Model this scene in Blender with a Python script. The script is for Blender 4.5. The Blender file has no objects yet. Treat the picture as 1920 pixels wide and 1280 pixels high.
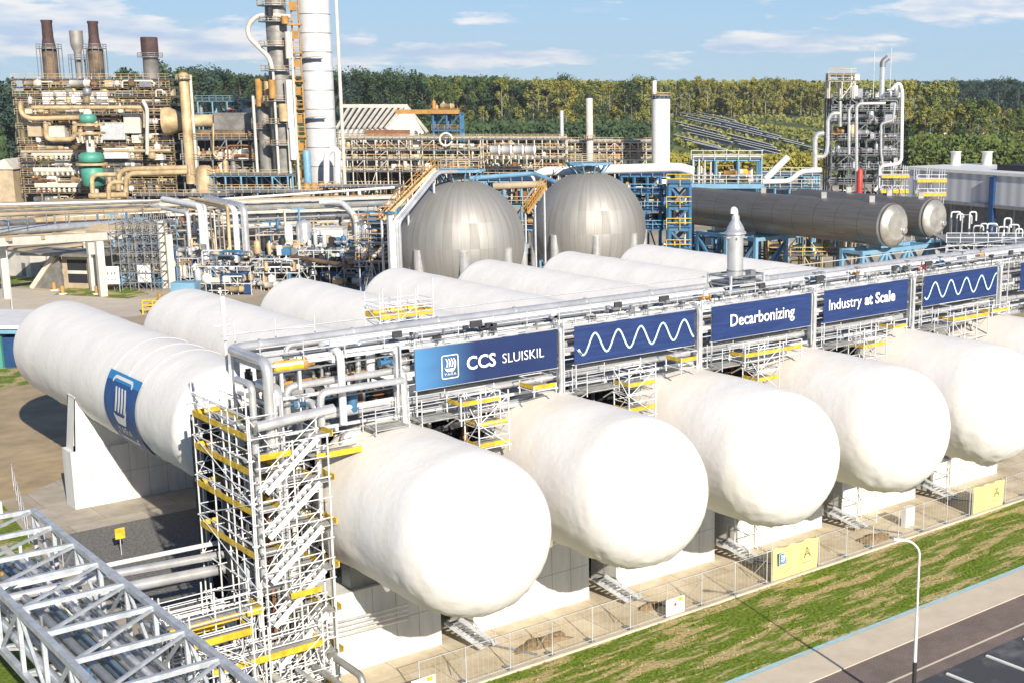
import bpy, math, random
from mathutils import Vector, Matrix, noise
random.seed(7)
sc = bpy.context.scene
rad = math.radians

# ------------------------------------------------------------------ camera
CH = 28.577; PITCH = rad(11.9167); YAW = rad(40.5886); FPX = 2483.0; PX0 = 1235.165; PY0 = 691.53
cd = bpy.data.cameras.new('camera'); cam = bpy.data.objects.new('camera', cd); sc.collection.objects.link(cam)
cam.location = (0, 0, CH); cam.rotation_euler = (math.pi/2 - PITCH, 0, -YAW)
cd.sensor_width = 36; cd.lens = FPX/1920*36
cd.shift_x = -(PX0-960)/1920; cd.shift_y = (PY0-640)/1920
cd.clip_start = 1; cd.clip_end = 20000
sc.camera = cam
# ------------------------------------------------------------------ sun and sky
SUN_AZ = rad(76); SUN_EL = rad(26)          # direction the light travels, seen from above
w = bpy.data.worlds.new('World'); sc.world = w; w.use_nodes = True
nt = w.node_tree; nt.nodes.clear(); N = nt.nodes; L = nt.links
out = N.new('ShaderNodeOutputWorld'); bg = N.new('ShaderNodeBackground'); sky = N.new('ShaderNodeTexSky')
sky.sky_type = 'NISHITA'; sky.sun_disc = False; sky.sun_elevation = SUN_EL
sky.sun_rotation = math.pi/2 - (SUN_AZ + math.pi)
sky.air_density = 1.0; sky.dust_density = 0.2; sky.ozone_density = 3.0
bg.inputs['Strength'].default_value = 0.06
def nd(t, **k):
    n = N.new(t)
    for a, b in k.items(): setattr(n, a, b)
    return n
def lk(a, b): L.new(a, b)
tc = nd('ShaderNodeTexCoord')
def mth(op, a, b=None, c=None):
    n = N.new('ShaderNodeMath'); n.operation = op
    for i, v in enumerate((a, b, c)):
        if v is None: continue
        if isinstance(v, (int, float)): n.inputs[i].default_value = v
        else: L.new(v, n.inputs[i])
    return n.outputs[0]
sep = nd('ShaderNodeSeparateXYZ'); lk(tc.outputs['Generated'], sep.inputs[0])
azi = mth('MULTIPLY', mth('ARCTAN2', sep.outputs[0], sep.outputs[1]), 57.2958)      # compass angle, 0 = +Y
ele = mth('MULTIPLY', mth('ARCSINE', sep.outputs[2]), 57.2958)
cmb = nd('ShaderNodeCombineXYZ'); lk(mth('MULTIPLY', azi, 0.22), cmb.inputs[0]); lk(mth('MULTIPLY', ele, 1.0), cmb.inputs[1])
n1 = nd('ShaderNodeTexNoise'); n1.inputs['Scale'].default_value = 1.15; n1.inputs['Detail'].default_value = 7; n1.inputs['Roughness'].default_value = 0.6
lk(cmb.outputs[0], n1.inputs['Vector'])
def blob(a0, e0, ra, re):
    x = mth('DIVIDE', mth('SUBTRACT', azi, a0), ra); y = mth('DIVIDE', mth('SUBTRACT', ele, e0), re)
    d = mth('ADD', mth('MULTIPLY', x, x), mth('MULTIPLY', y, y))
    return mth('MAXIMUM', mth('SUBTRACT', 1.0, d), 0.0)
cov = None
#  azimuth, elevation, half width, half height, weight (cloud banks of that afternoon)
for a0, e0, ra, re, wt in [(16, 2.0, 12, 1.3, .62), (13, 3.6, 9, 1.1, .50), (30, 1.3, 9, .8, .45), (46.5, 2.0, 5.5, .62, .55), (44, 1.95, 2.6, .55, .3),
                           (54, 3.35, 6.5, .9, .62), (57, 3.2, 3, .45, .3), (-10, 4, 16, 3, .35), (75, 3, 14, 2, .35), (20, 9, 14, 2, .3), (60, 14, 25, 4, .3)]:
    b = mth('MULTIPLY', blob(a0, e0, ra, re), wt); cov = b if cov is None else mth('ADD', cov, b)
dens = mth('SUBTRACT', mth('ADD', mth('MULTIPLY', n1.outputs['Fac'], 1.9), cov), 1.12)
mr = nd('ShaderNodeMapRange'); mr.inputs['From Min'].default_value = 0.0; mr.inputs['From Max'].default_value = 0.20; mr.clamp = True
lk(dens, mr.inputs['Value'])
n2 = nd('ShaderNodeTexNoise'); n2.inputs['Scale'].default_value = 1.6; n2.inputs['Detail'].default_value = 4; lk(cmb.outputs[0], n2.inputs['Vector'])
cr = nd('ShaderNodeValToRGB'); cr.color_ramp.elements[0].color = (6.4, 8.0, 10.4, 1); cr.color_ramp.elements[1].color = (11.6, 11.4, 11.4, 1)
cr.color_ramp.elements[0].position = .35; cr.color_ramp.elements[1].position = .62; lk(n2.outputs['Fac'], cr.inputs['Fac'])
mx = nd('ShaderNodeMix'); mx.data_type = 'RGBA'
hz = nd('ShaderNodeValToRGB'); hz.color_ramp.elements[0].color = (6.0, 8.6, 10.9, 1); hz.color_ramp.elements[1].color = (.9, 1.7, 3.8, 1); hz.color_ramp.elements[1].position = .26; e_ = hz.color_ramp.elements.new(.10); e_.color = (4.3, 7.2, 10.9, 1); lk(sep.outputs[2], hz.inputs['Fac'])
bl = nd('ShaderNodeMix'); bl.data_type = 'RGBA'; bl.inputs[0].default_value = .85; lk(sky.outputs[0], bl.inputs[6]); lk(hz.outputs[0], bl.inputs[7])
lk(mth('MULTIPLY', mr.outputs[0], 0.9), mx.inputs[0]); lk(bl.outputs[2], mx.inputs[6]); lk(cr.outputs[0], mx.inputs[7])
lk(mx.outputs[2], bg.inputs['Color']); lk(bg.outputs[0], out.inputs['Surface'])
sd = bpy.data.lights.new('sun', 'SUN'); sun = bpy.data.objects.new('sun', sd); sc.collection.objects.link(sun)
sd.energy = 5.0; sd.angle = rad(0.53); sd.color = (1.0, 0.92, 0.80)
ld = Vector((math.cos(SUN_AZ)*math.cos(SUN_EL), math.sin(SUN_AZ)*math.cos(SUN_EL), -math.sin(SUN_EL)))
sun.rotation_euler = ld.to_track_quat('-Z', 'Y').to_euler(); sun.location = (0, 0, 100)
sc.view_settings.view_transform = 'Standard'; sc.view_settings.look = 'None'; sc.view_settings.exposure = 0.52; sc.view_settings.gamma = 1
sc.cycles.max_bounces = 6; sc.cycles.diffuse_bounces = 2; sc.cycles.glossy_bounces = 3
sc.cycles.use_denoising = True
# ------------------------------------------------------------------ survey helpers: where a sight line of the photograph meets the site
FW = Vector((math.sin(YAW)*math.cos(PITCH), math.cos(YAW)*math.cos(PITCH), -math.sin(PITCH)))
RT = Vector((math.cos(YAW), -math.sin(YAW), 0)); UP = RT.cross(FW); CP = Vector((0, 0, CH))
DV = Vector((math.sin(YAW), math.cos(YAW), 0))
def ray(x, y): return FW*FPX + RT*(x-PX0) + UP*(PY0-y)
def G(x, y, z=0.0): d = ray(x, y); return CP + d*((z-CH)/d.z)
def V(x, y, d): r = ray(x, y); return CP + r*(d/r.dot(DV))        # at a chosen distance along the view azimuth
def AY(x, y, Y): r = ray(x, y); return CP + r*(Y/r.y)

# ------------------------------------------------------------------ materials
MT = {}
def mat(name, col, rough=.6, metal=0.0, var=0.0, vscale=1.5, var2=None, bump=0.0, bscale=8.0, stretch=(1, 1, 1), spec=.5, coord='Object', detail=5, v0=.35, v1=.65):
    m = bpy.data.materials.new(name); m.use_nodes = True; t = m.node_tree; b = t.nodes['Principled BSDF']
    b.inputs['Base Color'].default_value = (*col, 1); b.inputs['Roughness'].default_value = rough; b.inputs['Metallic'].default_value = metal
    b.inputs['Specular IOR Level'].default_value = spec
    if var or bump:
        c = t.nodes.new('ShaderNodeTexCoord'); mp = t.nodes.new('ShaderNodeMapping'); mp.inputs['Scale'].default_value = stretch
        if coord == 'World':
            g = t.nodes.new('ShaderNodeNewGeometry'); t.links.new(g.outputs['Position'], mp.inputs[0])
        else: t.links.new(c.outputs[coord], mp.inputs[0])
    if var:
        n = t.nodes.new('ShaderNodeTexNoise'); n.inputs['Scale'].default_value = vscale; n.inputs['Detail'].default_value = detail; n.inputs['Roughness'].default_value = .65
        t.links.new(mp.outputs[0], n.inputs['Vector'])
        r = t.nodes.new('ShaderNodeValToRGB'); r.color_ramp.elements[0].position = v0; r.color_ramp.elements[1].position = v1
        c2 = var2 if var2 else tuple(x*(1-var) for x in col)
        r.color_ramp.elements[0].color = (*c2, 1); r.color_ramp.elements[1].color = (*col, 1)
        t.links.new(n.outputs['Fac'], r.inputs[0]); t.links.new(r.outputs[0], b.inputs['Base Color'])
    if bump:
        n = t.nodes.new('ShaderNodeTexNoise'); n.inputs['Scale'].default_value = bscale; n.inputs['Detail'].default_value = 6
        t.links.new(mp.outputs[0], n.inputs['Vector'])
        bp = t.nodes.new('ShaderNodeBump'); bp.inputs['Strength'].default_value = bump; bp.inputs['Distance'].default_value = .1
        t.links.new(n.outputs['Fac'], bp.inputs['Height']); t.links.new(bp.outputs[0], b.inputs['Normal'])
    MT[name] = m; return m
W = 'World'
mat('galv', (.66, .68, .70), .45, .2, .25, 1.2, coord=W)
mat('steel_dark', (.23, .245, .26), .55, .3, .4, 1, coord=W)
mat('slateblue', (.16, .23, .32), .45, .2, .3, 1, coord=W)
mat('galv_truss', (.62, .66, .70), .45, .3, .3, 2.0, coord=W)
mat('galv_dark', (.34, .36, .38), .5, .5, .3, 1.2, coord=W)
mat('scaf', (.78, .79, .79), .4, .1, .2, 3, coord=W)
mat('deck', (.46, .46, .44), .7, .15, .4, 2.5, coord=W)
mat('yellow', (.82, .54, .03), .55, 0, .45, 3, coord=W)
mat('inox', (.80, .80, .80), .3, .6, .25, 1.0, coord=W)
mat('inox_dull', (.55, .55, .53), .4, .6, .35, .6, coord=W)
mat('white', (.80, .80, .78), .5, 0, .12, .8, coord=W)
mat('offwhite', (.66, .63, .56), .6, 0, .25, .6, coord=W)
mat('cream', (.66, .52, .30), .55, .1, .4, .35, var2=(.36, .25, .13), coord=W)
mat('cream_dark', (.27, .20, .12), .65, .1, .5, .5, coord=W)
mat('tan', (.52, .42, .28), .7, 0, .3, .4, coord=W)
mat('white_shell', (.62, .63, .65), .5, 0, .18, .4, coord=W)
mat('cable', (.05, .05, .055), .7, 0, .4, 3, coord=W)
mat('rust', (.30, .13, .06), .8, 0, .5, .8, coord=W)
mat('orange', (.50, .27, .07), .6, 0, .35, .6, coord=W)
mat('grey', (.30, .29, .27), .6, .3, .5, .4, coord=W)
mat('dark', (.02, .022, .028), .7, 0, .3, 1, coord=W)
mat('darkblue', (.02, .07, .20), .5, 0, .3, 1, coord=W)
mat('blue', (.06, .18, .33), .5, 0, .3, .5, coord=W)
mat('skyblue', (.19, .38, .54), .5, 0, .25, .6, coord=W)
mat('green', (.09, .36, .28), .5, 0, .3, .5, coord=W)
mat('red', (.60, .05, .03), .5, 0, .3, 1, coord=W)
mat('concrete', (.62, .57, .48), .8, 0, .28, .35, bump=.2, bscale=3, coord=W)
mat('pierwhite', (.80, .79, .75), .7, 0, .2, .8, stretch=(1.6, 1.6, .25),  bump=.08, bscale=2, coord=W)
mat('brick_tan', (.50, .40, .27), .85, 0, .35, .8, coord=W)
mat('gasket', (.10, .10, .10), .8)
mat('lampblack', (.03, .03, .035), .5)
# sprayed insulation on the storage tanks
def foam(name, base, aged, ylo, yhi):
    m = mat(name, base, .62, 0, 0); t = m.node_tree; b = t.nodes['Principled BSDF']; nn = t.nodes; l = t.links
    g = nn.new('ShaderNodeNewGeometry'); mp = nn.new('ShaderNodeMapping'); mp.inputs['Scale'].default_value = (1.1, 1.3, .22); l.new(g.outputs['Position'], mp.inputs[0])
    n = nn.new('ShaderNodeTexNoise'); n.inputs['Scale'].default_value = .9; n.inputs['Detail'].default_value = 6; l.new(mp.outputs[0], n.inputs['Vector'])
    sp = nn.new('ShaderNodeSeparateXYZ'); l.new(g.outputs['Position'], sp.inputs[0])
    mr = nn.new('ShaderNodeMapRange'); mr.inputs['From Min'].default_value = ylo; mr.inputs['From Max'].default_value = yhi; l.new(sp.outputs[1], mr.inputs['Value'])
    a = nn.new('ShaderNodeMath'); a.operation = 'MULTIPLY'; l.new(mr.outputs[0], a.inputs[0]); a.inputs[1].default_value = .6
    s = nn.new('ShaderNodeMath'); s.operation = 'ADD'; l.new(a.outputs[0], s.inputs[0])
    r0 = nn.new('ShaderNodeMapRange'); r0.inputs['From Min'].default_value = .35; r0.inputs['From Max'].default_value = .75; r0.inputs['To Max'].default_value = .32; l.new(n.outputs['Fac'], r0.inputs['Value'])
    l.new(r0.outputs[0], s.inputs[1])
    mx = nn.new('ShaderNodeMix'); mx.data_type = 'RGBA'; l.new(s.outputs[0], mx.inputs[0]); mx.inputs[6].default_value = (*base, 1); mx.inputs[7].default_value = (*aged, 1)
    l.new(mx.outputs[2], b.inputs['Base Color'])
    n2 = nn.new('ShaderNodeTexNoise'); n2.inputs['Scale'].default_value = 2.2; n2.inputs['Detail'].default_value = 7; l.new(g.outputs['Position'], n2.inputs['Vector'])
    bp = nn.new('ShaderNodeBump'); bp.inputs['Strength'].default_value = .26; bp.inputs['Distance'].default_value = .1; l.new(n2.outputs['Fac'], bp.inputs['Height']); l.new(bp.outputs[0], b.inputs['Normal'])
foam('foam', (.82, .81, .79), (.76, .66, .50), 52, 60)
foam('foam_rear', (.84, .82, .78), (.70, .68, .64), 140, 160)
# brushed sphere cladding with vertical gores and stains
def cladding(name, col, dark, metal=.75, rough=.36, gores=44, axis='Z', bands=.0):
    m = mat(name, col, rough, metal); t = m.node_tree; b = t.nodes['Principled BSDF']; nn = t.nodes; l = t.links
    c = nn.new('ShaderNodeTexCoord'); sp = nn.new('ShaderNodeSeparateXYZ'); l.new(c.outputs['Object'], sp.inputs[0])
    def M(op, a, bb=None):
        k = nn.new('ShaderNodeMath'); k.operation = op
        for i, v in enumerate((a, bb)):
            if v is None: continue
            if isinstance(v, (int, float)): k.inputs[i].default_value = v
            else: l.new(v, k.inputs[i])
        return k.outputs[0]
    if axis == 'Z': ang = M('ARCTAN2', sp.outputs[1], sp.outputs[0]); run = sp.outputs[2]
    else: ang = M('ARCTAN2', sp.outputs[2], sp.outputs[0]); run = sp.outputs[1]
    gi = M('MULTIPLY', ang, gores/6.2832)
    ln = M('ABSOLUTE', M('SUBTRACT', M('FRACT', gi), .5))
    seam = M('GREATER_THAN', ln, .47)
    wn = nn.new('ShaderNodeTexWhiteNoise'); wn.noise_dimensions = '2D'
    cb = nn.new('ShaderNodeCombineXYZ'); l.new(M('FLOOR', gi), cb.inputs[0]); l.new(M('FLOOR', M('MULTIPLY', run, .33)), cb.inputs[1]); l.new(cb.outputs[0], wn.inputs['Vector'])
    cb2 = nn.new('ShaderNodeCombineXYZ'); l.new(M('MULTIPLY', ang, 14), cb2.inputs[0]); l.new(M('MULTIPLY', run, .16), cb2.inputs[1])
    n = nn.new('ShaderNodeTexNoise'); n.inputs['Scale'].default_value = 1.0; n.inputs['Detail'].default_value = 6; l.new(cb2.outputs[0], n.inputs['Vector'])
    f = M('ADD', M('MULTIPLY', M('SUBTRACT', wn.outputs['Value'], .5), .35), M('ADD', M('MULTIPLY', M('SUBTRACT', n.outputs['Fac'], .42), 1.7), M('MULTIPLY', seam, .5)))
    if bands: f = M('ADD', f, M('MULTIPLY', M('LESS_THAN', M('FRACT', M('MULTIPLY', run, bands)), .03), .8))
    mx = nn.new('ShaderNodeMix'); mx.data_type = 'RGBA'; mx.clamp_factor = True; l.new(f, mx.inputs[0]); mx.inputs[6].default_value = (*col, 1); mx.inputs[7].default_value = (*dark, 1)
    l.new(mx.outputs[2], b.inputs['Base Color'])
    l.new(M('ADD', M('MULTIPLY', wn.outputs['Value'], .12), rough), b.inputs['Roughness'])
cladding('sphere_metal', (.42, .41, .39), (.25, .235, .205), .7, .62)
cladding('bullet_metal', (.30, .275, .24), (.17, .145, .12), .65, .42, 60, 'Y', .26)
mat('endcap', (.62, .59, .53), .42, .6, .35, .6, coord=W)

# ------------------------------------------------------------------ object helpers
COL = sc.collection
ORG = {}
def tag(o, label=None, cat=None, group=None, kind=None):
    if label: o['label'] = label
    if cat: o['category'] = cat
    if group: o['group'] = group
    if kind: o['kind'] = kind
    return o
def thing(name, label, cat, loc=(0, 0, 0), group=None):
    o = bpy.data.objects.new(name, None); COL.objects.link(o); o.location = loc; o.empty_display_size = .3
    ORG[o.name] = Vector(loc); return tag(o, label, cat, group)
def org(p): return ORG.get(p.name, Vector((0, 0, 0))) if p else Vector((0, 0, 0))
class MB:
    def __init__(s): s.v = []; s.f = []; s.sm = []; s.mi = []; s.cm = 0
    def add(s, vs, fs, smooth=False):
        n = len(s.v); s.v += [tuple(q) for q in vs]; s.f += [tuple(i+n for i in f) for f in fs]; s.sm += [smooth]*len(fs); s.mi += [s.cm]*len(fs); return s
    def box(s, a, b, fr=None):
        x0, y0, z0 = a; x1, y1, z1 = b
        c = [(x0, y0, z0), (x1, y0, z0), (x1, y1, z0), (x0, y1, z0), (x0, y0, z1), (x1, y0, z1), (x1, y1, z1), (x0, y1, z1)]
        if fr: c = [fr.p(*q) for q in c]
        return s.add(c, [(0, 3, 2, 1), (4, 5, 6, 7), (0, 1, 5, 4), (1, 2, 6, 5), (2, 3, 7, 6), (3, 0, 4, 7)])
    def bar(s, a, b, w, h=None, up=None):
        h = h or w; a = Vector(a); b = Vector(b); d = (b-a)
        if d.length < 1e-6: return s
        d.normalize(); u = Vector(up) if up else (Vector((0, 0, 1)) if abs(d.z) < .95 else DV.copy())
        x = d.cross(u).normalized(); y = x.cross(d)
        c = [p + x*(i*w/2) + y*(j*h/2) for p in (a, b) for i, j in ((-1, -1), (1, -1), (1, 1), (-1, 1))]
        return s.add(c, [(0, 1, 2, 3), (7, 6, 5, 4), (0, 4, 5, 1), (1, 5, 6, 2), (2, 6, 7, 3), (3, 7, 4, 0)])
    def tube(s, a, b, r, n=8, r2=None, cap=True):
        a = Vector(a); b = Vector(b); d = (b-a).normalized(); u = Vector((0, 0, 1)) if abs(d.z) < .9 else Vector((1, 0, 0))
        x = d.cross(u).normalized(); y = x.cross(d); r2 = r if r2 is None else r2
        vs = [p + (x*math.cos(t) + y*math.sin(t))*q for p, q in ((a, r), (b, r2)) for t in [2*math.pi*i/n for i in range(n)]]
        s.add(vs, [(i, (i+1) % n, (i+1) % n+n, i+n) for i in range(n)], True)
        if cap: s.add(vs, [tuple(range(n))[::-1], tuple(range(n, 2*n))])
        return s
    def sweep(s, pts, r, n=10, bend=None, k=4):
        P = [Vector(p) for p in pts]
        if bend is None: bend = r*2.6
        Q = [P[0]]
        for i in range(1, len(P)-1):
            a, b, c = P[i-1], P[i], P[i+1]; u = (a-b); v = (c-b); e = min(bend, u.length*.48, v.length*.48)
            if u.length < 1e-6 or v.length < 1e-6: continue
            u.normalize(); v.normalize()
            for j in range(k+1):
                t = j/k; Q.append((b+u*e)*(1-t)**2 + b*(2*t*(1-t)) + (b+v*e)*t*t)
        Q.append(P[-1]); vs = []; x = None
        for i, q in enumerate(Q):
            d = (Q[min(i+1, len(Q)-1)] - Q[max(i-1, 0)]).normalized()
            if x is None: u = Vector((0, 0, 1)) if abs(d.z) < .9 else Vector((1, 0, 0)); x = d.cross(u).normalized()
            else: x = (x - d*x.dot(d)).normalized()
            y = d.cross(x)
            vs += [q + (x*math.cos(2*math.pi*j/n) + y*math.sin(2*math.pi*j/n))*r for j in range(n)]
        m = len(Q)
        s.add(vs, [(i*n+j, i*n+(j+1) % n, (i+1)*n+(j+1) % n, (i+1)*n+j) for i in range(m-1) for j in range(n)], True)
        s.add(vs, [tuple(range(n))[::-1], tuple(range((m-1)*n, m*n))]); return s
    def lathe(s, prof, c=(0, 0, 0), ax=(0, 0, 1), n=24, smooth=True):
        c = Vector(c); d = Vector(ax).normalized(); u = Vector((0, 0, 1)) if abs(d.z) < .9 else Vector((1, 0, 0))
        x = d.cross(u).normalized(); y = d.cross(x); vs = []
        for r, h in prof: vs += [c + d*h + (x*math.cos(2*math.pi*j/n) + y*math.sin(2*math.pi*j/n))*max(r, 1e-4) for j in range(n)]
        m = len(prof)
        s.add(vs, [(i*n+j, i*n+(j+1) % n, (i+1)*n+(j+1) % n, (i+1)*n+j) for i in range(m-1) for j in range(n)], smooth)
        s.add(vs, [tuple(range(n))[::-1], tuple(range((m-1)*n, m*n))]); return s
    def prism(s, poly, z0, z1):       # poly: list of world xy
        n = len(poly); vs = [(x, y, z0) for x, y in poly] + [(x, y, z1) for x, y in poly]
        s.add(vs, [tuple(range(n))[::-1], tuple(range(n, 2*n))] + [(i, (i+1) % n, (i+1) % n+n, i+n) for i in range(n)]); return s
    def build(s, name, m, parent=None, label=None, kind=None):
        me = bpy.data.meshes.new(name); o0 = org(parent)
        me.from_pydata([tuple(Vector(q)-o0) for q in s.v], [], s.f)
        me.polygons.foreach_set('use_smooth', s.sm)
        for k in (m if isinstance(m, (list, tuple)) else [m]): me.materials.append(MT[k] if isinstance(k, str) else k)
        if isinstance(m, (list, tuple)): me.polygons.foreach_set('material_index', s.mi)
        me.update()
        o = bpy.data.objects.new(name, me); COL.objects.link(o); o.parent = parent; ORG[o.name] = o0
        if label: o['label'] = label
        if kind: o['kind'] = kind
        return o
def solo(mb, name, m, label, cat, group=None): return tag(mb.build(name, m), label, cat, group)
_um = {}
def unit(kind, m, n=6):
    k = (kind, m, n)
    if k not in _um:
        b = MB()
        if kind == 'cyl': b.tube((0, 0, 0), (0, 0, 1), 1, n)
        else: b.box((-.5, -.5, 0), (.5, .5, 1))
        me = bpy.data.meshes.new(kind+'_stock'); me.from_pydata(b.v, [], b.f); me.polygons.foreach_set('use_smooth', b.sm); me.materials.append(MT[m]); _um[k] = me
    return _um[k]
def stick(name, a, b, w, m, parent, h=None, cyl=True, n=6):
    """one straight pole or bar as an object of its own"""
    a = Vector(a); b = Vector(b); d = b-a; ln = d.length
    if ln < 1e-4: return
    d.normalize(); u = Vector((0, 0, 1)) if abs(d.z) < .95 else Vector((0, 1, 0))
    x = d.cross(u).normalized(); y = x.cross(d); h = h or w
    o = bpy.data.objects.new(name, unit('cyl' if cyl else 'box', m, n)); COL.objects.link(o); o.parent = parent
    M = Matrix((x, y, -d if False else d)).transposed().to_4x4(); M.translation = a - org(parent)
    o.matrix_basis = M @ Matrix.Diagonal((w, h, ln, 1)); ORG[o.name] = org(parent); return o
def sticks(name, L_, w, m, parent, cyl=True, n=6, cap=100):
    """up to a hundred as objects, the rest as one"""
    L_ = sorted(L_, key=lambda t: -(Vector(t[0])-Vector(t[1])).length/max(5, ((Vector(t[0])+Vector(t[1]))/2-CP).length))
    for a, b in L_[:cap]: stick(name, a, b, w, m, parent, cyl=cyl, n=n)
    if len(L_) > cap:
        q = MB()
        for a, b in L_[cap:]:
            if cyl: q.tube(a, b, w, 4, cap=False)
            else: q.bar(a, b, w)
        q.build(name, m, parent, kind='stuff')
class FR:
    """site frame: u along a horizontal direction, v behind it, w up, origin on the ground"""
    def __init__(s, o, u=None): s.o = Vector(o); s.u = (u or RT).normalized(); s.v = Vector((-s.u.y, s.u.x, 0)); 
    def p(s, a, b, c): return s.o + s.u*a + s.v*b + Vector((0, 0, c))
def polyround(P, k=3):
    return P
def text_mesh(body, size, parent, m, origin, name='lettering', off=0.0, ext=.01, xd=(1, 0, 0), up=(0, 0, 1), sx=1.0, align='LEFT', label=None):
    cu = bpy.data.curves.new('t', 'FONT'); cu.body = body; cu.size = size; cu.extrude = ext; cu.offset = off; cu.align_x = align; cu.resolution_u = 3
    to = bpy.data.objects.new('t', cu); COL.objects.link(to)
    me = bpy.data.meshes.new_from_object(to.evaluated_get(bpy.context.evaluated_depsgraph_get())); bpy.data.objects.remove(to); bpy.data.curves.remove(cu)
    X = Vector(xd).normalized(); Z = Vector(up).normalized(); Nn = X.cross(Z)
    M = Matrix((X*sx, Z, Nn)).transposed().to_4x4(); M.translation = Vector(origin)-org(parent)
    me.transform(M); me.materials.clear(); me.materials.append(MT[m])
    o = bpy.data.objects.new(name, me); COL.objects.link(o); o.parent = parent; ORG[o.name] = org(parent)
    if label: o['label'] = label
    return o
ORD = ['first', 'second', 'third', 'fourth', 'fifth', 'sixth', 'seventh', 'eighth', 'ninth', 'tenth', 'eleventh', 'twelfth', 'thirteenth', 'fourteenth', 'fifteenth', 'sixteenth',
       'seventeenth', 'eighteenth', 'nineteenth', 'twentieth']
# ================================================================== THE SETTING
def terr(d):                      # a low embankment carries the solar field and the wood
    t = min(max((d-500)/330, 0), 1); return 11*t*t*(3-2*t)
def wx(q): return (q[0], q[1])
# ground sheet, reaching the horizon; rows run across the view azimuth
def ground():
    ds = [-120, -20, 30, 60, 100, 150, 200, 260, 330, 400, 450, 500] + [500+15*i for i in range(1, 30)] + [1000, 1200, 1600, 2500, 5000, 12000]
    us = [-1.6, -1.1, -.8, -.6, -.5, -.4, -.3, -.2, -.1, 0, .1, .2, .3, .4, .5, .7, 1, 1.5]
    b = MB(); vs = []
    for d in ds:
        for u in us:
            q = DV*d + RT*(u*(max(d, 0)+150)); vs.append((q.x, q.y, terr(d)))
    n = len(us); b.add(vs, [(i*n+j, i*n+j+1, (i+1)*n+j+1, (i+1)*n+j) for i in range(len(ds)-1) for j in range(n-1)], True)
    m = mat('ground', (.50, .44, .33), .95); t = m.node_tree; nn = t.nodes; l = t.links; bs = nn['Principled BSDF']
    g = nn.new('ShaderNodeNewGeometry')
    vm = nn.new('ShaderNodeVectorMath'); vm.operation = 'DOT_PRODUCT'; vm.inputs[1].default_value = DV; l.new(g.outputs['Position'], vm.inputs[0])
    mr = nn.new('ShaderNodeMapRange'); mr.inputs['From Min'].default_value = 430; mr.inputs['From Max'].default_value = 470; l.new(vm.outputs['Value'], mr.inputs['Value'])
    n1_ = nn.new('ShaderNodeTexNoise'); n1_.inputs['Scale'].default_value = .05; n1_.inputs['Detail'].default_value = 10; l.new(g.outputs['Position'], n1_.inputs['Vector'])
    r1 = nn.new('ShaderNodeValToRGB'); e = r1.color_ramp.elements; e[0].position = .38; e[0].color = (.30, .24, .15, 1); e[1].position = .62; e[1].color = (.52, .46, .36, 1); l.new(n1_.outputs['Fac'], r1.inputs[0])
    r2 = nn.new('ShaderNodeValToRGB'); e = r2.color_ramp.elements; e[0].position = .4; e[0].color = (.05, .085, .02, 1); e[1].position = .65; e[1].color = (.17, .19, .05, 1); l.new(n1_.outputs['Fac'], r2.inputs[0])
    mx = nn.new('ShaderNodeMix'); mx.data_type = 'RGBA'; l.new(mr.outputs[0], mx.inputs[0]); l.new(r1.outputs[0], mx.inputs[6]); l.new(r2.outputs[0], mx.inputs[7]); l.new(mx.outputs[2], bs.inputs['Base Color'])
    tag(b.build('ground', m), kind='structure')
ground()
def sheet(name, poly, z, m):
    b = MB(); b.add([(x, y, z) for x, y in poly], [tuple(range(len(poly)))]); return tag(b.build(name, m), kind='structure')
# patchy grass with mown, dead straw streaks along the fence
def grassmat(name, streak=True):
    m = mat(name, (.1, .2, .02), .95); t = m.node_tree; nn = t.nodes; l = t.links; bs = nn['Principled BSDF']
    g = nn.new('ShaderNodeNewGeometry'); mp = nn.new('ShaderNodeMapping'); mp.inputs['Scale'].default_value = (.28, 1.5, 1) if streak else (.5, .5, 1); l.new(g.outputs['Position'], mp.inputs[0])
    a = nn.new('ShaderNodeTexNoise'); a.inputs['Scale'].default_value = .85; a.inputs['Detail'].default_value = 9; a.inputs['Roughness'].default_value = .62; l.new(mp.outputs[0], a.inputs['Vector'])
    b = nn.new('ShaderNodeTexNoise'); b.inputs['Scale'].default_value = 5; b.inputs['Detail'].default_value = 8; l.new(g.outputs['Position'], b.inputs['Vector'])
    r1 = nn.new('ShaderNodeValToRGB'); e = r1.color_ramp.elements; e[0].position = .3; e[0].color = (.045, .09, .003, 1); e[1].position = .7; e[1].color = (.19, .27, .01, 1); l.new(b.outputs['Fac'], r1.inputs[0])
    r2 = nn.new('ShaderNodeValToRGB'); e = r2.color_ramp.elements; e[0].position = .3; e[0].color = (.28, .21, .08, 1); e[1].position = .72; e[1].color = (.56, .47, .24, 1); l.new(b.outputs['Fac'], r2.inputs[0])
    sp = nn.new('ShaderNodeSeparateXYZ'); l.new(g.outputs['Position'], sp.inputs[0])
    f = nn.new('ShaderNodeMapRange'); f.inputs['From Min'].default_value = .49; f.inputs['From Max'].default_value = .56; l.new(a.outputs['Fac'], f.inputs['Value'])
    mx = nn.new('ShaderNodeMix'); mx.data_type = 'RGBA'; l.new(f.outputs[0], mx.inputs[0]); l.new(r1.outputs[0], mx.inputs[6]); l.new(r2.outputs[0], mx.inputs[7]); l.new(mx.outputs[2], bs.inputs['Base Color'])
    bp = nn.new('ShaderNodeBump'); bp.inputs['Strength'].default_value = .6; bp.inputs['Distance'].default_value = .15; l.new(b.outputs['Fac'], bp.inputs['Height']); l.new(bp.outputs[0], bs.inputs['Normal'])
grassmat('grass'); grassmat('lawn', False)
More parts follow.
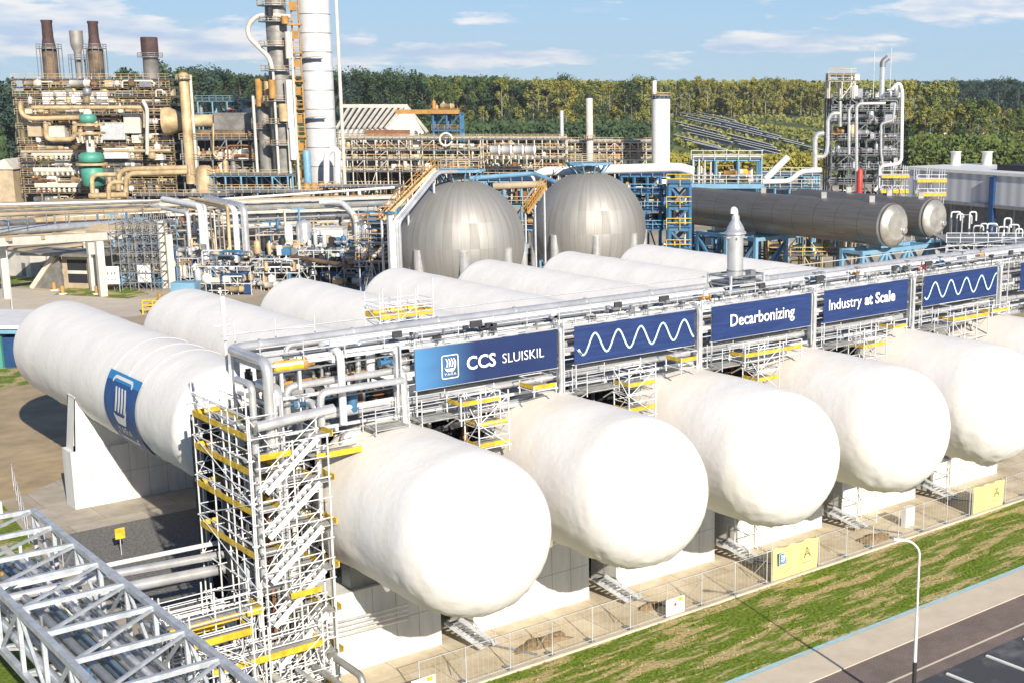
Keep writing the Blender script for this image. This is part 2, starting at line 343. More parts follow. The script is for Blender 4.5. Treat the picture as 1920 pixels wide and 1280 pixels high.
# concrete slabs with joints
def slabmat(name, c1, c2, sx, sy, joint=.012, dark=.45):
    m = mat(name, c1, .9); t = m.node_tree; nn = t.nodes; l = t.links; bs = nn['Principled BSDF']
    g = nn.new('ShaderNodeNewGeometry')
    a = nn.new('ShaderNodeTexNoise'); a.inputs['Scale'].default_value = .5; a.inputs['Detail'].default_value = 9; a.inputs['Roughness'].default_value = .7; l.new(g.outputs['Position'], a.inputs['Vector'])
    r1 = nn.new('ShaderNodeValToRGB'); e = r1.color_ramp.elements; e[0].position = .35; e[0].color = (*c2, 1); e[1].position = .62; e[1].color = (*c1, 1); l.new(a.outputs['Fac'], r1.inputs[0])
    br = nn.new('ShaderNodeTexBrick'); br.inputs['Scale'].default_value = 1; br.inputs['Brick Width'].default_value = sx; br.inputs['Row Height'].default_value = sy; br.inputs['Mortar Size'].default_value = joint
    br.inputs['Color1'].default_value = (1, 1, 1, 1); br.inputs['Color2'].default_value = (.86, .86, .86, 1); br.inputs['Mortar'].default_value = (dark, dark, dark, 1); l.new(g.outputs['Position'], br.inputs['Vector'])
    mx = nn.new('ShaderNodeMix'); mx.data_type = 'RGBA'; mx.blend_type = 'MULTIPLY'; mx.inputs[0].default_value = 1; l.new(r1.outputs[0], mx.inputs[6]); l.new(br.outputs['Color'], mx.inputs[7]); l.new(mx.outputs[2], bs.inputs['Base Color'])
slabmat('apron', (.70, .61, .46), (.50, .41, .27), 3.2, 2.5, .02)
slabmat('sidewalk', (.60, .53, .43), (.52, .45, .36), 60, 60, .001)
slabmat('klinker', (.23, .18, .16), (.17, .135, .12), .22, .11, .008, .4)
slabmat('slab', (.50, .45, .37), (.36, .31, .25), 5, 5, .02)
slabmat('yard', (.17, .15, .125), (.09, .08, .07), 8, 8, .02)
mat('asphalt', (.05, .055, .065), .75, 0, .5, .35, var2=(.16, .17, .18), coord=W, v0=.3, v1=.5)
mat('gravel', (.24, .235, .225), .95, 0, .6, 6, bump=1, bscale=5, coord=W)
mat('sand', (.46, .35, .21), .95, 0, .35, .3, bump=.4, bscale=1.5, coord=W)
mat('soil', (.34, .24, .13), .95, 0, .5, 4, bump=.5, bscale=9, coord=W)
mat('kerbblue', (.30, .62, .76), .8, 0, .3, 2.5, var2=(.42, .43, .40), coord=W)
X0_, X1_ = -60, 420
sheet('grass_verge', [(X0_, 43.95), (X1_, 43.95), (X1_, 51.75), (X0_, 51.75)], .008, 'grass')
sheet('blue_painted_edge', [(X0_, 43.55), (X1_, 43.55), (X1_, 43.95), (X0_, 43.95)], .03, 'kerbblue')
tag(MB().box((X0_, 41.15, -.1), (X1_, 43.55, .06)).build('sidewalk', 'sidewalk'), kind='structure')
sheet('road', [(X0_, 35.8), (X1_, 35.8), (X1_, 41.15), (X0_, 41.15)], .004, 'klinker')
tag(MB().box((X0_, 38.62, -.1), (X1_, 38.74, .02)).build('road_gutter_line', 'sidewalk'), kind='structure')
sheet('apron', [(19, 51.75), (X1_, 51.75), (X1_, 62), (19, 62)], .012, 'apron')
tag(MB().box((19, 51.62, -.1), (X1_, 51.78, .14)).build('apron_kerb', 'concrete'), kind='structure')
sheet('car_park', [(40, 20), (X1_, 20), (X1_, 37.75), (40, 37.75)], .02, 'asphalt')
for k in range(6):
    x = 50.9+3.3*k
    tag(MB().box((x, 32.5, -.1), (x+.16, 37.4, .10)).build('parking_divider', 'white'), 'white divider bar between dark parking bays, %s from the lamp post' % ORD[k], 'kerb bar', 'white bars between the parking bays')
sheet('slab_under_tanks', [(19, 62), (140, 62), (140, 126), (24.5, 126), (24.5, 95), (19.5, 95)], .008, 'slab')
sheet('gravel_bed', [(22.6, 60.5), (130, 60.5), (130, 88.2), (22.6, 88.2)], .02, 'gravel')
sheet('left_lawn', [(2, 60), (19.6, 60), (22.2, 88), (23.2, 100), (10, 104), (-10, 90)], .012, 'lawn')
sheet('dirt_track', [(5, 100.5), (24.5, 99), (40, 111), (47, 140), (30, 150), (-10, 110)], .016, 'sand')
sheet('far_lawn', [(28, 138), (40, 138), (44, 158), (32, 160)], .02, 'lawn')
road = [wx(G(-60, 590)), wx(G(60, 585)), wx(G(240, 596)), wx(G(420, 570)), wx(G(420, 548)), wx(G(240, 563)), wx(G(100, 548)), wx(G(-60, 532))]
sheet('plant_road', road, .02, 'sidewalk')
sheet('plant_lawn', [wx(G(-60, 527)), wx(G(100, 543)), wx(G(130, 532)), wx(G(60, 508)), wx(G(-60, 496))], .016, 'lawn')
sheet('rack_lawn', [wx(G(100, 553)), wx(G(240, 560)), wx(G(280, 552)), wx(G(250, 541)), wx(G(130, 540))], .024, 'lawn')
# heaps of excavated soil on the apron
def heap(x, y, rx, ry, h, lab, m='soil'):
    b = MB(); n = 26; vs = []; rings = 6
    for i in range(rings+1):
        t = i/rings
        for j in range(n):
            a = 2*math.pi*j/n; k = 1+.75*noise.noise(Vector((math.cos(a)*2.1+x, math.sin(a)*2.1+y, i*.15)))
            vs.append((x+rx*(1-t)*k*math.cos(a), y+ry*(1-t)*k*math.sin(a), .005+h*(1-(1-t)**2)+.05*noise.noise(Vector((x+i, j, y)))))
    b.add(vs, [(i*n+j, i*n+(j+1) % n, (i+1)*n+(j+1) % n, (i+1)*n+j) for i in range(rings) for j in range(n)] + [tuple(rings*n+j for j in range(n))], True)
    solo(b, 'soil_heap', m, lab, 'soil')
g1 = G(1015, 1205); heap(g1.x, g1.y, 1.8, .6, .28, 'low brown soil heap on the apron below the second front tank')
g1 = G(1640, 1010); heap(g1.x, g1.y, 1.4, .7, .3, 'dark soil heap on the apron beside the small white board')
heap(G(1255, 1130).x-1.2, G(1255, 1130).y+.3, .8, .4, .25, 'small soil heap behind the white notice board on the fence')

# rough tufts over the verge
def tufts():
    r_ = random.Random(77); b = MB()
    for k in range(9000):
        x = 30+r_.random()**1.3*70; y = 43.9+7.8*r_.random(); 
        if noise.noise(Vector((x*.25, y*1.1, 4))) > .12: continue
        h = .03+.07*r_.random(); a = r_.random()*6.28; c, s = math.cos(a)*.09, math.sin(a)*.09; lx_, ly_ = r_.uniform(-.06, .06), r_.uniform(-.06, .06)
        b.add([(x-c, y-s, 0), (x+c, y+s, 0), (x+lx_, y+ly_, h)], [(0, 1, 2)]); b.add([(x-s, y+c, 0), (x+s, y-c, 0), (x-lx_, y-ly_, h*.8)], [(0, 1, 2)])
    tag(b.build('grass_tufts', 'grass'), 'rough green grass tufts on the verge along the road', 'grass', kind='stuff')
tufts()
# ================================================================== TANKS
TX = [30.785+9.795*i for i in range(8)]; TR = 3.7; TZ = 8.842
def tankbody(X, y0, a0, y1, a1, seed, amp=.05, n=128, pw=2.3, TR=3.7):
    """long pressure tank under sprayed insulation: elliptical heads, slightly lumpy skin"""
    prof = []
    for i in range(23):
        t = i/22*math.pi/2; prof.append(((1-math.cos(t)**pw)**(1/pw), y0 - a0*math.cos(t)))
    L0 = int((y1-y0)/.5)
    for i in range(1, L0): prof.append((1, y0+(y1-y0)*i/L0))
    for i in range(19):
        t = (1-i/18)*math.pi/2; prof.append((math.sin(t)**1.0, y1 + a1*math.cos(t)))
    vs = []
    for r, y in prof:
        for j in range(n):
            an = 2*math.pi*j/n; c, s = math.cos(an), math.sin(an)
            p = Vector((c*1.6*r+seed*7, y*.55, s*1.6*r)); low = max(0, -s*.9+.25)
            d = amp*1.3*noise.noise(p*.8) + amp*1.1*(0.2+low)*noise.noise(Vector((c*2.2+seed, y*2.6, s*2.2))) + amp*1.7*(max(0, low-.02))*noise.noise(Vector((c*6+seed, y*3.6+s*2, s*6))) + amp*1.0*(max(0, low-.02))*noise.noise(Vector((c*13+seed, y*8, s*13)))
            vs.append((X+(TR+d)*r*c, y+d*.6*(1-min(r, 1)), TZ+(TR+d)*r*s))
    m = len(prof)
    b = MB(); b.add(vs, [(i*n+j, (i+1)*n+j, (i+1)*n+(j+1) % n, i*n+(j+1) % n) for i in range(m-1) for j in range(n)], True)
    b.add([vs[k] for k in range(n)], [tuple(range(n))], True); b.add(vs[-n:], [tuple(range(n))[::-1]], True)
    return b
FL = ['leftmost front tank, its white dome beside the stair scaffold', 'second front tank from the left, white and rounded, under the first wave banner',
      'third front tank from the left, white dome below the word Decarbonizing', 'fourth front tank from the left, white dome below the words Industry at Scale',
      'fifth front tank from the left, white dome cut by the right picture edge', 'sixth front tank from the left, only its beige shoulder shows at the right edge']
for i in range(6):
    X = TX[i]; t = thing('storage_tank', FL[i], 'storage tank', (X, 57, 0), 'white insulated storage tanks, front row')
    tankbody(X, 49.6, 3.75, 57.4, 1.7, i+1, TR=3.84).build('tank_shell', 'foam', t)
    b = MB()                                                           # saddle sitting on the pier
    for s in (57.3,): b.box((X-1.9, s, 4.1), (X+1.5, s+.9, 5.7))
    b.build('saddle', 'galv_dark', t)
    b = MB(); b.tube((X-1.0, 55.2, 4.95), (X+.2, 55.2, 4.95), .34, 16); b.tube((X-1.08, 55.2, 4.95), (X-1.0, 55.2, 4.95), .42, 16); b.tube((X+.2, 55.2, 4.95), (X+.28, 55.2, 4.95), .42, 16)
    b.tube((X-.4, 55.2, 4.95), (X-.4, 55.2, 5.6), .2, 10); b.build('nozzle', 'inox', t)
for i in range(8):
    X = TX[i]
    lab = ('leftmost rear tank carrying the blue shield banner on its flank' if i == 0 else '%s white hump from the left in the rear row of tanks' % ORD[i])
    if i == 7: continue
    t = thing('storage_tank', lab, 'storage tank', (X, 74, 0), 'white insulated storage tanks, rear row')
    tankbody(X, 75.5, 2.0, 107.2, 1.9, i+11, .035, 96).build('tank_shell', 'foam_rear', t)
    b = MB(); b.box((X-1.9, 94.2, 4.6), (X+1.5, 95.2, 5.6)); b.build('saddle', 'galv_dark', t)
    if i == 0:
        for k, yy in enumerate((81.0, 83.6, 86.3)):
            q = MB(); pts = [(X+(TR+.05)*math.cos(a), yy, TZ+(TR+.05)*math.sin(a)) for a in [rad(60+3*j) for j in range(31)]]
            q.sweep(pts, .018, 4, .01, 1); q.build('strap', 'white', t)
# ------------------------------------------------------------------ piers
def pier(X, y0, y1, z, lab, w0=-4.8, w1=3.0):
    t = thing('concrete_pier', lab, 'pier', (X, y0, 0), 'white concrete tank piers')
    q = MB(); q.box((X+w0, y0, 0), (X+w1, y1, z)); q.build('wall', 'pierwhite', t)
    jn = MB()
    k = X+w0+1.3
    jn.box((X+w0+.1, y0-.006, 2.1), (X+w1-.1, y0+.01, 2.125))
    while k < X+w1-.5: jn.box((k, y0-.006, .02), (k+.025, y0+.01, z-.02)); k += 1.3
    jn.build('shutter_joints', 'brick_tan', t)
PL = ['leftmost', 'second from the left', 'third from the left', 'fourth from the left', 'fifth from the left', 'sixth from the left']
for i in range(6):
    pier(TX[i], 57.0, 59.4, 4.2, 'white concrete pier wall under the front tank domes, %s' % PL[i])
def cradle(X, y0, y1, z0):
    P = [(-4.0, z0), (4.0, z0), (3.55, 7.9)] + [(3.74*math.cos(rad(a)), TZ+3.74*math.sin(rad(a))) for a in range(-15, -166, -10)] + [(-3.55, 7.9)]
    b = MB(); n = len(P); vs = [(X+x, y, z) for y in (y0, y1) for x, z in P]
    b.add(vs, [(k, (k+1) % n, (k+1) % n+n, k+n) for k in range(n)]); a_ = P[2:]; m_ = len(a_)
    for o_, fl in ((0, 0), (n, 1)):
        for k in range(m_-1):
            x0, x1 = a_[k][0], a_[k+1][0]; q = [(X+a_[k][0], (y0, y1)[fl], a_[k][1]), (X+a_[k+1][0], (y0, y1)[fl], a_[k+1][1]), (X+x1*1.08, (y0, y1)[fl], z0), (X+x0*1.08, (y0, y1)[fl], z0)]; b.add(q, [(0, 1, 2, 3)])
    return b
pier(30.785, 93.3, 95.2, 4.1, 'big white concrete pier under the tank with the blue shield banner', -4.25, 4.1)
for o in list(sc.objects):
    if o.get('label', '').startswith('big white concrete pier'): cradle(30.785, 93.5, 95.0, 4.1).build('cradle', 'pierwhite', o)
for i in range(1, 4): pier(TX[i], 93.3, 96.6, 4.4, 'shaded concrete pier standing between the rear tanks, %s' % PL[i])
q = MB(); q.bar((25.3, 93.0, 2.6), (34.3, 93.0, 2.6), .03); 
# ------------------------------------------------------------------ small access stairs between the piers
for i in range(5):
    X = TX[i]+3.6
    t = thing('gangway', 'short grey steel gangway in the gap right of pier, %s' % PL[i], 'gangway', (X, 55, 0), 'short steel gangways between the piers')
    a = Vector((X+.1, 57.0, 1.15)); b_ = Vector((X+.8, 54.6, .3))
    for s in (-.4, .4):
        o = Vector((s, 0, 0)); stick('stringer', a+o, b_+o, .34, 'galv', t, h=.08, cyl=False)
    for k in range(9):
        c = a.lerp(b_, (k+.5)/9); stick('tread', c+Vector((-.38, 0, 0)), c+Vector((.38, 0, 0)), .2, 'galv_dark', t, h=.04, cyl=False)
    for s in (.4,):
        o = Vector((s, 0, 0)); up = Vector((0, 0, 1.0)); stick('handrail', a+o+up, b_+o+up, .025, 'galv', t)
        for k in (0, .5, 1): c = a.lerp(b_, k)+o; stick('rail_post', c, c+up, .022, 'galv', t)
# ------------------------------------------------------------------ flag on the leftmost rear tank
def shield(parent, place, S, m1='white', bg=None):
    """rounded badge outline with three sails, a boat and lettering; place(u,v) maps to 3-D, S = badge width; u right, v up, centred"""
    def patch(name, P, m):
        b = MB(); n = len(P); b.add([place(u, v, .05) for u, v in P] , [tuple(range(n))]); return b.build(name, m, parent)
    H = S*1.22; r = S*.12
    def rr(w_, h_, r_):
        o = []
        for cx, cy, a0 in ((w_/2-r_, h_/2-r_, 0), (-w_/2+r_, h_/2-r_, 90), (-w_/2+r_, -h_/2+r_, 180), (w_/2-r_, -h_/2+r_, 270)):
            for k in range(6): a = rad(a0+k*18); o.append((cx+r_*math.cos(a), cy+r_*math.sin(a)))
        return o
    o, n = rr(S, H, r), None; i_ = rr(S*.88, H-S*.12, r*.6); n = len(o)
    b = MB(); b.add([place(u, v, .05) for u, v in o+i_], [(k, (k+1) % n, (k+1) % n+n, k+n) for k in range(n)]); b.build('badge_outline', m1, parent)
    for k in range(4):                                  # swelling sails
        x = (-.24+.15*k)*S; P = []
        for j in range(9): t = j/8; P.append((x+.07*S*math.sin(t*math.pi)-.03*S*t, (-.02+.44*t)*S))
        for j in range(9): t = 1-j/8; P.append((x+.075*S+.085*S*math.sin(t*math.pi)-.03*S*t, (-.02+.44*t)*S))
        bb = MB(); m_ = len(P)//2
        vs = [place(u, v, .05) for u, v in P[:9]] + [place(u, v, .05) for u, v in P[9:][::-1]]
        bb.add(vs, [(j, j+1, j+10, j+9) for j in range(8)]); bb.build('sail', m1, parent)
    hull = [(-.34, .02), (-.30, -.14), (-.20, -.25), (.2, -.25), (.32, -.12), (.37, .10), (.30, -.04), (.22, -.08), (-.22, -.08), (-.29, -.04)]
    bb = MB(); L_ = [(-.36, .06, -.30, -.10), (-.31, -.05, -.24, -.2), (-.22, -.09, -.18, -.25), (0, -.09, 0, -.25), (.2, -.09, .18, -.25), (.28, -.03, .26, -.18), (.37, .10, .32, -.06)]
    vs = [place(a*S, b_*S, .05) for a, b_, c, d in L_] + [place(c*S, d*S, .05) for a, b_, c, d in L_]; nn_ = len(L_)
    bb.add(vs, [(j, j+1, j+1+nn_, j+nn_) for j in range(nn_-1)]); bb.build('hull', m1, parent)
    letters = {'Y': [((-.5, 1), (0, .45)), ((.5, 1), (0, .45)), ((0, .45), (0, 0))], 'A': [((-.5, 0), (0, 1)), ((.5, 0), (0, 1)), ((-.28, .35), (.28, .35))],
               'R': [((-.4, 0), (-.4, 1)), ((-.4, 1), (.3, 1)), ((.4, .9), (.4, .6)), ((.3, .5), (-.4, .5)), ((0, .5), (.45, 0))]}
    for k, ch in enumerate('YARA'):
        bb = MB()
        for (a, b0), (c, d) in letters[ch]:
            cx = (-.27+.18*k)*S; sc_ = .13*S; p = Vector((cx+a*sc_, (-.44)*S+b0*sc_)); q_ = Vector((cx+c*sc_, (-.44)*S+d*sc_)); dr = (q_-p).normalized(); nr = Vector((-dr.y, dr.x))*.014*S
            bb.add([place(*(p+nr), .05), place(*(q_+nr), .05), place(*(q_-nr), .05), place(*(p-nr), .05)], [(0, 1, 2, 3)])
        bb.build('letter', m1, parent)
m = mat('flagblue', (.015, .10, .30), .55, 0, .25, .5, var2=(.01, .05, .20), coord=W); mat('flaglite', (.02, .22, .50), .55)
X = TX[0]
t = thing('tank_banner', 'blue banner with a white ship badge wrapped around the flank of the leftmost rear tank', 'banner', (X-3.7, 83, 5))
def cyl(y, a, o=0.0): return Vector((X+(TR+.10+o)*math.cos(rad(a)), y, TZ+(TR+.10+o)*math.sin(rad(a))))
b = MB(); ny, na = 6, 24; vs = [cyl(86.6-5.6*i/ny, 146+84*j/na) for i in range(ny+1) for j in range(na+1)]
b.add(vs, [(i*(na+1)+j, i*(na+1)+j+1, (i+1)*(na+1)+j+1, (i+1)*(na+1)+j) for i in range(ny) for j in range(na)], True); b.build('cloth', 'flagblue', t)
shield(t, lambda u, v, o: cyl(83.8-u, 182-math.degrees(v/TR), .02), 3.5)
q = MB(); vs = [cyl(86.6-5.6*i/ny, 146+9*j/4, .012) for i in range(ny+1) for j in range(5)]
q.add(vs, [(i*5+j, i*5+j+1, (i+1)*5+j+1, (i+1)*5+j) for i in range(ny) for j in range(4)], True); q.build('upper_strip', 'flaglite', t)
# ================================================================== PIPE RACK WITH THE BANNERS
RX0, RX1 = 23.6, 108.0; YF, YB = 56.45, 60.1
COLS = [31.6, 41.45, 51.45, 61.2, 71.0, 80.85, 90.7, 100.5]
rk = thing('pipe_rack', 'long galvanised steel pipe rack crossing above the white tanks', 'pipe rack', (RX0, YF, 0))
for x in [24.9]+COLS:
    stick('column', (x, YB, 0), (x, YB, 16.3), .3, 'galv', rk, cyl=False); stick('front_post', (x, YF+.15, 12.7), (x, YF+.15, 16.3), .28, 'galv', rk, cyl=False); stick('knee_brace', (x, YB, 9.6), (x, YF+.3, 12.8), .22, 'galv', rk, cyl=False)
for z in (12.9, 14.6, 16.2):
    for y in (YF+.15, YB): 
        for a, b_ in zip([24.9]+COLS, COLS+[RX1]): stick('beam', (a, y, z), (b_, y, z), .12, 'galv', rk, h=.15, cyl=False); stick('beam', (a, y, z-.32), (b_, y, z-.32), .06, 'galv_dark', rk, cyl=False)
tr = []
for k in range(int((RX1-24.9)/3.27)+1):
    x = 24.9+3.27*k
    for z in (12.75, 14.45, 16.05): tr.append(((x, YF, z), (x, YB+.1, z)))
sticks('cross_beam', tr, .16, 'galv', rk, cyl=False)
br = []
for a, b_ in zip([24.9]+COLS[:-1], COLS):
    m_ = (a+b_)/2
    br += [((a, YB, 10.6), (a+2.0, YB, 12.8)), ((b_, YB, 10.6), (b_-2.0, YB, 12.8))]
    br += [((a, YB, 2), (b_, YB, 9)), ((b_, YB, 2), (a, YB, 9))]
sticks('brace', br, .12, 'galv', rk, cyl=False)
# walkway grating and cable ladders on the top
tr = [((RX0+.8, YF+.05, 16.75), (RX1, YF+.05, 16.75)), ((RX0+.8, YB+.2, 17.15), (RX1, YB+.2, 17.15)), ((RX0+.8, YF+.05, 17.1), (RX1, YF+.05, 17.1))]
for a, b_ in tr: stick('guard_rail', a, b_, .035, 'galv', rk)
k = RX0+1
while k < RX1: stick('rail_post', (k, YF+.05, 16.2), (k, YF+.05, 17.2), .03, 'galv', rk); k += 2.1
# pipes along the rack
def pipe(pts, r, m, lab, group=None, n=12, cat='pipe', name='pipe', clamps=None, bend=None):
    t = thing(name, lab, cat, tuple(pts[0]), group); MB().sweep(pts, r, n, bend).build('pipe_run', m, t)
    if clamps:
        b = MB(); a, c, st = clamps; x = a
        while x < c: 
            y, z = pts[0][1], pts[0][2]; b.tube((x, y, z), (x+.08, y, z), r*1.25, 10); x += st
        b.build('flanges', m, t)
    return t
g_ = 'pipes on the long rack'
pipe([(RX1, 59.75, 16.6), (24.5, 59.75, 16.6), (24.5, 55.6, 16.6), (24.5, 55.6, 12.4)], .24, 'inox', 'thick silver pipe at the rear top of the rack, bending down at its left end', g_, 16, clamps=(26, 105, 4.9))
pipe([(RX1, 59.0, 16.55), (27.0, 59.0, 16.55), (27.0, 59.0, 13.5)], .13, 'inox', 'thin silver pipe on the rack top just in front of the thick rear pipe', g_)
pipe([(RX1, 58.4, 16.5), (28.4, 58.4, 16.5), (28.4, 56.2, 16.5), (28.4, 56.2, 13.0)], .18, 'white', 'white pipe in the middle of the rack top', g_, clamps=(30, 105, 3.3))
pipe([(RX1, 57.75, 16.5), (30.1, 57.75, 16.5), (30.1, 57.75, 12.8)], .14, 'inox', 'slim silver pipe on the rack top behind the front guard rail', g_)
pipe([(RX1, 57.2, 16.42), (26, 57.2, 16.42)], .10, 'galv_dark', 'dark thin pipe on the rack top nearest the banners', g_)
for k, (y, z, r, m_, x0, lab) in enumerate([
    (57.1, 15.0, .19, 'inox', 26.0, 'silver pipe on the second rack level at the front'), (58.0, 14.95, .12, 'orange', 25.6, 'orange brown pipe on the second rack level'),
    (58.8, 15.05, .22, 'inox', 25.2, 'thick silver pipe on the second rack level at the back'), (57.1, 13.35, .21, 'inox', 27.4, 'silver pipe low on the rack, bending down behind the scaffold'),
    (57.9, 13.25, .12, 'white', 26.9, 'white thin pipe low on the rack'), (58.7, 13.3, .24, 'inox_dull', 26.2, 'dull thick pipe low on the rack at the back'),
    (56.75, 12.35, .22, 'inox', 28.6, 'silver pipe under the rack along the tank shoulders'), (59.5, 12.2, .2, 'galv', 25.4, 'grey pipe under the rack at the back')]):
    pipe([(RX1, y, z), (x0, y, z), (x0, y, z-1.9-.3*(k % 3))], r, m_, lab, g_)
# loops hanging in the gaps between the banners, and hanger frames
for i, x in enumerate(COLS[:7]):
    if i: pipe([(x-.35, 58.2, 16.2), (x-.35, 56.0, 16.2), (x-.35, 56.0, 12.6), (x-.35, 57.5, 12.2)], .12, 'inox', 'silver pipe looping down the gap %s' % ('between the first and second banners' if i == 1 else 'right of banner number %s along the rack' % ORD[i-1]), 'pipe drops between the banners')
for i, x in enumerate(COLS):
    t = thing('hanger_frame', 'narrow ladder-like steel frame beside rack column, %s from the left' % ORD[i], 'steel frame', (x, 56.2, 10.8), 'ladder-like frames on the rack columns')
    for s in (-.05, .75): stick('upright', (x+s, 56.15, 10.9), (x+s, 56.15, 16.6), .07, 'galv', t, cyl=False)
    for k in range(9): stick('rung', (x-.05, 56.15, 11.3+.62*k), (x+.75, 56.15, 11.3+.62*k), .03, 'galv', t)
# ------------------------------------------------------------------ banners
mat('bannerblue', (.008, .024, .105), .6, 0, .3, 2.2, var2=(.014, .043, .165), coord=W, stretch=(.25, 1, 3), bump=.5, bscale=2.5)
m = mat('bannerfade', (.012, .05, .22), .6); t_ = m.node_tree; nn = t_.nodes; l_ = t_.links
g = nn.new('ShaderNodeNewGeometry'); s_ = nn.new('ShaderNodeSeparateXYZ'); l_.new(g.outputs['Position'], s_.inputs[0]); mr = nn.new('ShaderNodeMapRange')
mr.inputs['From Min'].default_value = 32.3; mr.inputs['From Max'].default_value = 35.8; l_.new(s_.outputs[0], mr.inputs['Value'])
r_ = nn.new('ShaderNodeValToRGB'); r_.color_ramp.elements[0].color = (.07, .23, .46, 1); r_.color_ramp.elements[1].color = (.007, .023, .10, 1); l_.new(mr.outputs[0], r_.inputs[0]); l_.new(r_.outputs[0], nn['Principled BSDF'].inputs['Base Color'])
mat('lightblue_ink', (.55, .78, .84), .6); mat('ink', (.85, .86, .88), .6)
BY = 56.0; ZT, ZB = 16.13, 14.08
def banner(x0, x1, lab, m='bannerblue', z0=ZB, z1=ZT):
    t = thing('banner', lab, 'banner', ((x0+x1)/2, BY, z0), 'blue banners along the pipe rack')
    b = MB(); nx, nz = 40, 8; vs = []
    for i in range(nx+1):
        for j in range(nz+1):
            x = x0+(x1-x0)*i/nx; z = z0+(z1-z0)*j/nz
            edge = min(i, nx-i, 4)/4*min(j, nz-j, 2)/2
            vs.append((x, BY+.03*edge*noise.noise(Vector((x*1.3, z*2, 3)))+.02*edge*math.sin(z*7+x*.7), z))
    b.add(vs, [(i*(nz+1)+j, (i+1)*(nz+1)+j, (i+1)*(nz+1)+j+1, i*(nz+1)+j+1) for i in range(nx) for j in range(nz)], True)
    b.build('cloth', m, t)
    for z in (z0-.03, z1+.03): stick('batten', (x0-.1, BY+.08, z), (x1+.1, BY+.08, z), .035, 'galv', t)
    return t
def wave(t, x0, x1, zc, amp, per, ph, r=.055, slope=0):
    pts = []; k = 0; n = int((x1-x0)/per*16)
    for i in range(n+1): x = x0+(x1-x0)*i/n; pts.append((x, BY-.06, zc+amp*math.sin(2*math.pi*(x-x0)/per+ph)))
    b = MB(); vs = []
    for i, p in enumerate(pts):
        a = Vector(pts[max(i-1, 0)]); c = Vector(pts[min(i+1, n)]); d = (c-a).normalized(); nr = Vector((-d.z, 0, d.x))
        vs += [Vector(p)+nr*r, Vector(p)-nr*r]
    b.add(vs, [(2*i, 2*i+1, 2*i+3, 2*i+2) for i in range(n)]); b.build('wave_line', 'lightblue_ink', t)
b1 = banner(32.26, 40.85, 'long blue banner with the ship badge and the words CCS SLUISKIL', 'bannerfade')
shield(b1, lambda u, v, o: Vector((34.2+u, BY-.07, 15.05+v)), 1.0)
text_mesh('CCS', .95, b1, 'ink', (35.15, BY-.07, 14.75), 'word', off=.018, sx=1.0)
text_mesh('SLUISKIL', .72, b1, 'ink', (37.30, BY-.07, 14.80), 'word', off=-.004, sx=.98)
b2 = banner(42.0, 50.7, 'blue banner with a light wavy line between CCS SLUISKIL and Decarbonizing')
wave(b2, 42.25, 50.6, 15.1, .55, 1.62, 3.5)
b = MB(); b.add([(42.02, BY-.06, 15.0), (42.12, BY-.06, 14.9), (42.5, BY-.06, 14.62), (42.45, BY-.06, 14.5)], [(0, 1, 2, 3)]); b.build('wave_end', 'lightblue_ink', b2)
b3 = banner(52.1, 60.5, 'blue banner reading Decarbonizing')
text_mesh('Decarbonizing', 1.02, b3, 'ink', (53.45, BY-.07, 14.82), 'word', off=.012, sx=.93)
b4 = banner(61.7, 70.0, 'blue banner reading Industry at Scale')
text_mesh('Industry', .98, b4, 'ink', (62.05, BY-.07, 14.85), 'word', off=.004, sx=.98); text_mesh('at Scale', .98, b4, 'ink', (65.55, BY-.07, 14.85), 'word', off=.026, sx=1.02)
b5 = banner(71.7, 80.0, 'blue banner with a light wavy line right of Industry at Scale')
wave(b5, 71.75, 79.9, 15.1, .55, 1.75, 3.9)
b6 = banner(82.9, 90.0, 'blue banner cut off by the right picture edge')
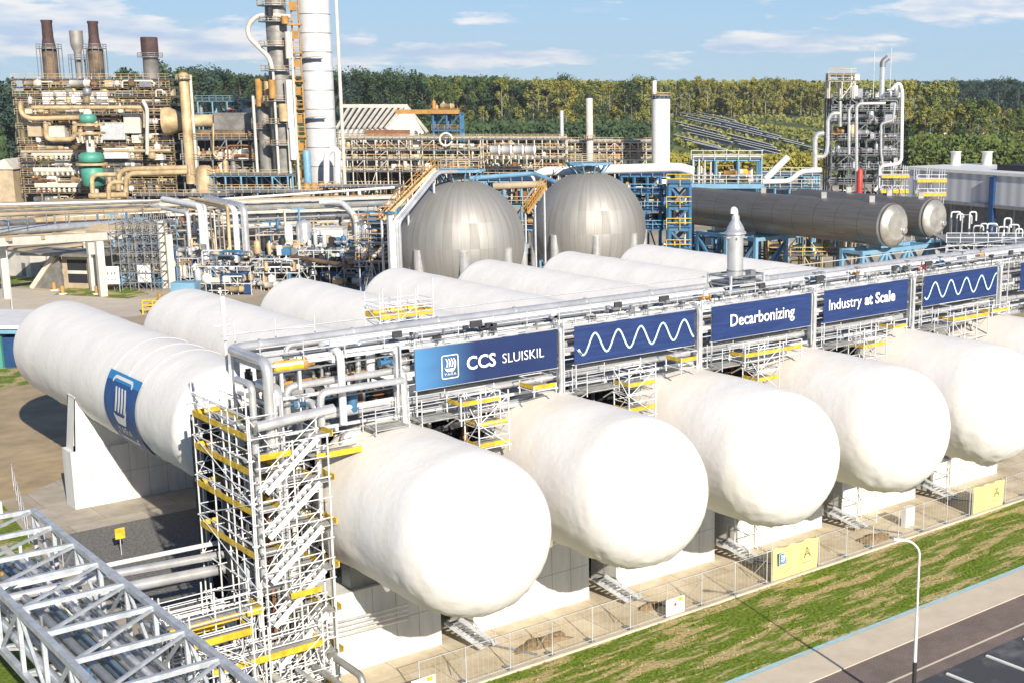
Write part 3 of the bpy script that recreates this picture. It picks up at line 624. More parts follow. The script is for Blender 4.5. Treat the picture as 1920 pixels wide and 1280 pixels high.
# ------------------------------------------------------------------ scaffolding
def deckbox(t, x0, x1, y0, y1, z, planks=1):
    q = MB(); n = max(1, round((y1-y0)/.32))
    for k in range(n): q.box((x0, y0+(y1-y0)*k/n+.01, z-.05), (x1, y0+(y1-y0)*(k+1)/n-.01, z))
    q.build('deck', 'deck', t)
def scaffold(lab, x0, x1, y0, y1, z0, z1, decks, nx=2, ny=1, dz=2.0, group='scaffolds on and below the pipe rack', toes='FLRB', braces=True, tw=.2, over=.7, name='scaffold'):
    t = thing(name, lab, 'scaffold', (x0, y0, z0), group)
    xs = [x0+(x1-x0)*i/nx for i in range(nx+1)]; ys = [y0+(y1-y0)*i/ny for i in range(ny+1)]
    st = [((x, y, z0), (x, y, z1+over*random.uniform(.2, 1.3))) for x in xs for y in ys]
    sticks('standard', st, .042, 'scaf', t)
    lg = []; z = z0+.3
    while z < z1+.1:
        lg += [((x0-.12, y, z), (x1+.12, y, z)) for y in ys] + [((x, y0-.12, z), (x, y1+.12, z)) for x in xs]; z += dz
    sticks('ledger', lg, .032, 'scaf', t)
    gr = []
    for d in decks:
        for h in (.5, 1.0): gr += [] if name == 'scaffold' and z1 == 13.6 and d+h > 14.1 else [((x0, y, d+h), (x1, y, d+h)) for y in (y0, y1)] + [((x, y0, d+h), (x, y1, d+h)) for x in (x0, x1)]
    sticks('guard_rail', gr, .028, 'scaf', t)
    if braces:
        bc = []; z = z0+.3; k = 0
        while z+dz <= z1+.2:
            for y in (y0, y1):
                i = k % nx; bc.append(((xs[i], y-.05, z), (xs[i+1], y-.05, z+dz)) if k % 2 else ((xs[i+1], y-.05, z), (xs[i], y-.05, z+dz)))
            for x in (x0, x1): bc.append(((x-.05, y0, z), (x-.05, y1, z+dz)) if k % 2 else ((x-.05, y1, z), (x-.05, y0, z+dz)))
            z += dz; k += 1
        sticks('brace', bc, .026, 'scaf', t)
    for d in decks:
        deckbox(t, x0, x1, y0, y1, d)
        tb = {'F': ((x0, y0, d+.1), (x1, y0, d+.1)), 'B': ((x0, y1, d+.1), (x1, y1, d+.1)), 'L': ((x0, y0, d+.1), (x0, y1, d+.1)), 'R': ((x1, y0, d+.1), (x1, y1, d+.1))}
        for c in toes: a, b_ = tb[c]; stick('toe_board', a, b_, .05, 'yellow', t, h=tw, cyl=False)
    return t
# bays hanging below the banners, over the gaps between the front tanks
SB = [(33.9, 36.2, 12.3, [13.3], 1), (38.3, 39.7, 13.1, [13.5], 1), (34.9, 36.7, 10.6, [12.1, 11.0], 1),
      (44.6, 46.5, 10.6, [12.7, 11.3], 2), (48.4, 49.6, 12.9, [13.6], 1), (53.4, 58.2, 12.6, [13.2], 2), (54.5, 56.3, 10.6, [11.6], 2), (64.0, 66.2, 11.4, [12.4], 3), (66.9, 68.2, 13.0, [13.3], 3),
      (73.2, 77.2, 11.4, [13.1], 4), (77.6, 79.6, 12.9, [13.2], 4), (83.6, 87.5, 11.6, [13.1], 5)]
BN = ['CCS SLUISKIL banner', 'CCS SLUISKIL banner', 'first wave banner', 'Decarbonizing banner', 'Industry at Scale banner', 'second wave banner', 'right edge banner']
PNM = ['left', 'right', 'lower']; cnt = {}
for (x0, x1, z0, dk, bi) in SB:
    cnt[bi] = cnt.get(bi, 0)+1
    nm = {0: '', 1: 'CCS SLUISKIL banner', 2: 'first wave banner', 3: 'Industry at Scale banner', 4: 'second wave banner', 5: 'banner at the right edge'}
    bn = nm[bi] if not (bi == 2 and x0 > 50) else 'Decarbonizing banner'
    scaffold('hanging scaffold with yellow boards below the %s, %s of its group' % (bn, ORD[cnt[bi]-1]), x0, x1, 54.55, 55.85, z0, 13.6, dk, nx=max(1, round((x1-x0)/1.4)), dz=1.3, over=.25, toes='FL')
# catwalk pieces beneath the rack
for i, (x0, x1) in enumerate([(29.4, 31.2), (31.9, 34.0), (42.0, 44.2), (51.9, 54.0), (61.8, 63.6), (71.6, 73.0)]):
    t = thing('catwalk', 'short grey catwalk at the shoulder of a front tank, %s from the left' % ORD[i], 'catwalk', (x0, 55.5, 11.8), 'grey catwalks under the rack')
    deckbox(t, x0, x1, 54.9, 56.2, 12.75)
    for y in (54.9, 56.2):
        for h in (.5, 1.0): stick('guard_rail', (x0, y, 12.75+h), (x1, y, 12.75+h), .025, 'galv', t)
    for x in (x0, x1):
        for y in (54.9, 56.2): stick('rail_post', (x, y, 12.5), (x, y, 13.9), .03, 'galv', t)
        stick('knee_brace', (x, 54.9, 12.7), (x, 56.3, 11.9), .06, 'galv', t, cyl=False)
# ------------------------------------------------------------------ stair tower
tw_ = scaffold('tall stair scaffold with yellow platforms left of the leftmost front tank', 23.3, 26.5, 55.2, 58.2, 0, 13.4, [], nx=2, ny=2, dz=1.0, braces=False, over=1.2, group='scaffold towers', name='stair_scaffold')
def deckp(t, x0, x1, y0, y1, z, toes, rails=True):
    deckbox(t, x0, x1, y0, y1, z)
    tb = {'F': ((x0, y0, z+.1), (x1, y0, z+.1)), 'B': ((x0, y1, z+.1), (x1, y1, z+.1)), 'L': ((x0, y0, z+.1), (x0, y1, z+.1)), 'R': ((x1, y0, z+.1), (x1, y1, z+.1))}
    for c in toes:
        a, b_ = tb[c]; stick('toe_board', a, b_, .05, 'yellow', t, h=.28, cyl=False)
        if rails and c != 'R':
            for h in (.5, 1.0): stick('guard_rail', Vector(a)+Vector((0, 0, h)), Vector(b_)+Vector((0, 0, h)), .028, 'scaf', t)
for k in range(6):                       # flights all rise to the right
    z = .35+2.12*k
    a = Vector((23.6, 54.75, z)); b_ = Vector((26.2, 54.75, z+2.12))
    for s in (-.32, .32): stick('stringer', a+Vector((0, s, 0)), b_+Vector((0, s, 0)), .05, 'white', tw_, h=.26, cyl=False)
    for j in range(10): c = a.lerp(b_, (j+.5)/10); stick('tread', c+Vector((0, -.3, 0)), c+Vector((0, .3, 0)), .22, 'galv', tw_, h=.035, cyl=False)
    for h in (.5, 1.0): stick('handrail', a+Vector((0, -.36, h)), b_+Vector((0, -.36, h)), .026, 'scaf', tw_)
    deckp(tw_, 25.9, 26.9, 54.4, 55.8, z+2.14, 'R', False)
for y in (54.35,):
    for x in (23.3, 24.9, 26.6): stick('standard', (x, y, 0), (x, y, 13.2), .042, 'scaf', tw_)
    for k in range(14): stick('ledger', (23.2, y, .4+.98*k), (26.7, y, .4+.98*k), .03, 'scaf', tw_)
sp_ = scaffold('side platforms of yellow edged decks beside the blue shield tank', 23.25, 24.6, 55.3, 61.6, 0, 14.6, [], nx=1, ny=3, dz=2.0, group='scaffold towers')
for z in (7.72, 9.8, 11.68, 13.28): deckp(sp_, 23.25, 24.6, 55.3, 61.6, z, 'LBR')
deckp(tw_, 23.4, 25.0, 54.5, 55.6, 12.5, 'F'); deckp(tw_, 26.2, 28.5, 54.7, 56.0, 12.0, 'F')
deckp(tw_, 24.3, 25.8, 54.1, 54.6, 5.9, 'F'); 
for k, z in enumerate((2.3, 4.4, 6.6, 8.7, 10.8)): deckp(tw_, 25.2, 26.5, 56.0, 58.0, z, 'BR', False)
stick('mast', (26.75, 54.9, 0), (26.75, 54.9, 8.4), .13, 'white', tw_, cyl=False)
# tall thin whip antenna pole at the corner of the rack
t = thing('antenna_pole', 'thin white pole with a cross arm rising at the left end of the rack', 'pole', (24.2, 61.2, 0))
p0 = AY(428, 719, 61.2); p1 = AY(418, 560, 61.2); stick('pole', (p0.x, 61.2, 0), (p0.x, 61.2, p1.z), .07, 'white', t, n=8); stick('head', (p0.x, 61.2, p1.z-.9), (p0.x, 61.2, p1.z+.1), .13, 'white', t, n=8)
stick('arm', (p0.x-.5, 61.2, p1.z-1.3), (p0.x+.3, 61.2, p1.z-1.3), .04, 'white', t)
# ------------------------------------------------------------------ cluster of vertical pipes and equipment at the left end
def dropper(px, Y, z0, z1, r, m, lab, dx=0): 
    x = AY(px, 740, Y).x; pipe([(x+dx, Y+1.6, z1), (x, Y+.2, z1), (x, Y, z1-.2), (x, Y, z0)], r, m, lab, 'vertical pipes at the left end of the rack')
dropper(473, 56.0, 6, 15.6, .16, 'inox', 'left silver riser pipe beside the rack end')
dropper(518, 56.4, 5, 15.1, .30, 'inox', 'fat silver riser pipe beside the yellow drum')
dropper(500, 57.2, 6, 15.0, .18, 'inox_dull', 'dull riser pipe left of the fat silver riser')
dropper(590, 55.8, 9, 14.3, .16, 'inox', 'silver riser pipe right of the yellow drum')
dropper(757, 56.3, 10, 15.1, .20, 'inox', 'silver riser pipe at the left edge of the CCS SLUISKIL banner')
c = AY(545, 684, 56.8); t = thing('drum', 'yellow horizontal drum at the left end of the rack', 'drum', (c.x, 56.8, c.z))
b = MB(); b.lathe([(.0, -.9), (.2, -.86), (.27, -.7), (.27, .7), (.2, .86), (0, .9)], c, (1, 0, 0), 16); b.build('shell', 'yellow', t)
b = MB(); b.lathe([(.28, .55), (.33, .57), (.33, .72), (.15, .9), (.15, 1.15)], c, (1, 0, 0), 14); b.build('end_cover', 'orange', t)
for s in (-.5, .4): stick('support', (c.x+s, 56.8, c.z-1.2), (c.x+s, 56.8, c.z-.3), .14, 'galv', t, cyl=False)
q = [(AY(600, 735, 55.3)), (AY(755, 712, 55.3))]; pipe([(q[0].x, 55.3, q[0].z-1.6), (q[0].x, 55.3, q[0].z), (q[1].x, 55.3, q[1].z)], .17, 'inox', 'silver pipe bending from the scaffold towards the banner', 'pipes at the stair scaffold')
q = [(AY(480, 800, 55.0)), (AY(625, 765, 55.0))]; pipe([(q[0].x, 55.0, q[0].z), (q[1].x, 55.0, q[1].z)], .24, 'inox', 'short thick silver pipe across the top of the stair scaffold', 'pipes at the stair scaffold')
q = [(AY(500, 790, 57.0)), (AY(750, 745, 57.0))]; pipe([(q[0].x, 57.0, q[0].z), (q[1].x, 57.0, q[1].z)], .12, 'white', 'thin white pipe behind the top of the stair scaffold', 'pipes at the stair scaffold')
# valves and small fittings scattered over the rack, each a handwheel valve
rnd = random.Random(3)
for k in range(22):
    x = 26+rnd.random()*9 if k < 12 else 40+rnd.random()*45; y = rnd.choice((56.6, 57.3, 58.0)); z = rnd.choice((12.7, 14.2, 15.6)) if k < 12 else 17.0-.35
    m_ = rnd.choice(['orange', 'galv_dark', 'inox', 'blue', 'red' if k % 5 == 0 else 'galv_dark'])
    t = thing('valve', 'small flanged valve on the pipe rack', 'valve', (x, y, z), 'small valves on the pipe rack')
    b = MB(); b.tube((x-.28, y, z), (x+.28, y, z), .13, 8); b.tube((x-.32, y, z), (x-.26, y, z), .2, 8); b.tube((x+.26, y, z), (x+.32, y, z), .2, 8); b.tube((x, y, z), (x, y, z+.42), .06, 6); b.build('valve_body', m_, t)
    b = MB(); b.lathe([(.2, .42), (.24, .44), (.2, .47), (.16, .44)], (x, y, z), (0, 0, 1), 10); b.build('handwheel', 'galv_dark', t)
# ------------------------------------------------------------------ vent stack on the rack
sx, sy = 56.4, 58.6
t = thing('vent_stack', 'silver vent stack with a gooseneck top standing on the rack', 'vent', (sx, sy, 16.4))
b = MB(); b.lathe([(.50, 17.2), (.50, 19.9)], (sx, sy, 0), n=24); b.build('shell', 'inox', t)
b = MB(); b.lathe([(.66, 19.9), (.66, 20.02), (.58, 20.04), (.5, 20.3), (.24, 20.75), (.24, 21.0)], (sx, sy, 0), n=24); b.build('cone', 'inox', t)
b = MB(); b.sweep([(sx, sy, 20.9), (sx, sy, 21.35), (sx-.42, sy-.2, 21.45), (sx-.45, sy-.2, 21.15)], .16, 12); b.build('gooseneck', 'white', t)
for a in range(0, 360, 60): stick('lug', (sx+.5*math.cos(rad(a)), sy+.5*math.sin(rad(a)), 19.7), (sx+.75*math.cos(rad(a)), sy+.75*math.sin(rad(a)), 19.7), .09, 'inox', t, cyl=False)
b = MB(); b.lathe([(.53, 17.6), (.53, 17.7)], (sx, sy, 0), n=20); b.build('band', 'galv_dark', t)
t = thing('support_frame', 'dark steel frame carrying the silver vent stack', 'steel frame', (sx, sy, 16.2))
for dx in (-1.3, 1.5):
    for dy in (-1, 1): stick('post', (sx+dx, sy+dy, 16.2), (sx+dx, sy+dy, 17.5), .12, 'galv', t, cyl=False)
for z in (16.9, 17.4):
    for dy in (-1, 1): stick('rail', (sx-1.35, sy+dy, z), (sx+1.55, sy+dy, z), .1, 'galv_dark', t, cyl=False)
    for dx in (-1.3, 1.5): stick('rail', (sx+dx, sy-1, z), (sx+dx, sy+1, z), .1, 'galv_dark', t, cyl=False)
b = MB(); b.box((sx-1.2, sy-.9, 17.0), (sx+1.4, sy+.9, 17.06)); b.box((sx+.9, sy-.5, 17.06), (sx+1.3, sy, 17.6)); b.build('platform', 'galv_dark', t)
# ------------------------------------------------------------------ work cage on the third rear tank
c0 = G(712, 606, 12.9); 
t = scaffold('small work cage with yellow boards standing on the crest of a rear tank', c0.x, c0.x+4.2, c0.y-.1, c0.y+2.0, 11.6, 14.6, [13.2], nx=3, dz=1.0, over=.9, group='scaffold towers', toes='FLRB', tw=.36, name='work_cage')
# ------------------------------------------------------------------ guard rails standing on the leftmost rear tank
t = thing('guard_rail_run', 'thin scaffold railing standing in front of the second rear tank', 'railing', (26, 62, 15))
a = AY(440, 625, 61.5); b_ = AY(590, 612, 61.5)
for h in (0, .5): stick('rail', (a.x, 61.5, a.z-h), (b_.x, 61.5, b_.z-h), .03, 'scaf', t)
for k in range(3): c = a.lerp(b_, k/2); stick('rail_post', (c.x, 61.5, 16.2), (c.x, 61.5, c.z+.6), .03, 'scaf', t)
# ================================================================== LAMP, FENCE, BOARDS
lx, ly = 46.08, 35.61
t = thing('street_lamp', 'tall street lamp with a curved arm by the road', 'street lamp', (lx, ly, 0))
b = MB(); b.tube((lx, ly, 0), (lx, ly, 2.75), .10, 12); b.build('base_sleeve', 'lampblack', t)
b = MB(); b.tube((lx, ly, 2.75), (lx, ly, 5.0), .085, 12, .07); b.sweep([(lx, ly, 4.9), (lx, ly, 8.2), (lx-.35, ly+.2, 8.6), (lx-.7, ly+.4, 8.7)], .05, 10, .35); b.build('pole', 'white', t)
b = MB(); b.bar((lx-.65, ly+.37, 8.71), (lx-1.1, ly+.65, 8.78), .18, .09); b.build('lamp_head', 'white', t)
mat('bannersheet', (.78, .68, .26), .6, 0, .12, 1.0, coord=W, bump=.4, bscale=1.5); mat('paper', (.82, .82, .80), .6)
def fence(x0, x1, n, lab):
    t = thing('fence', lab, 'fence', (x0, 51.95, 0), 'temporary site fences on the apron')
    for k in range(n+1):
        x = x0+(x1-x0)*k/n; stick('post', (x, 51.95, .05), (x, 51.95, 2.05), .03, 'galv', t)
        b = MB(); b.box((x-.12, 51.7, 0), (x+.12, 52.5, .12)); b.build('foot_block', 'galv_dark', t)
        if k % 2: stick('back_stay', (x, 51.95, 1.6), (x, 53.3, .05), .022, 'galv', t)
    for z in (.2, 2.0): stick('rail', (x0, 51.95, z), (x1, 51.95, z), .02, 'galv', t)
    q = MB(); k = x0
    while k < x1: q.bar((k, 51.95, .2), (k, 51.95, 2.0), .006); k += .30
    q.build('mesh_infill', 'galv', t)
fence(29.5, 52.9, 9, 'low mesh fence along the apron left of the first yellow board'); fence(57.4, 72.5, 6, 'low mesh fence between the two yellow boards'); fence(76.6, 98, 8, 'low mesh fence right of the second yellow board')
def pershape(t, x, z, s):     # line drawn figure on the sheets
    b = MB(); pts = [(-.28, -.35), (-.1, .05), (0, .4), (.12, .05), (.32, -.3)]
    for a, c in zip(pts[:-1], pts[1:]): b.bar((x+a[0]*s, 51.82, z+a[1]*s), (x+c[0]*s, 51.82, z+c[1]*s), .05*s, .01, (0, 1, 0))
    b.bar((x-.2*s, 51.82, z-.1*s), (x+.2*s, 51.82, z-.1*s), .05*s, .01, (0, 1, 0)); b.build('emblem', 'gasket', t)
def board(x0, x1, z1, lab, badge):
    t = thing('fence_banner', lab, 'banner', (x0, 51.88, 0), 'yellow boards on the fence')
    b = MB(); n = 14; vs = [(x0+(x1-x0)*i/n, 51.88+.05*math.sin(i*1.3)*(j), .12+(z1-.12)*j/3) for i in range(n+1) for j in range(4)]
    b.add(vs, [(i*4+j, (i+1)*4+j, (i+1)*4+j+1, i*4+j+1) for i in range(n) for j in range(3)], True); b.build('sheet', 'bannersheet', t)
    for x in (x0, x1): stick('post', (x, 51.97, 0), (x, 51.97, z1+.1), .035, 'galv', t)
    xr = x0+(x1-x0)*.76; pershape(t, xr, z1*.62, .9)
    b = MB(); b.box((xr-.35, 51.80, z1*.62-.62), (xr+.35, 51.81, z1*.62-.55)); b.build('small_print', 'brick_tan', t)
    if badge:
        b = MB(); b.box((x0+.4, 51.79, .98), (x0+1.1, 51.80, 1.78)); b.build('badge_panel', 'blue', t)
        shield(t, lambda u, v, o: Vector((x0+.75+u, 51.78, 1.38+v)), .6)
        b = MB(); b.box((x0+.4, 51.80, .62), (x0+1.6, 51.81, .68)); b.box((x0+.4, 51.80, .45), (x0+1.3, 51.81, .5)); b.build('small_print', 'brick_tan', t)
board(53.3, 57.15, 2.05, 'large yellow board with a blue badge and a black emblem on the fence', True)
board(72.8, 76.2, 1.95, 'farther yellow board with only a black emblem on the fence', False)
def notice(px, py, w_, h_, lab):
    g = G(px, py); t = thing('notice_board', lab, 'notice board', (g.x, 51.9, 0), 'white notice boards on the fence')
    b = MB(); b.box((g.x-w_/2, 51.83, .15), (g.x+w_/2, 51.86, .15+h_)); b.build('panel', 'paper', t)
    b = MB(); b.box((g.x+w_*.15, 51.82, h_-.1), (g.x+w_*.4, 51.83, h_+.1)); b.build('yellow_sign', 'yellow', t)
    b = MB(); b.lathe([(.09, 0), (.09, .01)], (g.x, 51.825, .15+h_*.6), (0, -1, 0), 12); b.build('red_symbol', 'red', t)
notice(775, 1300, 1.3, 1.05, 'white notice board with a yellow corner at the bottom edge of the picture'); notice(1233, 1140, 1.35, .95, 'white notice board with a yellow corner on the fence under the second tank')
g = G(1706, 986); t = tag(MB().box((g.x-.45, g.y, 0), (g.x+.45, g.y+.4, 1.35)).build('utility_cabinet', 'white'), 'small white cabinet on the apron between the fence and the piers', 'cabinet')
# thin scaffold frames standing in front of the right hand piers
for (px, py, lab) in [(1395, 1050, 'small open scaffold at the left end of the fourth pier'),
                      (1590, 985, 'small open scaffold at the left end of the fifth pier'), (1755, 930, 'small open scaffold with a dark platform at the sixth pier')]:
    g = G(px, py); scaffold(lab, g.x, g.x+2.0, 55.3, 56.6, 0, 3.6, [3.0] if px > 1300 else [], nx=1, dz=1.5, toes='', group='small scaffolds in front of the piers', over=.3, braces=False)
# slim horizontal pipes crossing in front of the first pier
for k, z in enumerate((3.0, 2.75, 2.5, 2.25)): pipe([(18, 56.4, z+.35), (31.5, 56.4, z)], .07, 'inox', 'thin silver pipe across the first pier, %s from the top' % ORD[k], 'thin pipes across the first pier', 8)
# drain channel grids on the apron
for i in range(5):
    x = TX[i]+3.4; tag(MB().bar((x+1.2, 55.8, .05), (x+2.6, 52.6, .05), .16, .05).build('kerb_channel', 'galv_dark'), 'thin dark drain channel crossing the apron, %s from the left' % ORD[i], 'drain channel', 'drain channels across the apron')
# ------------------------------------------------------------------ fence and small things left, around the big pier
t = thing('fence', 'wire mesh fence around the slab below the leftmost rear tank', 'fence', (22, 90, 0))
P = [Vector((24.6, 101, 0)), Vector((22.0, 88, 0)), Vector((22.6, 76, 0)), Vector((22.8, 70, 0))]
for a, c in zip(P[:-1], P[1:]):
    n = max(1, int((c-a).length/2.6))
    for k in range(n): q = a.lerp(c, k/n); stick('post', q, q+Vector((0, 0, 2)), .03, 'galv', t)
    for z in (.3, 1.95): stick('rail', a+Vector((0, 0, z)), c+Vector((0, 0, z)), .02, 'galv', t)
tag(MB().box((19.6, 95.5, 0), (22.4, 97.0, .9)).build('concrete_block', 'pierwhite'), 'pale concrete block at the corner of the slab beside the truss bridge', 'concrete block')
tag(MB().box((20.2, 88, 0), (20.6, 62, .22)).build('slab_kerb', 'concrete'), kind='structure')
g = G(228, 1040); t = thing('safety_sign', 'small yellow warning sign on the fence by the gravel bed', 'sign', (g.x, g.y, 0)); stick('post', g, g+Vector((0, 0, 1.8)), .03, 'galv', t); b = MB(); b.box((g.x-.3, g.y-.06, 1.1), (g.x+.3, g.y-.03, 1.8)); b.build('panel', 'yellow', t)
# ================================================================== TRUSS BRIDGE, BOTTOM LEFT
TXL, TXR, TZT, TZB = 13.1, 17.4, 8.0, 5.2
t = thing('truss_bridge', 'galvanised lattice truss pipe bridge in the bottom left corner', 'truss bridge', (TXL, 33, 0))
Y_ = [35.2+3.32*k for k in range(11)]
for x in (TXL, TXR):
    for z in (TZT, TZB): stick('chord', (x, Y_[0], z), (x, Y_[-1], z), .26, 'galv_truss', t, cyl=False)
tr = []; vt = []; dg = []
for i, y in enumerate(Y_):
    tr += [((TXL, y, TZT+.02), (TXR, y, TZT+.02)), ((TXL, y, TZB), (TXR, y, TZB))]
    vt += [((x, y, TZB), (x, y, TZT)) for x in (TXL, TXR)]
    if i < len(Y_)-1:
        y2 = Y_[i+1]
        dg += [((x, y, TZB), (x, y2, TZT)) if i % 2 else ((x, y2, TZB), (x, y, TZT)) for x in (TXL, TXR)]
        dg += [((TXL, y, TZT-.02), (TXR, y2, TZT-.02))]
        dg += [((TXR, y, TZB), (TXL, y2, TZB))]
sticks('cross_beam', tr, .21, 'galv_truss', t, cyl=False); sticks('vertical', vt, .17, 'galv_truss', t, cyl=False); sticks('diagonal', dg, .12, 'galv_truss', t, cyl=False)
for y in (Y_[0], Y_[5], Y_[-1]):
    for x in (TXL, TXR): stick('leg', (x, y, 0), (x, y, TZB), .35, 'galv_truss', t, cyl=False)
for k in range(7):
    x = TXL+.55+.53*k; pipe([(x, 34.5, TZB+.45), (x, 68.6, TZB+.45), (x, 68.6, 1.0)], (.2, .14, .24, .1, .22, .16, .2)[k], ('inox', 'inox_dull', 'inox', 'offwhite', 'slateblue', 'inox', 'galv_dark')[k],
        '%s pipe from the left inside the truss bridge' % ORD[k], 'pipes inside the truss bridge')
for k in range(5):
    x = TXL+.9+.66*k; pipe([(x, 34.5, TZB+1.35), (x, 66, TZB+1.35)], (.1, .18, .1, .15, .12)[k], ('inox', 'galv_dark', 'slateblue', 'inox', 'inox_dull')[k],
        '%s pipe from the left on the upper tier inside the truss bridge' % ORD[k], 'pipes inside the truss bridge')
for k in range(10):
    y = 37+3.32*k; x = TXL+.7+(k*1.7 % 3.2); v_ = thing('valve', 'small valve on the pipes inside the truss bridge', 'valve', (x, y, TZB+.9), 'small valves inside the truss bridge')
    b = MB(); b.box((x-.2, y-.2, TZB+.85), (x+.25, y+.2, TZB+1.2)); b.tube((x, y, TZB+1.2), (x, y, TZB+1.65), .08, 8); b.build('valve_body', rnd.choice(['blue', 'galv_dark', 'orange', 'white']), v_)
# ------------------------------------------------------------------ low platforms between the truss and the stair tower
LP = [(18.4, 22.7, 53.6, 55.0, 5.85, 'widest lower platform with a yellow edge left of the stair scaffold'), (20.2, 25.4, 53.4, 54.8, 3.6, 'grey decked platform with a long yellow edge at the foot of the stair scaffold'),
      (19.2, 21.6, 55.4, 56.6, 4.9, 'short platform with a yellow edge behind the lower platforms'), (21.6, 25.6, 53.0, 54.2, 1.6, 'lowest platform with a yellow edge at the bottom of the picture'),
      (18.9, 21.6, 52.2, 53.4, 5.6, 'small platform with a yellow edge beside the truss bridge')]
for (x0, x1, y0, y1, z, lab) in LP:
    scaffold(lab, x0, x1, y0, y1, 0, z+1.1, [z], nx=2 if x1-x0 > 3 else 1, dz=1.9, group='low platforms beside the stair scaffold', toes='FR', tw=.3, over=.5)
for k, (a, c, r, m_, lab) in enumerate([((215, 1075), (470, 1035), .20, 'inox', 'upper of two long silver pipes running into the stair scaffold'), ((240, 1100), (480, 1058), .27, 'inox', 'lower and thicker of two long silver pipes running into the stair scaffold'),
        ((220, 1055), (330, 1035), .12, 'white', 'white pipe behind the two long silver pipes')]):
    a = AY(*a, 60.5+.5*k-.6*(k == 1)); c = AY(*c, a.y); pipe([(a.x-5.2, a.y, a.z), (a.x, a.y, a.z), (c.x+3.4, a.y, c.z), (c.x+3.4, a.y, 1)], r, m_, lab, 'pipes left of the stair scaffold', 14)
rnd = random.Random(5)
for k in range(16):        # pumps, boxes and short risers below
    x = 18.2+rnd.random()*8; y = 55.5+rnd.random()*6; h = 1.2+rnd.random()*2.6; r = .12+rnd.random()*.16
    kind = k % 3
    if kind == 0:
        t = thing('pump', 'grey pump set on the ground left of the stair scaffold', 'pump', (x, y, 0), 'pumps below the lower platforms')
        b = MB(); b.tube((x-.7, y, .8), (x+.3, y, .8), .35, 12); b.lathe([(.45, 0), (.5, .1), (.5, .3), (.2, .45)], (x+.3, y, .8), (1, 0, 0), 14); b.build('motor', rnd.choice(['blue', 'galv_dark', 'inox']), t); b = MB(); b.box((x-.9, y-.45, 0), (x+.9, y+.45, .4)); b.build('plinth', 'concrete', t)
    else:
        pipe([(x, y+1.2, h), (x, y, h), (x, y, .3), (x+1.5, y, .3)], r, rnd.choice(['inox', 'white', 'inox_dull', 'offwhite']), 'bent riser pipe on the ground behind the lower platforms', 'bent riser pipes behind the lower platforms', 10)
for k in range(9):
    x = 18.5+.95*k; y = 51.2+.2*(k % 3)-.5; pipe([(x, y+3, 2.6-.2*(k % 2)), (x, y, 2.6-.2*(k % 2)), (x, y, .2)], .11+.03*(k % 3), rnd.choice(['inox', 'offwhite', 'inox_dull']), 'short bent pipe at the foot of the lower platforms', 'short bent pipes at the foot of the lower platforms', 10)
# yellow edged walkway under the truss, far bottom left
scaffold('dark scaffold with yellow boards under the truss bridge at the bottom left', 8.6, 12.6, 38, 46, 0, 4.6, [1.8, 3.8], nx=2, ny=3, dz=1.9, group='low platforms beside the stair scaffold', toes='FRLB')
scaffold('second dark scaffold under the truss bridge nearer the pipes', 9.2, 12.4, 47, 55, 0, 3.8, [3.0], nx=2, ny=3, dz=1.9, group='low platforms beside the stair scaffold', toes='FRLB')
for k in range(6):
    x = 8.8+.75*k; pipe([(x, 36, 1.2), (x, 56, 1.2)], .15, ('rust', 'inox', 'orange', 'inox_dull', 'blue', 'inox')[k], 'low pipe under the truss bridge, %s from the left' % ORD[k], 'low pipes under the truss bridge')
# ================================================================== SPHERES
def sphere(px, py, R_, Y, lab):
    c = AY(px, py, Y); t = thing('sphere_tank', lab, 'spherical tank', (c.x, c.y, 0), 'metal spherical tanks')
    b = MB(); n, m_ = 72, 40; vs = [(c.x+R_*math.sin(math.pi*i/m_)*math.cos(2*math.pi*j/n), c.y+R_*math.sin(math.pi*i/m_)*math.sin(2*math.pi*j/n), c.z+R_*math.cos(math.pi*i/m_)) for i in range(m_+1) for j in range(n)]
    b.add([Vector(q)-Vector((c.x, c.y, c.z)) for q in vs], [(i*n+j, (i+1)*n+j, (i+1)*n+(j+1) % n, i*n+(j+1) % n) for i in range(m_) for j in range(n)], True)
    ORG['_tmp'] = 0
    o = b.build('shell', 'sphere_metal', None); o.parent = t; o.location = c-Vector((c.x, c.y, 0))
    b = MB()
    for k in range(8):
        a = 2*math.pi*k/8+.25; x, y = c.x+R_*.97*math.cos(a), c.y+R_*.97*math.sin(a)
        g = MB(); g.tube((x, y, 0), (x, y, c.z-.2), .55, 12); g.build('leg', 'inox', t)
    b = MB(); b.lathe([(1.2, c.z+R_-.1), (1.2, c.z+R_+.35), (0.4, c.z+R_+.5), (.4, c.z+R_+1.0)], (c.x, c.y, 0)); b.build('manhole', 'inox_dull', t)
    return c, t
c1, s1 = sphere(866, 455, 7.75, 140, 'left metal sphere with a stair climbing its left side'); c2, s2 = sphere(1105, 429, 7.75, 144, 'right metal sphere behind the rear tanks')
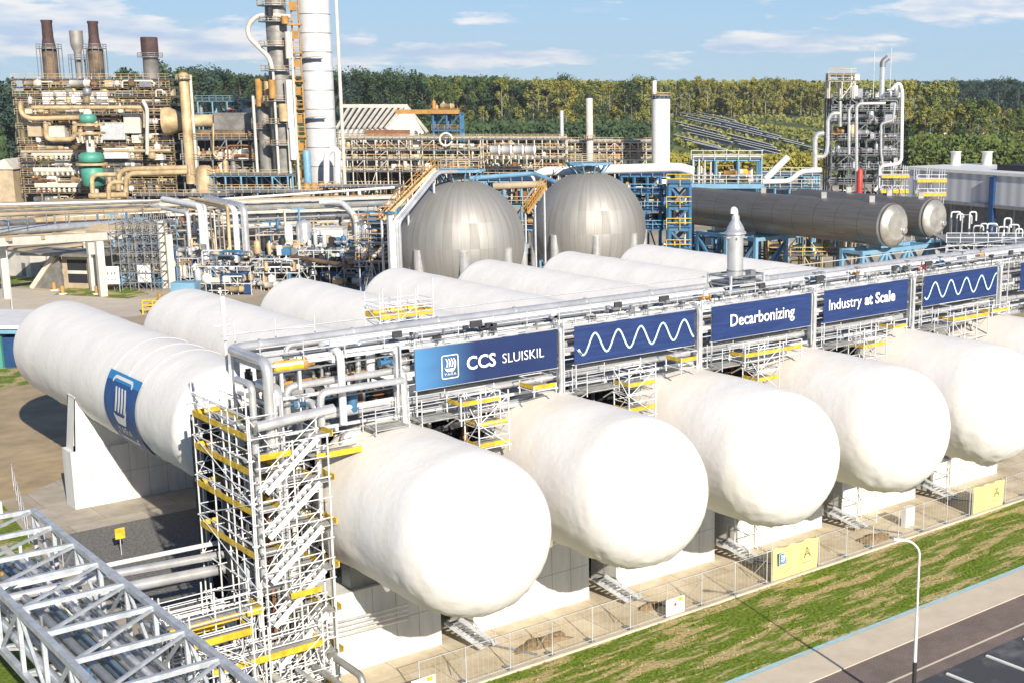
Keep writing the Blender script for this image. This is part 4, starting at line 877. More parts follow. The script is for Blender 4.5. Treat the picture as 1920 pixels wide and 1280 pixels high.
for nm, c, R_ in (('left', c1, 7.75), ('right', c2, 7.75)):
    t = thing('top_platform', 'blue and yellow platform on the crown of the %s sphere' % nm, 'platform', (c.x, c.y, c.z+R_), 'platforms on the metal spheres')
    z = c.z+R_+1.1
    for k in range(10):
        a = 2*math.pi*k/10; p = Vector((c.x+3*math.cos(a), c.y+3*math.sin(a), z)); q = Vector((c.x+3*math.cos(a+.6283), c.y+3*math.sin(a+.6283), z))
        stick('edge_beam', p, q, .3, 'skyblue', t, cyl=False); stick('rail_post', p, p+Vector((0, 0, 1.2)), .05, 'cream', t); stick('strut', p-Vector((0, 0, 1.5)) if False else p, (c.x+2*math.cos(a), c.y+2*math.sin(a), z-1.3), .1, 'skyblue', t)
        for h in (.6, 1.15): stick('guard_rail', p+Vector((0, 0, h)), q+Vector((0, 0, h)), .05, 'cream', t)
    b = MB(); b.lathe([(3, z-.05), (3, z+.05)], (c.x, c.y, 0), n=20); b.build('deck', 'galv_dark', t)
def longstair(lab, a, b_, m_, m2, w_=1.0, n=26, drop=True):
    t = thing('stairway', lab, 'stairway', (a.x, a.y, 0)); sd_ = Vector((0, 1, 0))*w_/2
    if abs((b_-a).y) > abs((b_-a).x): sd_ = Vector((1, 0, 0))*w_/2
    for s in (-1, 1):
        stick('stringer', a+sd_*s, b_+sd_*s, .12, m2, t, h=.35, cyl=False)
        for h in (.55, 1.1): stick('handrail', a+sd_*s+Vector((0, 0, h)), b_+sd_*s+Vector((0, 0, h)), .055, m_, t)
        for k in range(9): c = a.lerp(b_, k/8)+sd_*s; stick('rail_post', c, c+Vector((0, 0, 1.1)), .045, m_, t)
    for k in range(n): c = a.lerp(b_, (k+.5)/n); stick('tread', c-sd_, c+sd_, .3, m2, t, h=.06, cyl=False)
    if drop:
        for c in (a, b_, a.lerp(b_, .5)): stick('leg', (c.x, c.y, 0), c, .2, 'galv', t, cyl=False)
    return t
A_ = V(722, 405, 150); B_ = V(800, 322, 155)
longstair('yellow railed stair with bright pipes up the left side of the left sphere', V(715, 412, 158), V(812, 316, 160), 'orange', 'cream')
for k in range(3): a = V(738+5*k, 418-1*k, 152); c = V(815+4*k, 323, 158); e = V(850+3*k, 322, 160); pipe([(a.x, a.y, 0), a, c, e], .22, ('white', 'inox', 'inox')[k], '%s bright pipe climbing beside the left sphere' % ORD[k], 'pipes beside the left sphere', 10)
longstair('yellow stair in the gap between the two spheres', V(985, 400, 170), V(1020, 350, 172), 'orange', 'orange')
for px_, dd in ((727, 155), (745, 157)): a = V(px_, 405, dd); stick('x', a, a+Vector((0, 0, .001)), .1, 'galv', s1) if False else None
a = V(730, 402, 152); t = thing('blue_column', 'pale steel column with a blue cap left of the left sphere', 'column', (a.x, a.y, 0)); stick('shaft', (a.x, a.y, 0), a, .5, 'galv', t, cyl=False); b = MB(); b.box((a.x-.5, a.y-.5, a.z), (a.x+.5, a.y+.5, a.z+.25)); b.build('cap_plate', 'blue', t)
a = V(990, 345, 185); c = V(1000, 322, 186); e = V(1230, 318, 186)
pipe([V(1000, 336, 186), V(1018, 322, 186), V(1275, 314, 186), V(1300, 322, 186)], .65, 'white', 'fat white pipe passing behind the right sphere', 'pipes behind the spheres', 12)
pipe([V(870, 336, 186), V(1000, 326, 186), V(1060, 350, 180)], .35, 'skyblue', 'pale blue pipe behind the spheres', 'pipes behind the spheres', 10)
pipe([V(925, 350, 184), V(1040, 345, 184)], .5, 'tan', 'tan pipe between the spheres', 'pipes behind the spheres', 10)

# ================================================================== BULLET TANKS ON THE BLUE FRAME
def bullet(near, far, R_, lab):
    t = thing('pressure_vessel', lab, 'horizontal vessel', (near.x, near.y, 0), 'grey horizontal vessels on the blue frame')
    d = (far-near); Ln = d.length; d.normalize()
    b = MB(); b.lathe([(R_, .0), (R_, Ln), (R_*.9, Ln+R_*.3), (R_*.5, Ln+R_*.5), (0, Ln+R_*.55)], (0, 0, 0), d, 48)
    o = b.build('shell', 'bullet_metal', None); o.parent = t; o.location = near-Vector((near.x, near.y, 0))
    b = MB(); b.lathe([(0, -R_*.28), (R_*.3, -R_*.27), (R_*.62, -R_*.22), (R_*.66, -R_*.23), (R_*.70, -R_*.20), (R_*.86, -R_*.10), (R_*.97, .02), (R_*1.0, .25), (R_*1.012, .3), (R_*1.012, .6)], near, d, 40); b.build('end_dome', 'endcap', t)
    b = MB(); b.lathe([(R_*.13, -R_*.36), (R_*.16, -R_*.35), (R_*.16, -R_*.2)], near+Vector((R_*.42, 0, -R_*.25)), d, 14); b.build('manway', 'inox_dull', t)
    for f in (.1, .32, .62): q = near+d*Ln*f; b = MB(); b.bar(q+Vector((0, 0, R_*.95)), q+Vector((0, 0, R_*1.28)), .7); b.build('lifting_lug', 'inox_dull', t)
    for f in (.09, .86):
        q = near+d*Ln*f; b = MB(); b.box((q.x-R_*.35, q.y-.25, q.z-R_*1.16), (q.x+R_*.35, q.y+.25, q.z-R_*.85)); b.build('saddle', 'inox_dull', t)
    return t
N1 = AY(1676, 423, 109.5); F1 = G(1306, 398, N1.z); F1.x = N1.x-.0
R1 = 2.78
def farY(N_, px):   # run straight back along the tank axis until it reaches this picture column
    lo, hi = N_.y, N_.y+120
    for _ in range(40):
        md = (lo+hi)/2; q = Vector((N_.x, md, N_.z))-CP; x = PX0+FPX*q.dot(RT)/q.dot(FW)
        if x > px: lo = md
        else: hi = md
    return Vector((N_.x, lo, N_.z))
bullet(N1, farY(N1, 1302), R1, 'front one of the two long grey horizontal vessels')
N2 = AY(1752, 410, 112.5); N2 = Vector((N2.x, N2.y, N1.z)) if False else N2
bullet(N2, farY(N2, 1500), R1*.95, 'rear one of the two grey horizontal vessels')
zf = N1.z-R1*1.15
def xbay(t, a, b_, z0, z1, n, w_=.22, m_='skyblue'):
    for k in range(n):
        p = a.lerp(b_, k/n); q = a.lerp(b_, (k+1)/n); p0, p1, q0, q1 = [Vector((s.x, s.y, z)) for s, z in ((p, z0), (p, z1), (q, z0), (q, z1))]
        stick('brace', p0, q1, w_, m_, t, cyl=False) if k % 2 else stick('brace', p1, q0, w_, m_, t, cyl=False)
t = thing('steel_frame', 'bright blue lattice frame under the near ends of the grey vessels', 'steel frame', (N1.x, N1.y, 0), 'blue steel frames')
x0_, x1_ = N1.x-3.6, N2.x+2.6; ya, yb = N1.y+2.0, N1.y+5.5
for y in (ya, yb):
    for z in (zf-.3, zf-3.2): stick('beam', (x0_, y, z), (x1_, y, z), .5, 'skyblue', t, cyl=False)
    for k in range(5): x = x0_+(x1_-x0_)*k/4; stick('column', (x, y, 0), (x, y, zf), .45, 'skyblue', t, cyl=False)
    xbay(t, Vector((x0_, y, 0)), Vector((x1_, y, 0)), zf-3.2, zf-.3, 8, .3)
for k in range(5): x = x0_+(x1_-x0_)*k/4; stick('cross_beam', (x, ya, zf-.3), (x, yb, zf-.3), .4, 'skyblue', t, cyl=False)
t = thing('steel_frame', 'dark and bright blue frame carrying the far ends of the grey vessels', 'steel frame', (N1.x, N1.y+26, 0), 'blue steel frames')
for yy in (N1.y+22, N1.y+28, N1.y+34):
    for x in (N1.x-3, N1.x+3, N2.x+2): stick('column', (x, yy, 0), (x, yy, zf), .5, 'skyblue' if yy < N1.y+30 else 'blue', t, cyl=False)
    stick('beam', (N1.x-3, yy, zf-.3), (N2.x+2, yy, zf-.3), .5, 'skyblue', t, cyl=False); stick('brace', (N1.x-3, yy, 0), (N1.x+3, yy, zf-1), .4, 'blue', t, cyl=False)
for x in (N1.x-3, N1.x+3):
    stick('beam', (x, N1.y+22, zf-.3), (x, N1.y+34, zf-.3), .5, 'blue', t, cyl=False); stick('brace', (x, N1.y+22, zf-1), (x, N1.y+28, 1), .4, 'skyblue', t, cyl=False); stick('brace', (x, N1.y+34, zf-1), (x, N1.y+28, 1), .4, 'blue', t, cyl=False)

# generic view-facing open steel structure -------------------------------------------------
def unit_frame(name, lab, cat, px0, px1, ptop, d, depth, levels, nx, m_, w_=.3, rails='cream', deckm='galv_dark', ny=2, brace=.5, group=None, zbase=0.0, yaw=0.0, rr=None):
    """open steel storeys between two picture columns at distance d; levels = heights as picture rows (front face)"""
    o = V((px0+px1)/2, (ptop+max(levels))/2, d); o.z = 0; u = Matrix.Rotation(rad(yaw), 3, 'Z') @ RT; fr = FR(o, u)
    S = FPX/d; W_ = (px1-px0)/S
    def zrow(py): return V((px0+px1)/2, py, d).z
    zt = zrow(ptop); t = thing(name, lab, cat, tuple(o), group); rr = rr or random.Random(int(px0*7+ptop))
    xs = [-W_/2+W_*i/nx for i in range(nx+1)]; vs = [depth*j/ny for j in range(ny+1)]
    sticks('column', [(fr.p(x, v, zbase), fr.p(x, v, zt)) for x in xs for v in vs], w_, m_, t, cyl=False)
    zs = [zrow(p) for p in levels]
    bm = []
    for z in zs:
        bm += [(fr.p(xs[0], v, z), fr.p(xs[-1], v, z)) for v in vs] + [(fr.p(x, 0, z), fr.p(x, depth, z)) for x in xs]
    sticks('beam', bm, w_*1.1, m_, t, cyl=False)
    bc = []
    zz = [zbase]+sorted(zs)
    for k in range(len(zz)-1):
        for i in range(nx):
            for v in vs:
                if rr.random() < brace: a, c = (i, i+1) if rr.random() < .5 else (i+1, i); bc.append((fr.p(xs[a], v, zz[k]), fr.p(xs[c], v, zz[k+1])))
    sticks('brace', bc, w_*.6, m_, t, cyl=False)
    if rails:
        for z in zs:
            b = MB(); b.box((xs[0]-.3, -.6, z+w_*.6), (xs[-1]+.3, depth, z+w_*.6+.08), fr); b.build('deck', deckm, t)
            b = MB()
            for h in (.6, 1.2): b.bar(fr.p(xs[0]-.3, -.6, z+h+w_*.6), fr.p(xs[-1]+.3, -.6, z+h+w_*.6), .1)
            k = xs[0]-.3
            while k <= xs[-1]+.3: b.bar(fr.p(k, -.6, z), fr.p(k, -.6, z+1.2+w_*.6), .1); k += 1.8
            b.build('handrail', rails, t)
    return t, fr, zs, xs, S
def gadgets(t, fr, x0, x1, v0, v1, z0, z1, n, ms, seed, s=1.0, kinds='vhdpe'):
    """process fittings packed into a structure: drums, exchangers, risers, ducts, valve trees"""
    rr = random.Random(seed)
    for k in range(n):
        x = x0+(x1-x0)*rr.random(); v = v0+(v1-v0)*rr.random(); z = z0; kd = rr.choice(kinds); H_ = z1-z0; m_ = rr.choice(ms); b = MB()
        if kd == 'v':
            r = s*(.4+.5*rr.random()); h = min(H_*.9, s*(1.5+2.5*rr.random())); b.lathe([(r*.3, 0), (r*.9, .25*r), (r, .5*r), (r, h-.5*r), (r*.8, h-.15*r), (r*.2, h), (r*.2, h+.4*s)], fr.p(x, v, z+.3), n=12); b.build('vessel', m_, t)
        elif kd == 'h':
            r = s*(.35+.4*rr.random()); l_ = s*(2+3*rr.random()); x = min(x, x1-l_); zz = z+r+.4+(H_-2*r-.6)*.5*rr.random(); b.lathe([(r*.2, 0), (r*.9, .25*r), (r, .4*r), (r, l_*.75), (r*1.15, l_*.75), (r*1.15, l_*.8), (r, l_*.8), (r, l_), (r*.3, l_+.3*r)], fr.p(x, v, zz), fr.u, 12); b.build('exchanger', m_, t)
        elif kd == 'd':
            w2 = s*(.8+1.6*rr.random()); h = min(H_*.8, s*(.8+1.8*rr.random())); b.box((x, v, z+.2), (x+w2, v+w2*.7, z+.2+h), fr); b.box((x+.1*w2, v+.1, z+.2+h), (x+.9*w2, v+w2*.5, z+.35+h), fr); b.build('housing', m_, t)
        elif kd == 'p':
            r = s*(.1+.14*rr.random()); zz = z+H_*(.3+.6*rr.random()); x2 = min(x1, x+s*(2+5*rr.random())); b.sweep([fr.p(x, v, z), fr.p(x, v, zz), fr.p(x2, v, zz), fr.p(x2, v, zz-H_*.25*rr.random()-.3)], r, 7, r*2.5, 2); b.build('pipe', m_, t)
        else:
            h = s*(1+1.5*rr.random()); r = .12*s; b.tube(fr.p(x, v, z), fr.p(x, v, z+h), r, 6); b.tube(fr.p(x-.4*s, v, z+h*.5), fr.p(x+.4*s, v, z+h*.5), r*1.6, 6); b.lathe([(.35*s, 0), (.4*s, .05), (.35*s, .12)], fr.p(x, v, z+h), n=8); b.build('valve_tree', m_, t)
# ================================================================== ADDED DARK CLUTTER UNDER THE LONG RACK, FITTINGS ALONG IT
WFR = FR((0, 0, 0), Vector((1, 0, 0)))
for i in range(6):
    x0 = TX[i]-5.2; x1 = TX[i]+4.2
    t = thing('rack_clutter', 'added dark clutter shading the gaps under the rack, %s from the left' % ORD[i], 'valve station', (x0, 61, 0), 'valve stations under the long rack')  # dark clutter added under the rack so its gaps read as shade
    for x in (x0+.4, (x0+x1)/2, x1-.4):
        for y in (60.9, 64.6, 68.0): stick('post', (x, y, 0), (x, y, 12.4), .16, 'galv', t, cyl=False)
    for z in (4.2, 8.2, 11.6):
        b = MB(); b.box((x0, 60.8, z), (x1, 68.2, z+.08)); b.build('grating', 'cable', t)  # dark grating added to throw shadow into the gap
        for y in (60.8, 68.1): stick('beam', (x0, y, z-.1), (x1, y, z-.1), .2, 'galv', t, cyl=False)
        for h in (.5, 1.0): stick('guard_rail', (x0, 60.8, z+h), (x1, 60.8, z+h), .03, 'galv', t)
    for z0, z1 in ((.1, 4), (4.3, 8), (8.3, 11.5)): gadgets(t, WFR, x0+.3, x1-1.4, 60.9, 67, z0, z1, 15, ['galv_dark', 'inox_dull', 'inox', 'cable', 'dark', 'orange', 'rust', 'galv', 'darkblue'], 500+i*5+int(z0), .8)
    b = MB(); b.box((x0+.5, 68.4, .1), (x1-.4, 69.6, 11.2)); b.build('shade_backing', 'cable', t)  # dark box added behind the clutter in place of shade
# left end of the rack: instruments and small bore piping
t = thing('rack_clutter', 'cluttered valve station at the left end of the rack above the stair scaffold', 'valve station', (27, 58, 9), 'valve stations under the long rack')
for x in (25.2, 28.2, 31.2, 34.0): stick('post', (x, 59.0, 0) if x < 26.5 else (x, 60.6, 0), (x, 59.0 if x < 26.5 else 60.6, 12.2), .16, 'galv', t, cyl=False)
gadgets(t, WFR, 25.0, 32.5, 57.0, 59.8, 12.95, 14.2, 34, ['galv_dark', 'inox', 'orange', 'cable', 'white', 'rust', 'blue', 'inox_dull'], 601, .45)
gadgets(t, WFR, 25.0, 32.5, 57.0, 59.8, 14.7, 15.9, 32, ['galv_dark', 'inox', 'orange', 'cable', 'white', 'cream', 'inox_dull'], 602, .4)
gadgets(t, WFR, 24.2, 26.2, 56.4, 59.5, 9.0, 12.0, 16, ['galv_dark', 'inox', 'orange', 'cable', 'inox_dull'], 603, .5)
t = thing('stair_dark_backing', 'added dark pipes and panel shading the inside of the stair scaffold', 'dark backing', (24.8, 57, 0))  # dark pipes and panel added to darken the gaps in the scaffold
for k in range(14):
    x = 23.7+.2*k; y = 56.5+.35*(k*3 % 4); b = MB(); b.sweep([(x, y, .1), (x, y, 8.5+.3*(k % 5)), (x+.9, y+.2, 8.5+.3*(k % 5))], .05+.03*(k % 3), 7, .2, 2); b.build('riser', ['galv_dark', 'inox_dull', 'cable', 'inox', 'rust', 'offwhite'][k % 6], t)
gadgets(t, WFR, 23.5, 26.0, 56.4, 58, .2, 3.5, 12, ['galv_dark', 'inox_dull', 'cable', 'orange', 'inox'], 611, .6)
gadgets(t, WFR, 23.5, 26.0, 56.4, 58, 4.5, 7.5, 12, ['galv_dark', 'inox_dull', 'cable', 'rust', 'inox'], 612, .6)
b = MB(); b.box((23.6, 58.6, .2), (26.2, 59.6, 10.5)); b.build('shade_panel', 'cable', t)  # dark panel added behind the risers in place of shade
# cable trays on the rack top
for k, (y, z, w_) in enumerate([(56.95, 16.25, .35), (58.15, 16.22, .5), (59.4, 16.25, .3)]):
    t = thing('cable_tray', 'long cable tray with dark cables on the rack top, %s from the front' % ORD[k], 'cable tray', (27, y, z), 'cable trays on the rack top')
    for s in (-1, 1): stick('side_rail', (26.5+k, y+s*w_/2, z+.1), (108, y+s*w_/2, z+.1), .03, 'white', t, h=.14, cyl=False)
    b = MB(); x = 26.6+k
    while x < 107: b.box((x, y-w_/2+.03, z+.05), (x+1.1+.5*math.sin(x*3), y+w_/2-.03, z+.12)); x += 2.3
    b.build('cables', 'cable', t)
# more hand sized fittings: pale junction boxes on the guard rail
for k in range(18):
    x = 28+4.1*k+.8*math.sin(k*5); tag(MB().box((x, 56.38, 16.75), (x+.3+.2*(k % 3), 56.5, 17.05)).build('junction_box', 'cable' if k % 3 else 'white'), 'small junction box on the front guard rail of the rack', 'junction box', 'junction boxes along the rack')

# short hangers, clamps and instruments that crowd the front edge of the rack above the banners
rnd = random.Random(12)
for i, (a, c) in enumerate(zip(COLS[:-1], COLS[1:])):
    t = thing('instrument_rail', 'rail of small instruments and brackets above the banners, %s from the left' % ORD[i], 'instrument rail', (a, 56.4, 16.3), 'instrument rails above the banners')
    stick('rail', (a+.3, 56.3, 16.42), (c-.3, 56.3, 16.42), .03, 'galv_dark', t)
    for k in range(16):
        x = a+.5+(c-a-1)*rnd.random(); w_ = .1+.35*rnd.random(); b = MB(); z = 16.35+.5*rnd.random(); b.box((x, 56.28, z), (x+w_, 56.45, z+.06+.14*rnd.random())); b.bar((x+w_/2, 56.36, 16.2), (x+w_/2, 56.36, z), .03); b.build('instrument', rnd.choice(['cable', 'galv_dark', 'galv_dark', 'inox', 'rust' if k == 3 else 'cable']), t)
# ================================================================== REFORMER PLANT, LEFT
mat('stack_tan', (.24, .16, .09), .7, .1, .5, .35, var2=(.07, .045, .03), coord=W)
mat('gap_shade', (.07, .055, .045), .8, .1, .5, .5, coord=W)  # dark brown with the shade between the decks put into the colour
PM = ['cream', 'cream_dark', 'offwhite', 'tan', 'grey', 'cream_dark', 'rust', 'galv_dark', 'white', 'cream', 'stack_tan']
t, fr, zs, xs, S = unit_frame('reformer_building', 'large tan and grey furnace structure with many decks under the chimneys', 'industrial building', 38, 322, 148, 333, 16, [362, 346, 330, 316, 302, 286, 270, 242, 215, 198, 182, 165, 150], 9, 'cream_dark', .35, brace=.15)
for i, (z0, z1) in enumerate(zip([0]+zs[:-1], zs)): gadgets(t, fr, xs[0]+.5, xs[-1]-1.5, -.8, 3.0, z0, z1, 40, PM if i < 3 else PM+['offwhite', 'white', 'cream'], 40+i, 1.15)
def vrow(py, d=333): return V(180, py, d).z
def ux(px, d=333): return (px-180)/(FPX/d)
b = MB()
for (a, c, p0, p1, v0) in [(78, 312, 365, 200, 6)]: b.box((ux(a), v0, .0), (ux(c), 15, vrow(p1)), fr)
b.build('furnace_casing', 'gap_shade', t)  # casing coloured nearly black to paint the shade in the gaps
b = MB(); b.box((ux(85), 4.5, vrow(205)), (ux(215), 10, vrow(165)), fr); b.build('convection_casing', 'offwhite', t)
for k in range(5): b = MB(); b.box((ux(88+25*k), -.2, vrow(196)), (ux(108+25*k), 1.4, vrow(172)), fr); b.build('duct_hood', 'white', t)
for r_, (p0, p1) in enumerate([(292, 300), (322, 331), (351, 362)]):       # rows of pale burner bulbs
    for k in range(9):
        x = ux(66+9.5*k); b = MB(); b.lathe([(.15, 0), (.42, .2), (.42, .8), (.2, 1.1), (.2, 1.5)], fr.p(x, -.3, vrow(p1)+.1), n=8); b.build('burner', 'offwhite', t)
    b = MB(); b.box((ux(60), -.7, vrow(p0)), (ux(146), .2, vrow(p0)+1.0), fr); b.build('header_box', 'offwhite', t)
for (a, c, p0, p1, m_) in [(194, 238, 232, 262, 'galv'), (238, 268, 215, 250, 'offwhite'), (60, 85, 232, 256, 'tan'), (90, 128, 238, 258, 'offwhite'), (196, 240, 280, 298, 'white')]:
    b = MB(); b.box((ux(a), -1.6, vrow(p1)), (ux(c), 1.2, vrow(p0)), fr); b.box((ux(a)-.1, -1.7, vrow(p0)), (ux(c)+.1, 1.3, vrow(p0)+.25), fr); b.build('cladding_box', m_, t)
# big tan pipes running over the face of the structure
gp = 'tan pipes on the furnace structure'
def vp(pts, r, m_, lab, d, grp=None, n=10, close=False):
    return pipe([V(x, y, d) for x, y in pts], r, m_, lab, grp, n)
vp([(38, 190), (40, 214), (55, 223), (150, 221)], .6, 'cream', 'fat tan pipe curving round the left corner of the furnace structure', 329, gp)
vp([(86, 232), (86, 262), (140, 262), (140, 222)], .6, 'cream', 'tan pipe loop between the cladding boxes of the furnace structure', 330, gp)
vp([(60, 202), (272, 202), (272, 240)], .5, 'cream', 'long level tan pipe high on the furnace structure', 328, gp)
vp([(40, 285), (320, 283)], .35, 'tan', 'long thin tan pipe across the middle of the furnace structure', 327, gp)
vp([(222, 375), (222, 330), (234, 318), (352, 315)], .62, 'cream', 'upper of two fat tan pipes bending down near the green vessel', 316, gp)
vp([(236, 385), (236, 335), (246, 326), (352, 323)], .62, 'cream', 'lower of two fat tan pipes bending down near the green vessel', 312, gp)
vp([(204, 385), (204, 348), (212, 342), (232, 342)], .5, 'cream', 'short tan pipe bend at the foot of the two fat tan pipes', 310, gp)
vp([(175, 375), (172, 335), (180, 328), (218, 328)], .55, 'cream', 'tan pipe bend in front of the green vessel', 314, gp)
vp([(168, 368), (238, 366)], .7, 'cream', 'low level tan pipe in front of the green vessel', 311, gp)
vp([(268, 190), (276, 204), (276, 290)], .45, 'offwhite', 'pale downpipe right on the furnace structure', 326, gp)
# green pressure vessel
o = V(170, 280, 318); t = thing('green_vessel', 'turquoise green tall vessel in the middle of the furnace structure', 'process vessel', (o.x, o.y, 0))
z = lambda py, d=318: V(170, py, d).z
for (r, p0, p1, nm) in [(1.9, 213, 232, 'upper_dome'), (2.9, 285, 307, 'middle_shell'), (2.6, 310, 352, 'lower_shell')]:
    b = MB(); b.lathe([(r*.3, z(p1)), (r, z(p1)+.5), (r, z(p0)-.8), (r*.75, z(p0)-.25), (r*.2, z(p0))], (o.x, o.y, 0), n=20); b.build(nm, 'green', t)
b = MB(); b.lathe([(1.0, 0), (1.0, z(210)), (.6, z(205))], (o.x, o.y, 0), n=12); b.build('core', 'offwhite', t)
for p in (236, 252, 310): b = MB(); b.lathe([(3.6, z(p)), (3.6, z(p)+.5)], (o.x, o.y, 0), n=18); b.build('ring_platform', 'cream', t)
for k in range(10): a = k*.628; b = MB(); b.tube((o.x+2.6*math.cos(a), o.y+2.6*math.sin(a), z(268)), (o.x+2.9*math.cos(a), o.y+2.9*math.sin(a), z(255)), .3, 6); b.build('nozzle', 'offwhite', t)
# chimneys
def chimney(pxc, ptop, pbot, d, prof, lab, m_, mtop=None, plat=None, group='chimneys over the furnace structure'):
    S = FPX/d; bpt = V(pxc, (ptop+150)/2, d); t = thing('chimney', lab, 'chimney', (bpt.x, bpt.y, 0), group)
    zz = lambda p: V(pxc, p, d).z
    P = [(w_/2/S, zz(p)) for w_, p in prof]
    k = len(P) if not mtop else mtop
    b = MB(); b.lathe(P[::-1] if not mtop else P[::-1][:len(P)-mtop+1], (bpt.x, bpt.y, 0), n=24); b.build('stack', m_, t)
    if mtop: b = MB(); b.lathe(P[::-1][len(P)-mtop:], (bpt.x, bpt.y, 0), n=24); b.build('stack_top', 'rust_dark', t)
    if plat:
        for (p, w_, h) in plat:
            r = w_/2/S; z = zz(p); b = MB(); b.lathe([(r, z), (r, z+.15)], (bpt.x, bpt.y, 0), n=12); b.build('platform', 'galv_dark', t)
            b = MB()
            for j in range(12):
                a = j*math.pi/6; q0 = Vector((bpt.x+r*math.cos(a), bpt.y+r*math.sin(a), z)); q1 = Vector((bpt.x+r*math.cos(a+.5236), bpt.y+r*math.sin(a+.5236), z)); hh = Vector((0, 0, 1.1)); b.bar(q0+hh, q1+hh, .09); b.bar(q0+hh*.5, q1+hh*.5, .07); b.bar(q0, q0+hh, .08)
                if h: b.bar(q0-Vector((0, 0, h)), q0, .12)
            b.build('railing', 'galv_dark', t)
    return t
mat('rust_dark', (.10, .055, .05), .75, .1, .5, .5, coord=W); mat('stack_tan', (.24, .16, .09), .7, .1, .5, .35, var2=(.07, .045, .03), coord=W); mat('stack_grey', (.38, .36, .33), .6, .4, .4, .3, coord=W)
chimney(92, 38, 150, 338, [(20, 38), (20, 42), (18, 44), (19, 72), (24, 88), (26, 96), (26, 150)], 'leftmost rusty chimney with a flared foot', 'stack_tan', 5, [(92, 44, 9)])
chimney(178, 40, 150, 338, [(19, 40), (19, 44), (17, 46), (18, 72), (23, 88), (26, 96), (26, 150)], 'rusty chimney right of the short grey one', 'stack_tan', 5, [(92, 40, 9)])
chimney(146, 58, 150, 336, [(23, 58), (23, 80), (21, 88), (13, 98), (12, 150)], 'short grey chimney between the two rusty ones', 'stack_grey', None, [(112, 34, 5)])
chimney(282, 70, 350, 346, [(28, 70), (30, 72), (30, 104), (30, 107), (27, 108), (28, 160), (31, 200), (31, 350)], 'tall grey chimney with a rust red head right of the furnace', 'stack_grey', 4, [(108, 44, 0)])
# thin steam pipe line over the chimney: soft wisp
# tall tan column and horizontal ducts
def vcol(px0, px1, ptop, pbot, d, m_, lab, cat='column', group=None, name='column', cap='dome', plats=(), pm='darkblue', bands=()):
    pc = (px0+px1)/2; S = FPX/d; r = (px1-px0)/2/S; bp = V(pc, max(ptop, 60)*.5+min(pbot, 330)*.5, d); zz = lambda p: V(pc, p, d).z
    t = thing(name, lab, cat, (bp.x, bp.y, 0), group); b = MB(); zt = zz(ptop)
    b.lathe([(r, max(0, zz(pbot)))] + [(r, zt)] + ([(r*.8, zt+r*.35), (r*.3, zt+r*.5)] if cap == 'dome' else []), (bp.x, bp.y, 0), n=28); b.build('shell', m_, t)
    for p in bands: b = MB(); b.lathe([(r*1.015, zz(p)), (r*1.015, zz(p)+.16)], (bp.x, bp.y, 0), n=28); b.build('seam_band', 'grey', t)
    for (p, rr_, a0, a1) in plats:
        z = zz(p); b = MB(); n = max(3, int(abs(a1-a0)/24)); R_ = r*rr_; vs = []
        for j in range(n+1):
            a = math.radians(a0+(a1-a0)*j/n)-YAW; c, s = math.cos(a), math.sin(a); vs += [(bp.x+r*c, bp.y+r*s, z), (bp.x+R_*c, bp.y+R_*s, z), (bp.x+r*c, bp.y+r*s, z+.2), (bp.x+R_*c, bp.y+R_*s, z+.2)]
        b.add(vs, [q for j in range(n) for q in ((4*j, 4*j+1, 4*j+5, 4*j+4), (4*j+2, 4*j+6, 4*j+7, 4*j+3), (4*j+1, 4*j+3, 4*j+7, 4*j+5))]); b.build('platform', pm, t)
        b = MB()
        for j in range(n+1):
            q = Vector(vs[4*j+1]); b.bar(q, q+Vector((0, 0, 1.2)), .09)
            if j < n:
                for h in (.6, 1.2): b.bar(q+Vector((0, 0, h)), Vector(vs[4*j+5])+Vector((0, 0, h)), .08)
        b.build('railing', 'cream', t)
    return t, bp, zz, r
t, bp, zz, r = vcol(342, 359, 140, 345, 322, 'cream', 'tall tan column leaning over the pipes right of the furnace', plats=((150, 1.7, 0, 360),))
b = MB(); b.tube((bp.x+r, bp.y-r, 0), (bp.x+r*1.1, bp.y-r, zz(142)), .35, 8); b.build('side_pipe', 'offwhite', t)
t, *_ = vcol(368, 398, 318, 385, 306, 'cream', 'short fat tan drum right of the tall tan column', 'process vessel', name='process_vessel')
a = V(310, 228, 331); c = V(480, 225, 331); t = thing('duct', 'long tan flue duct running right from the furnace', 'duct', (a.x, a.y, a.z)); d_ = (c-a)
b = MB(); b.lathe([(3.4, 0), (3.4, 1.2), (1.5, 5.5), (1.5, 12)], a, d_, 20); b.build('tan_section', 'cream', t); b = MB(); b.box((0, 0, 0), (1, 1, 1)) if False else None
f2 = FR(V(440, 240, 331) - Vector((0, 0, 0))); f2.o.z = 0; zq = lambda p: V(440, p, 331).z
b.v, b.f, b.sm, b.mi = [], [], [], []; b.box((-4.5, -1.5, zq(262)), (5, 3.5, zq(212)), f2); b.build('grey_section', 'grey', t)
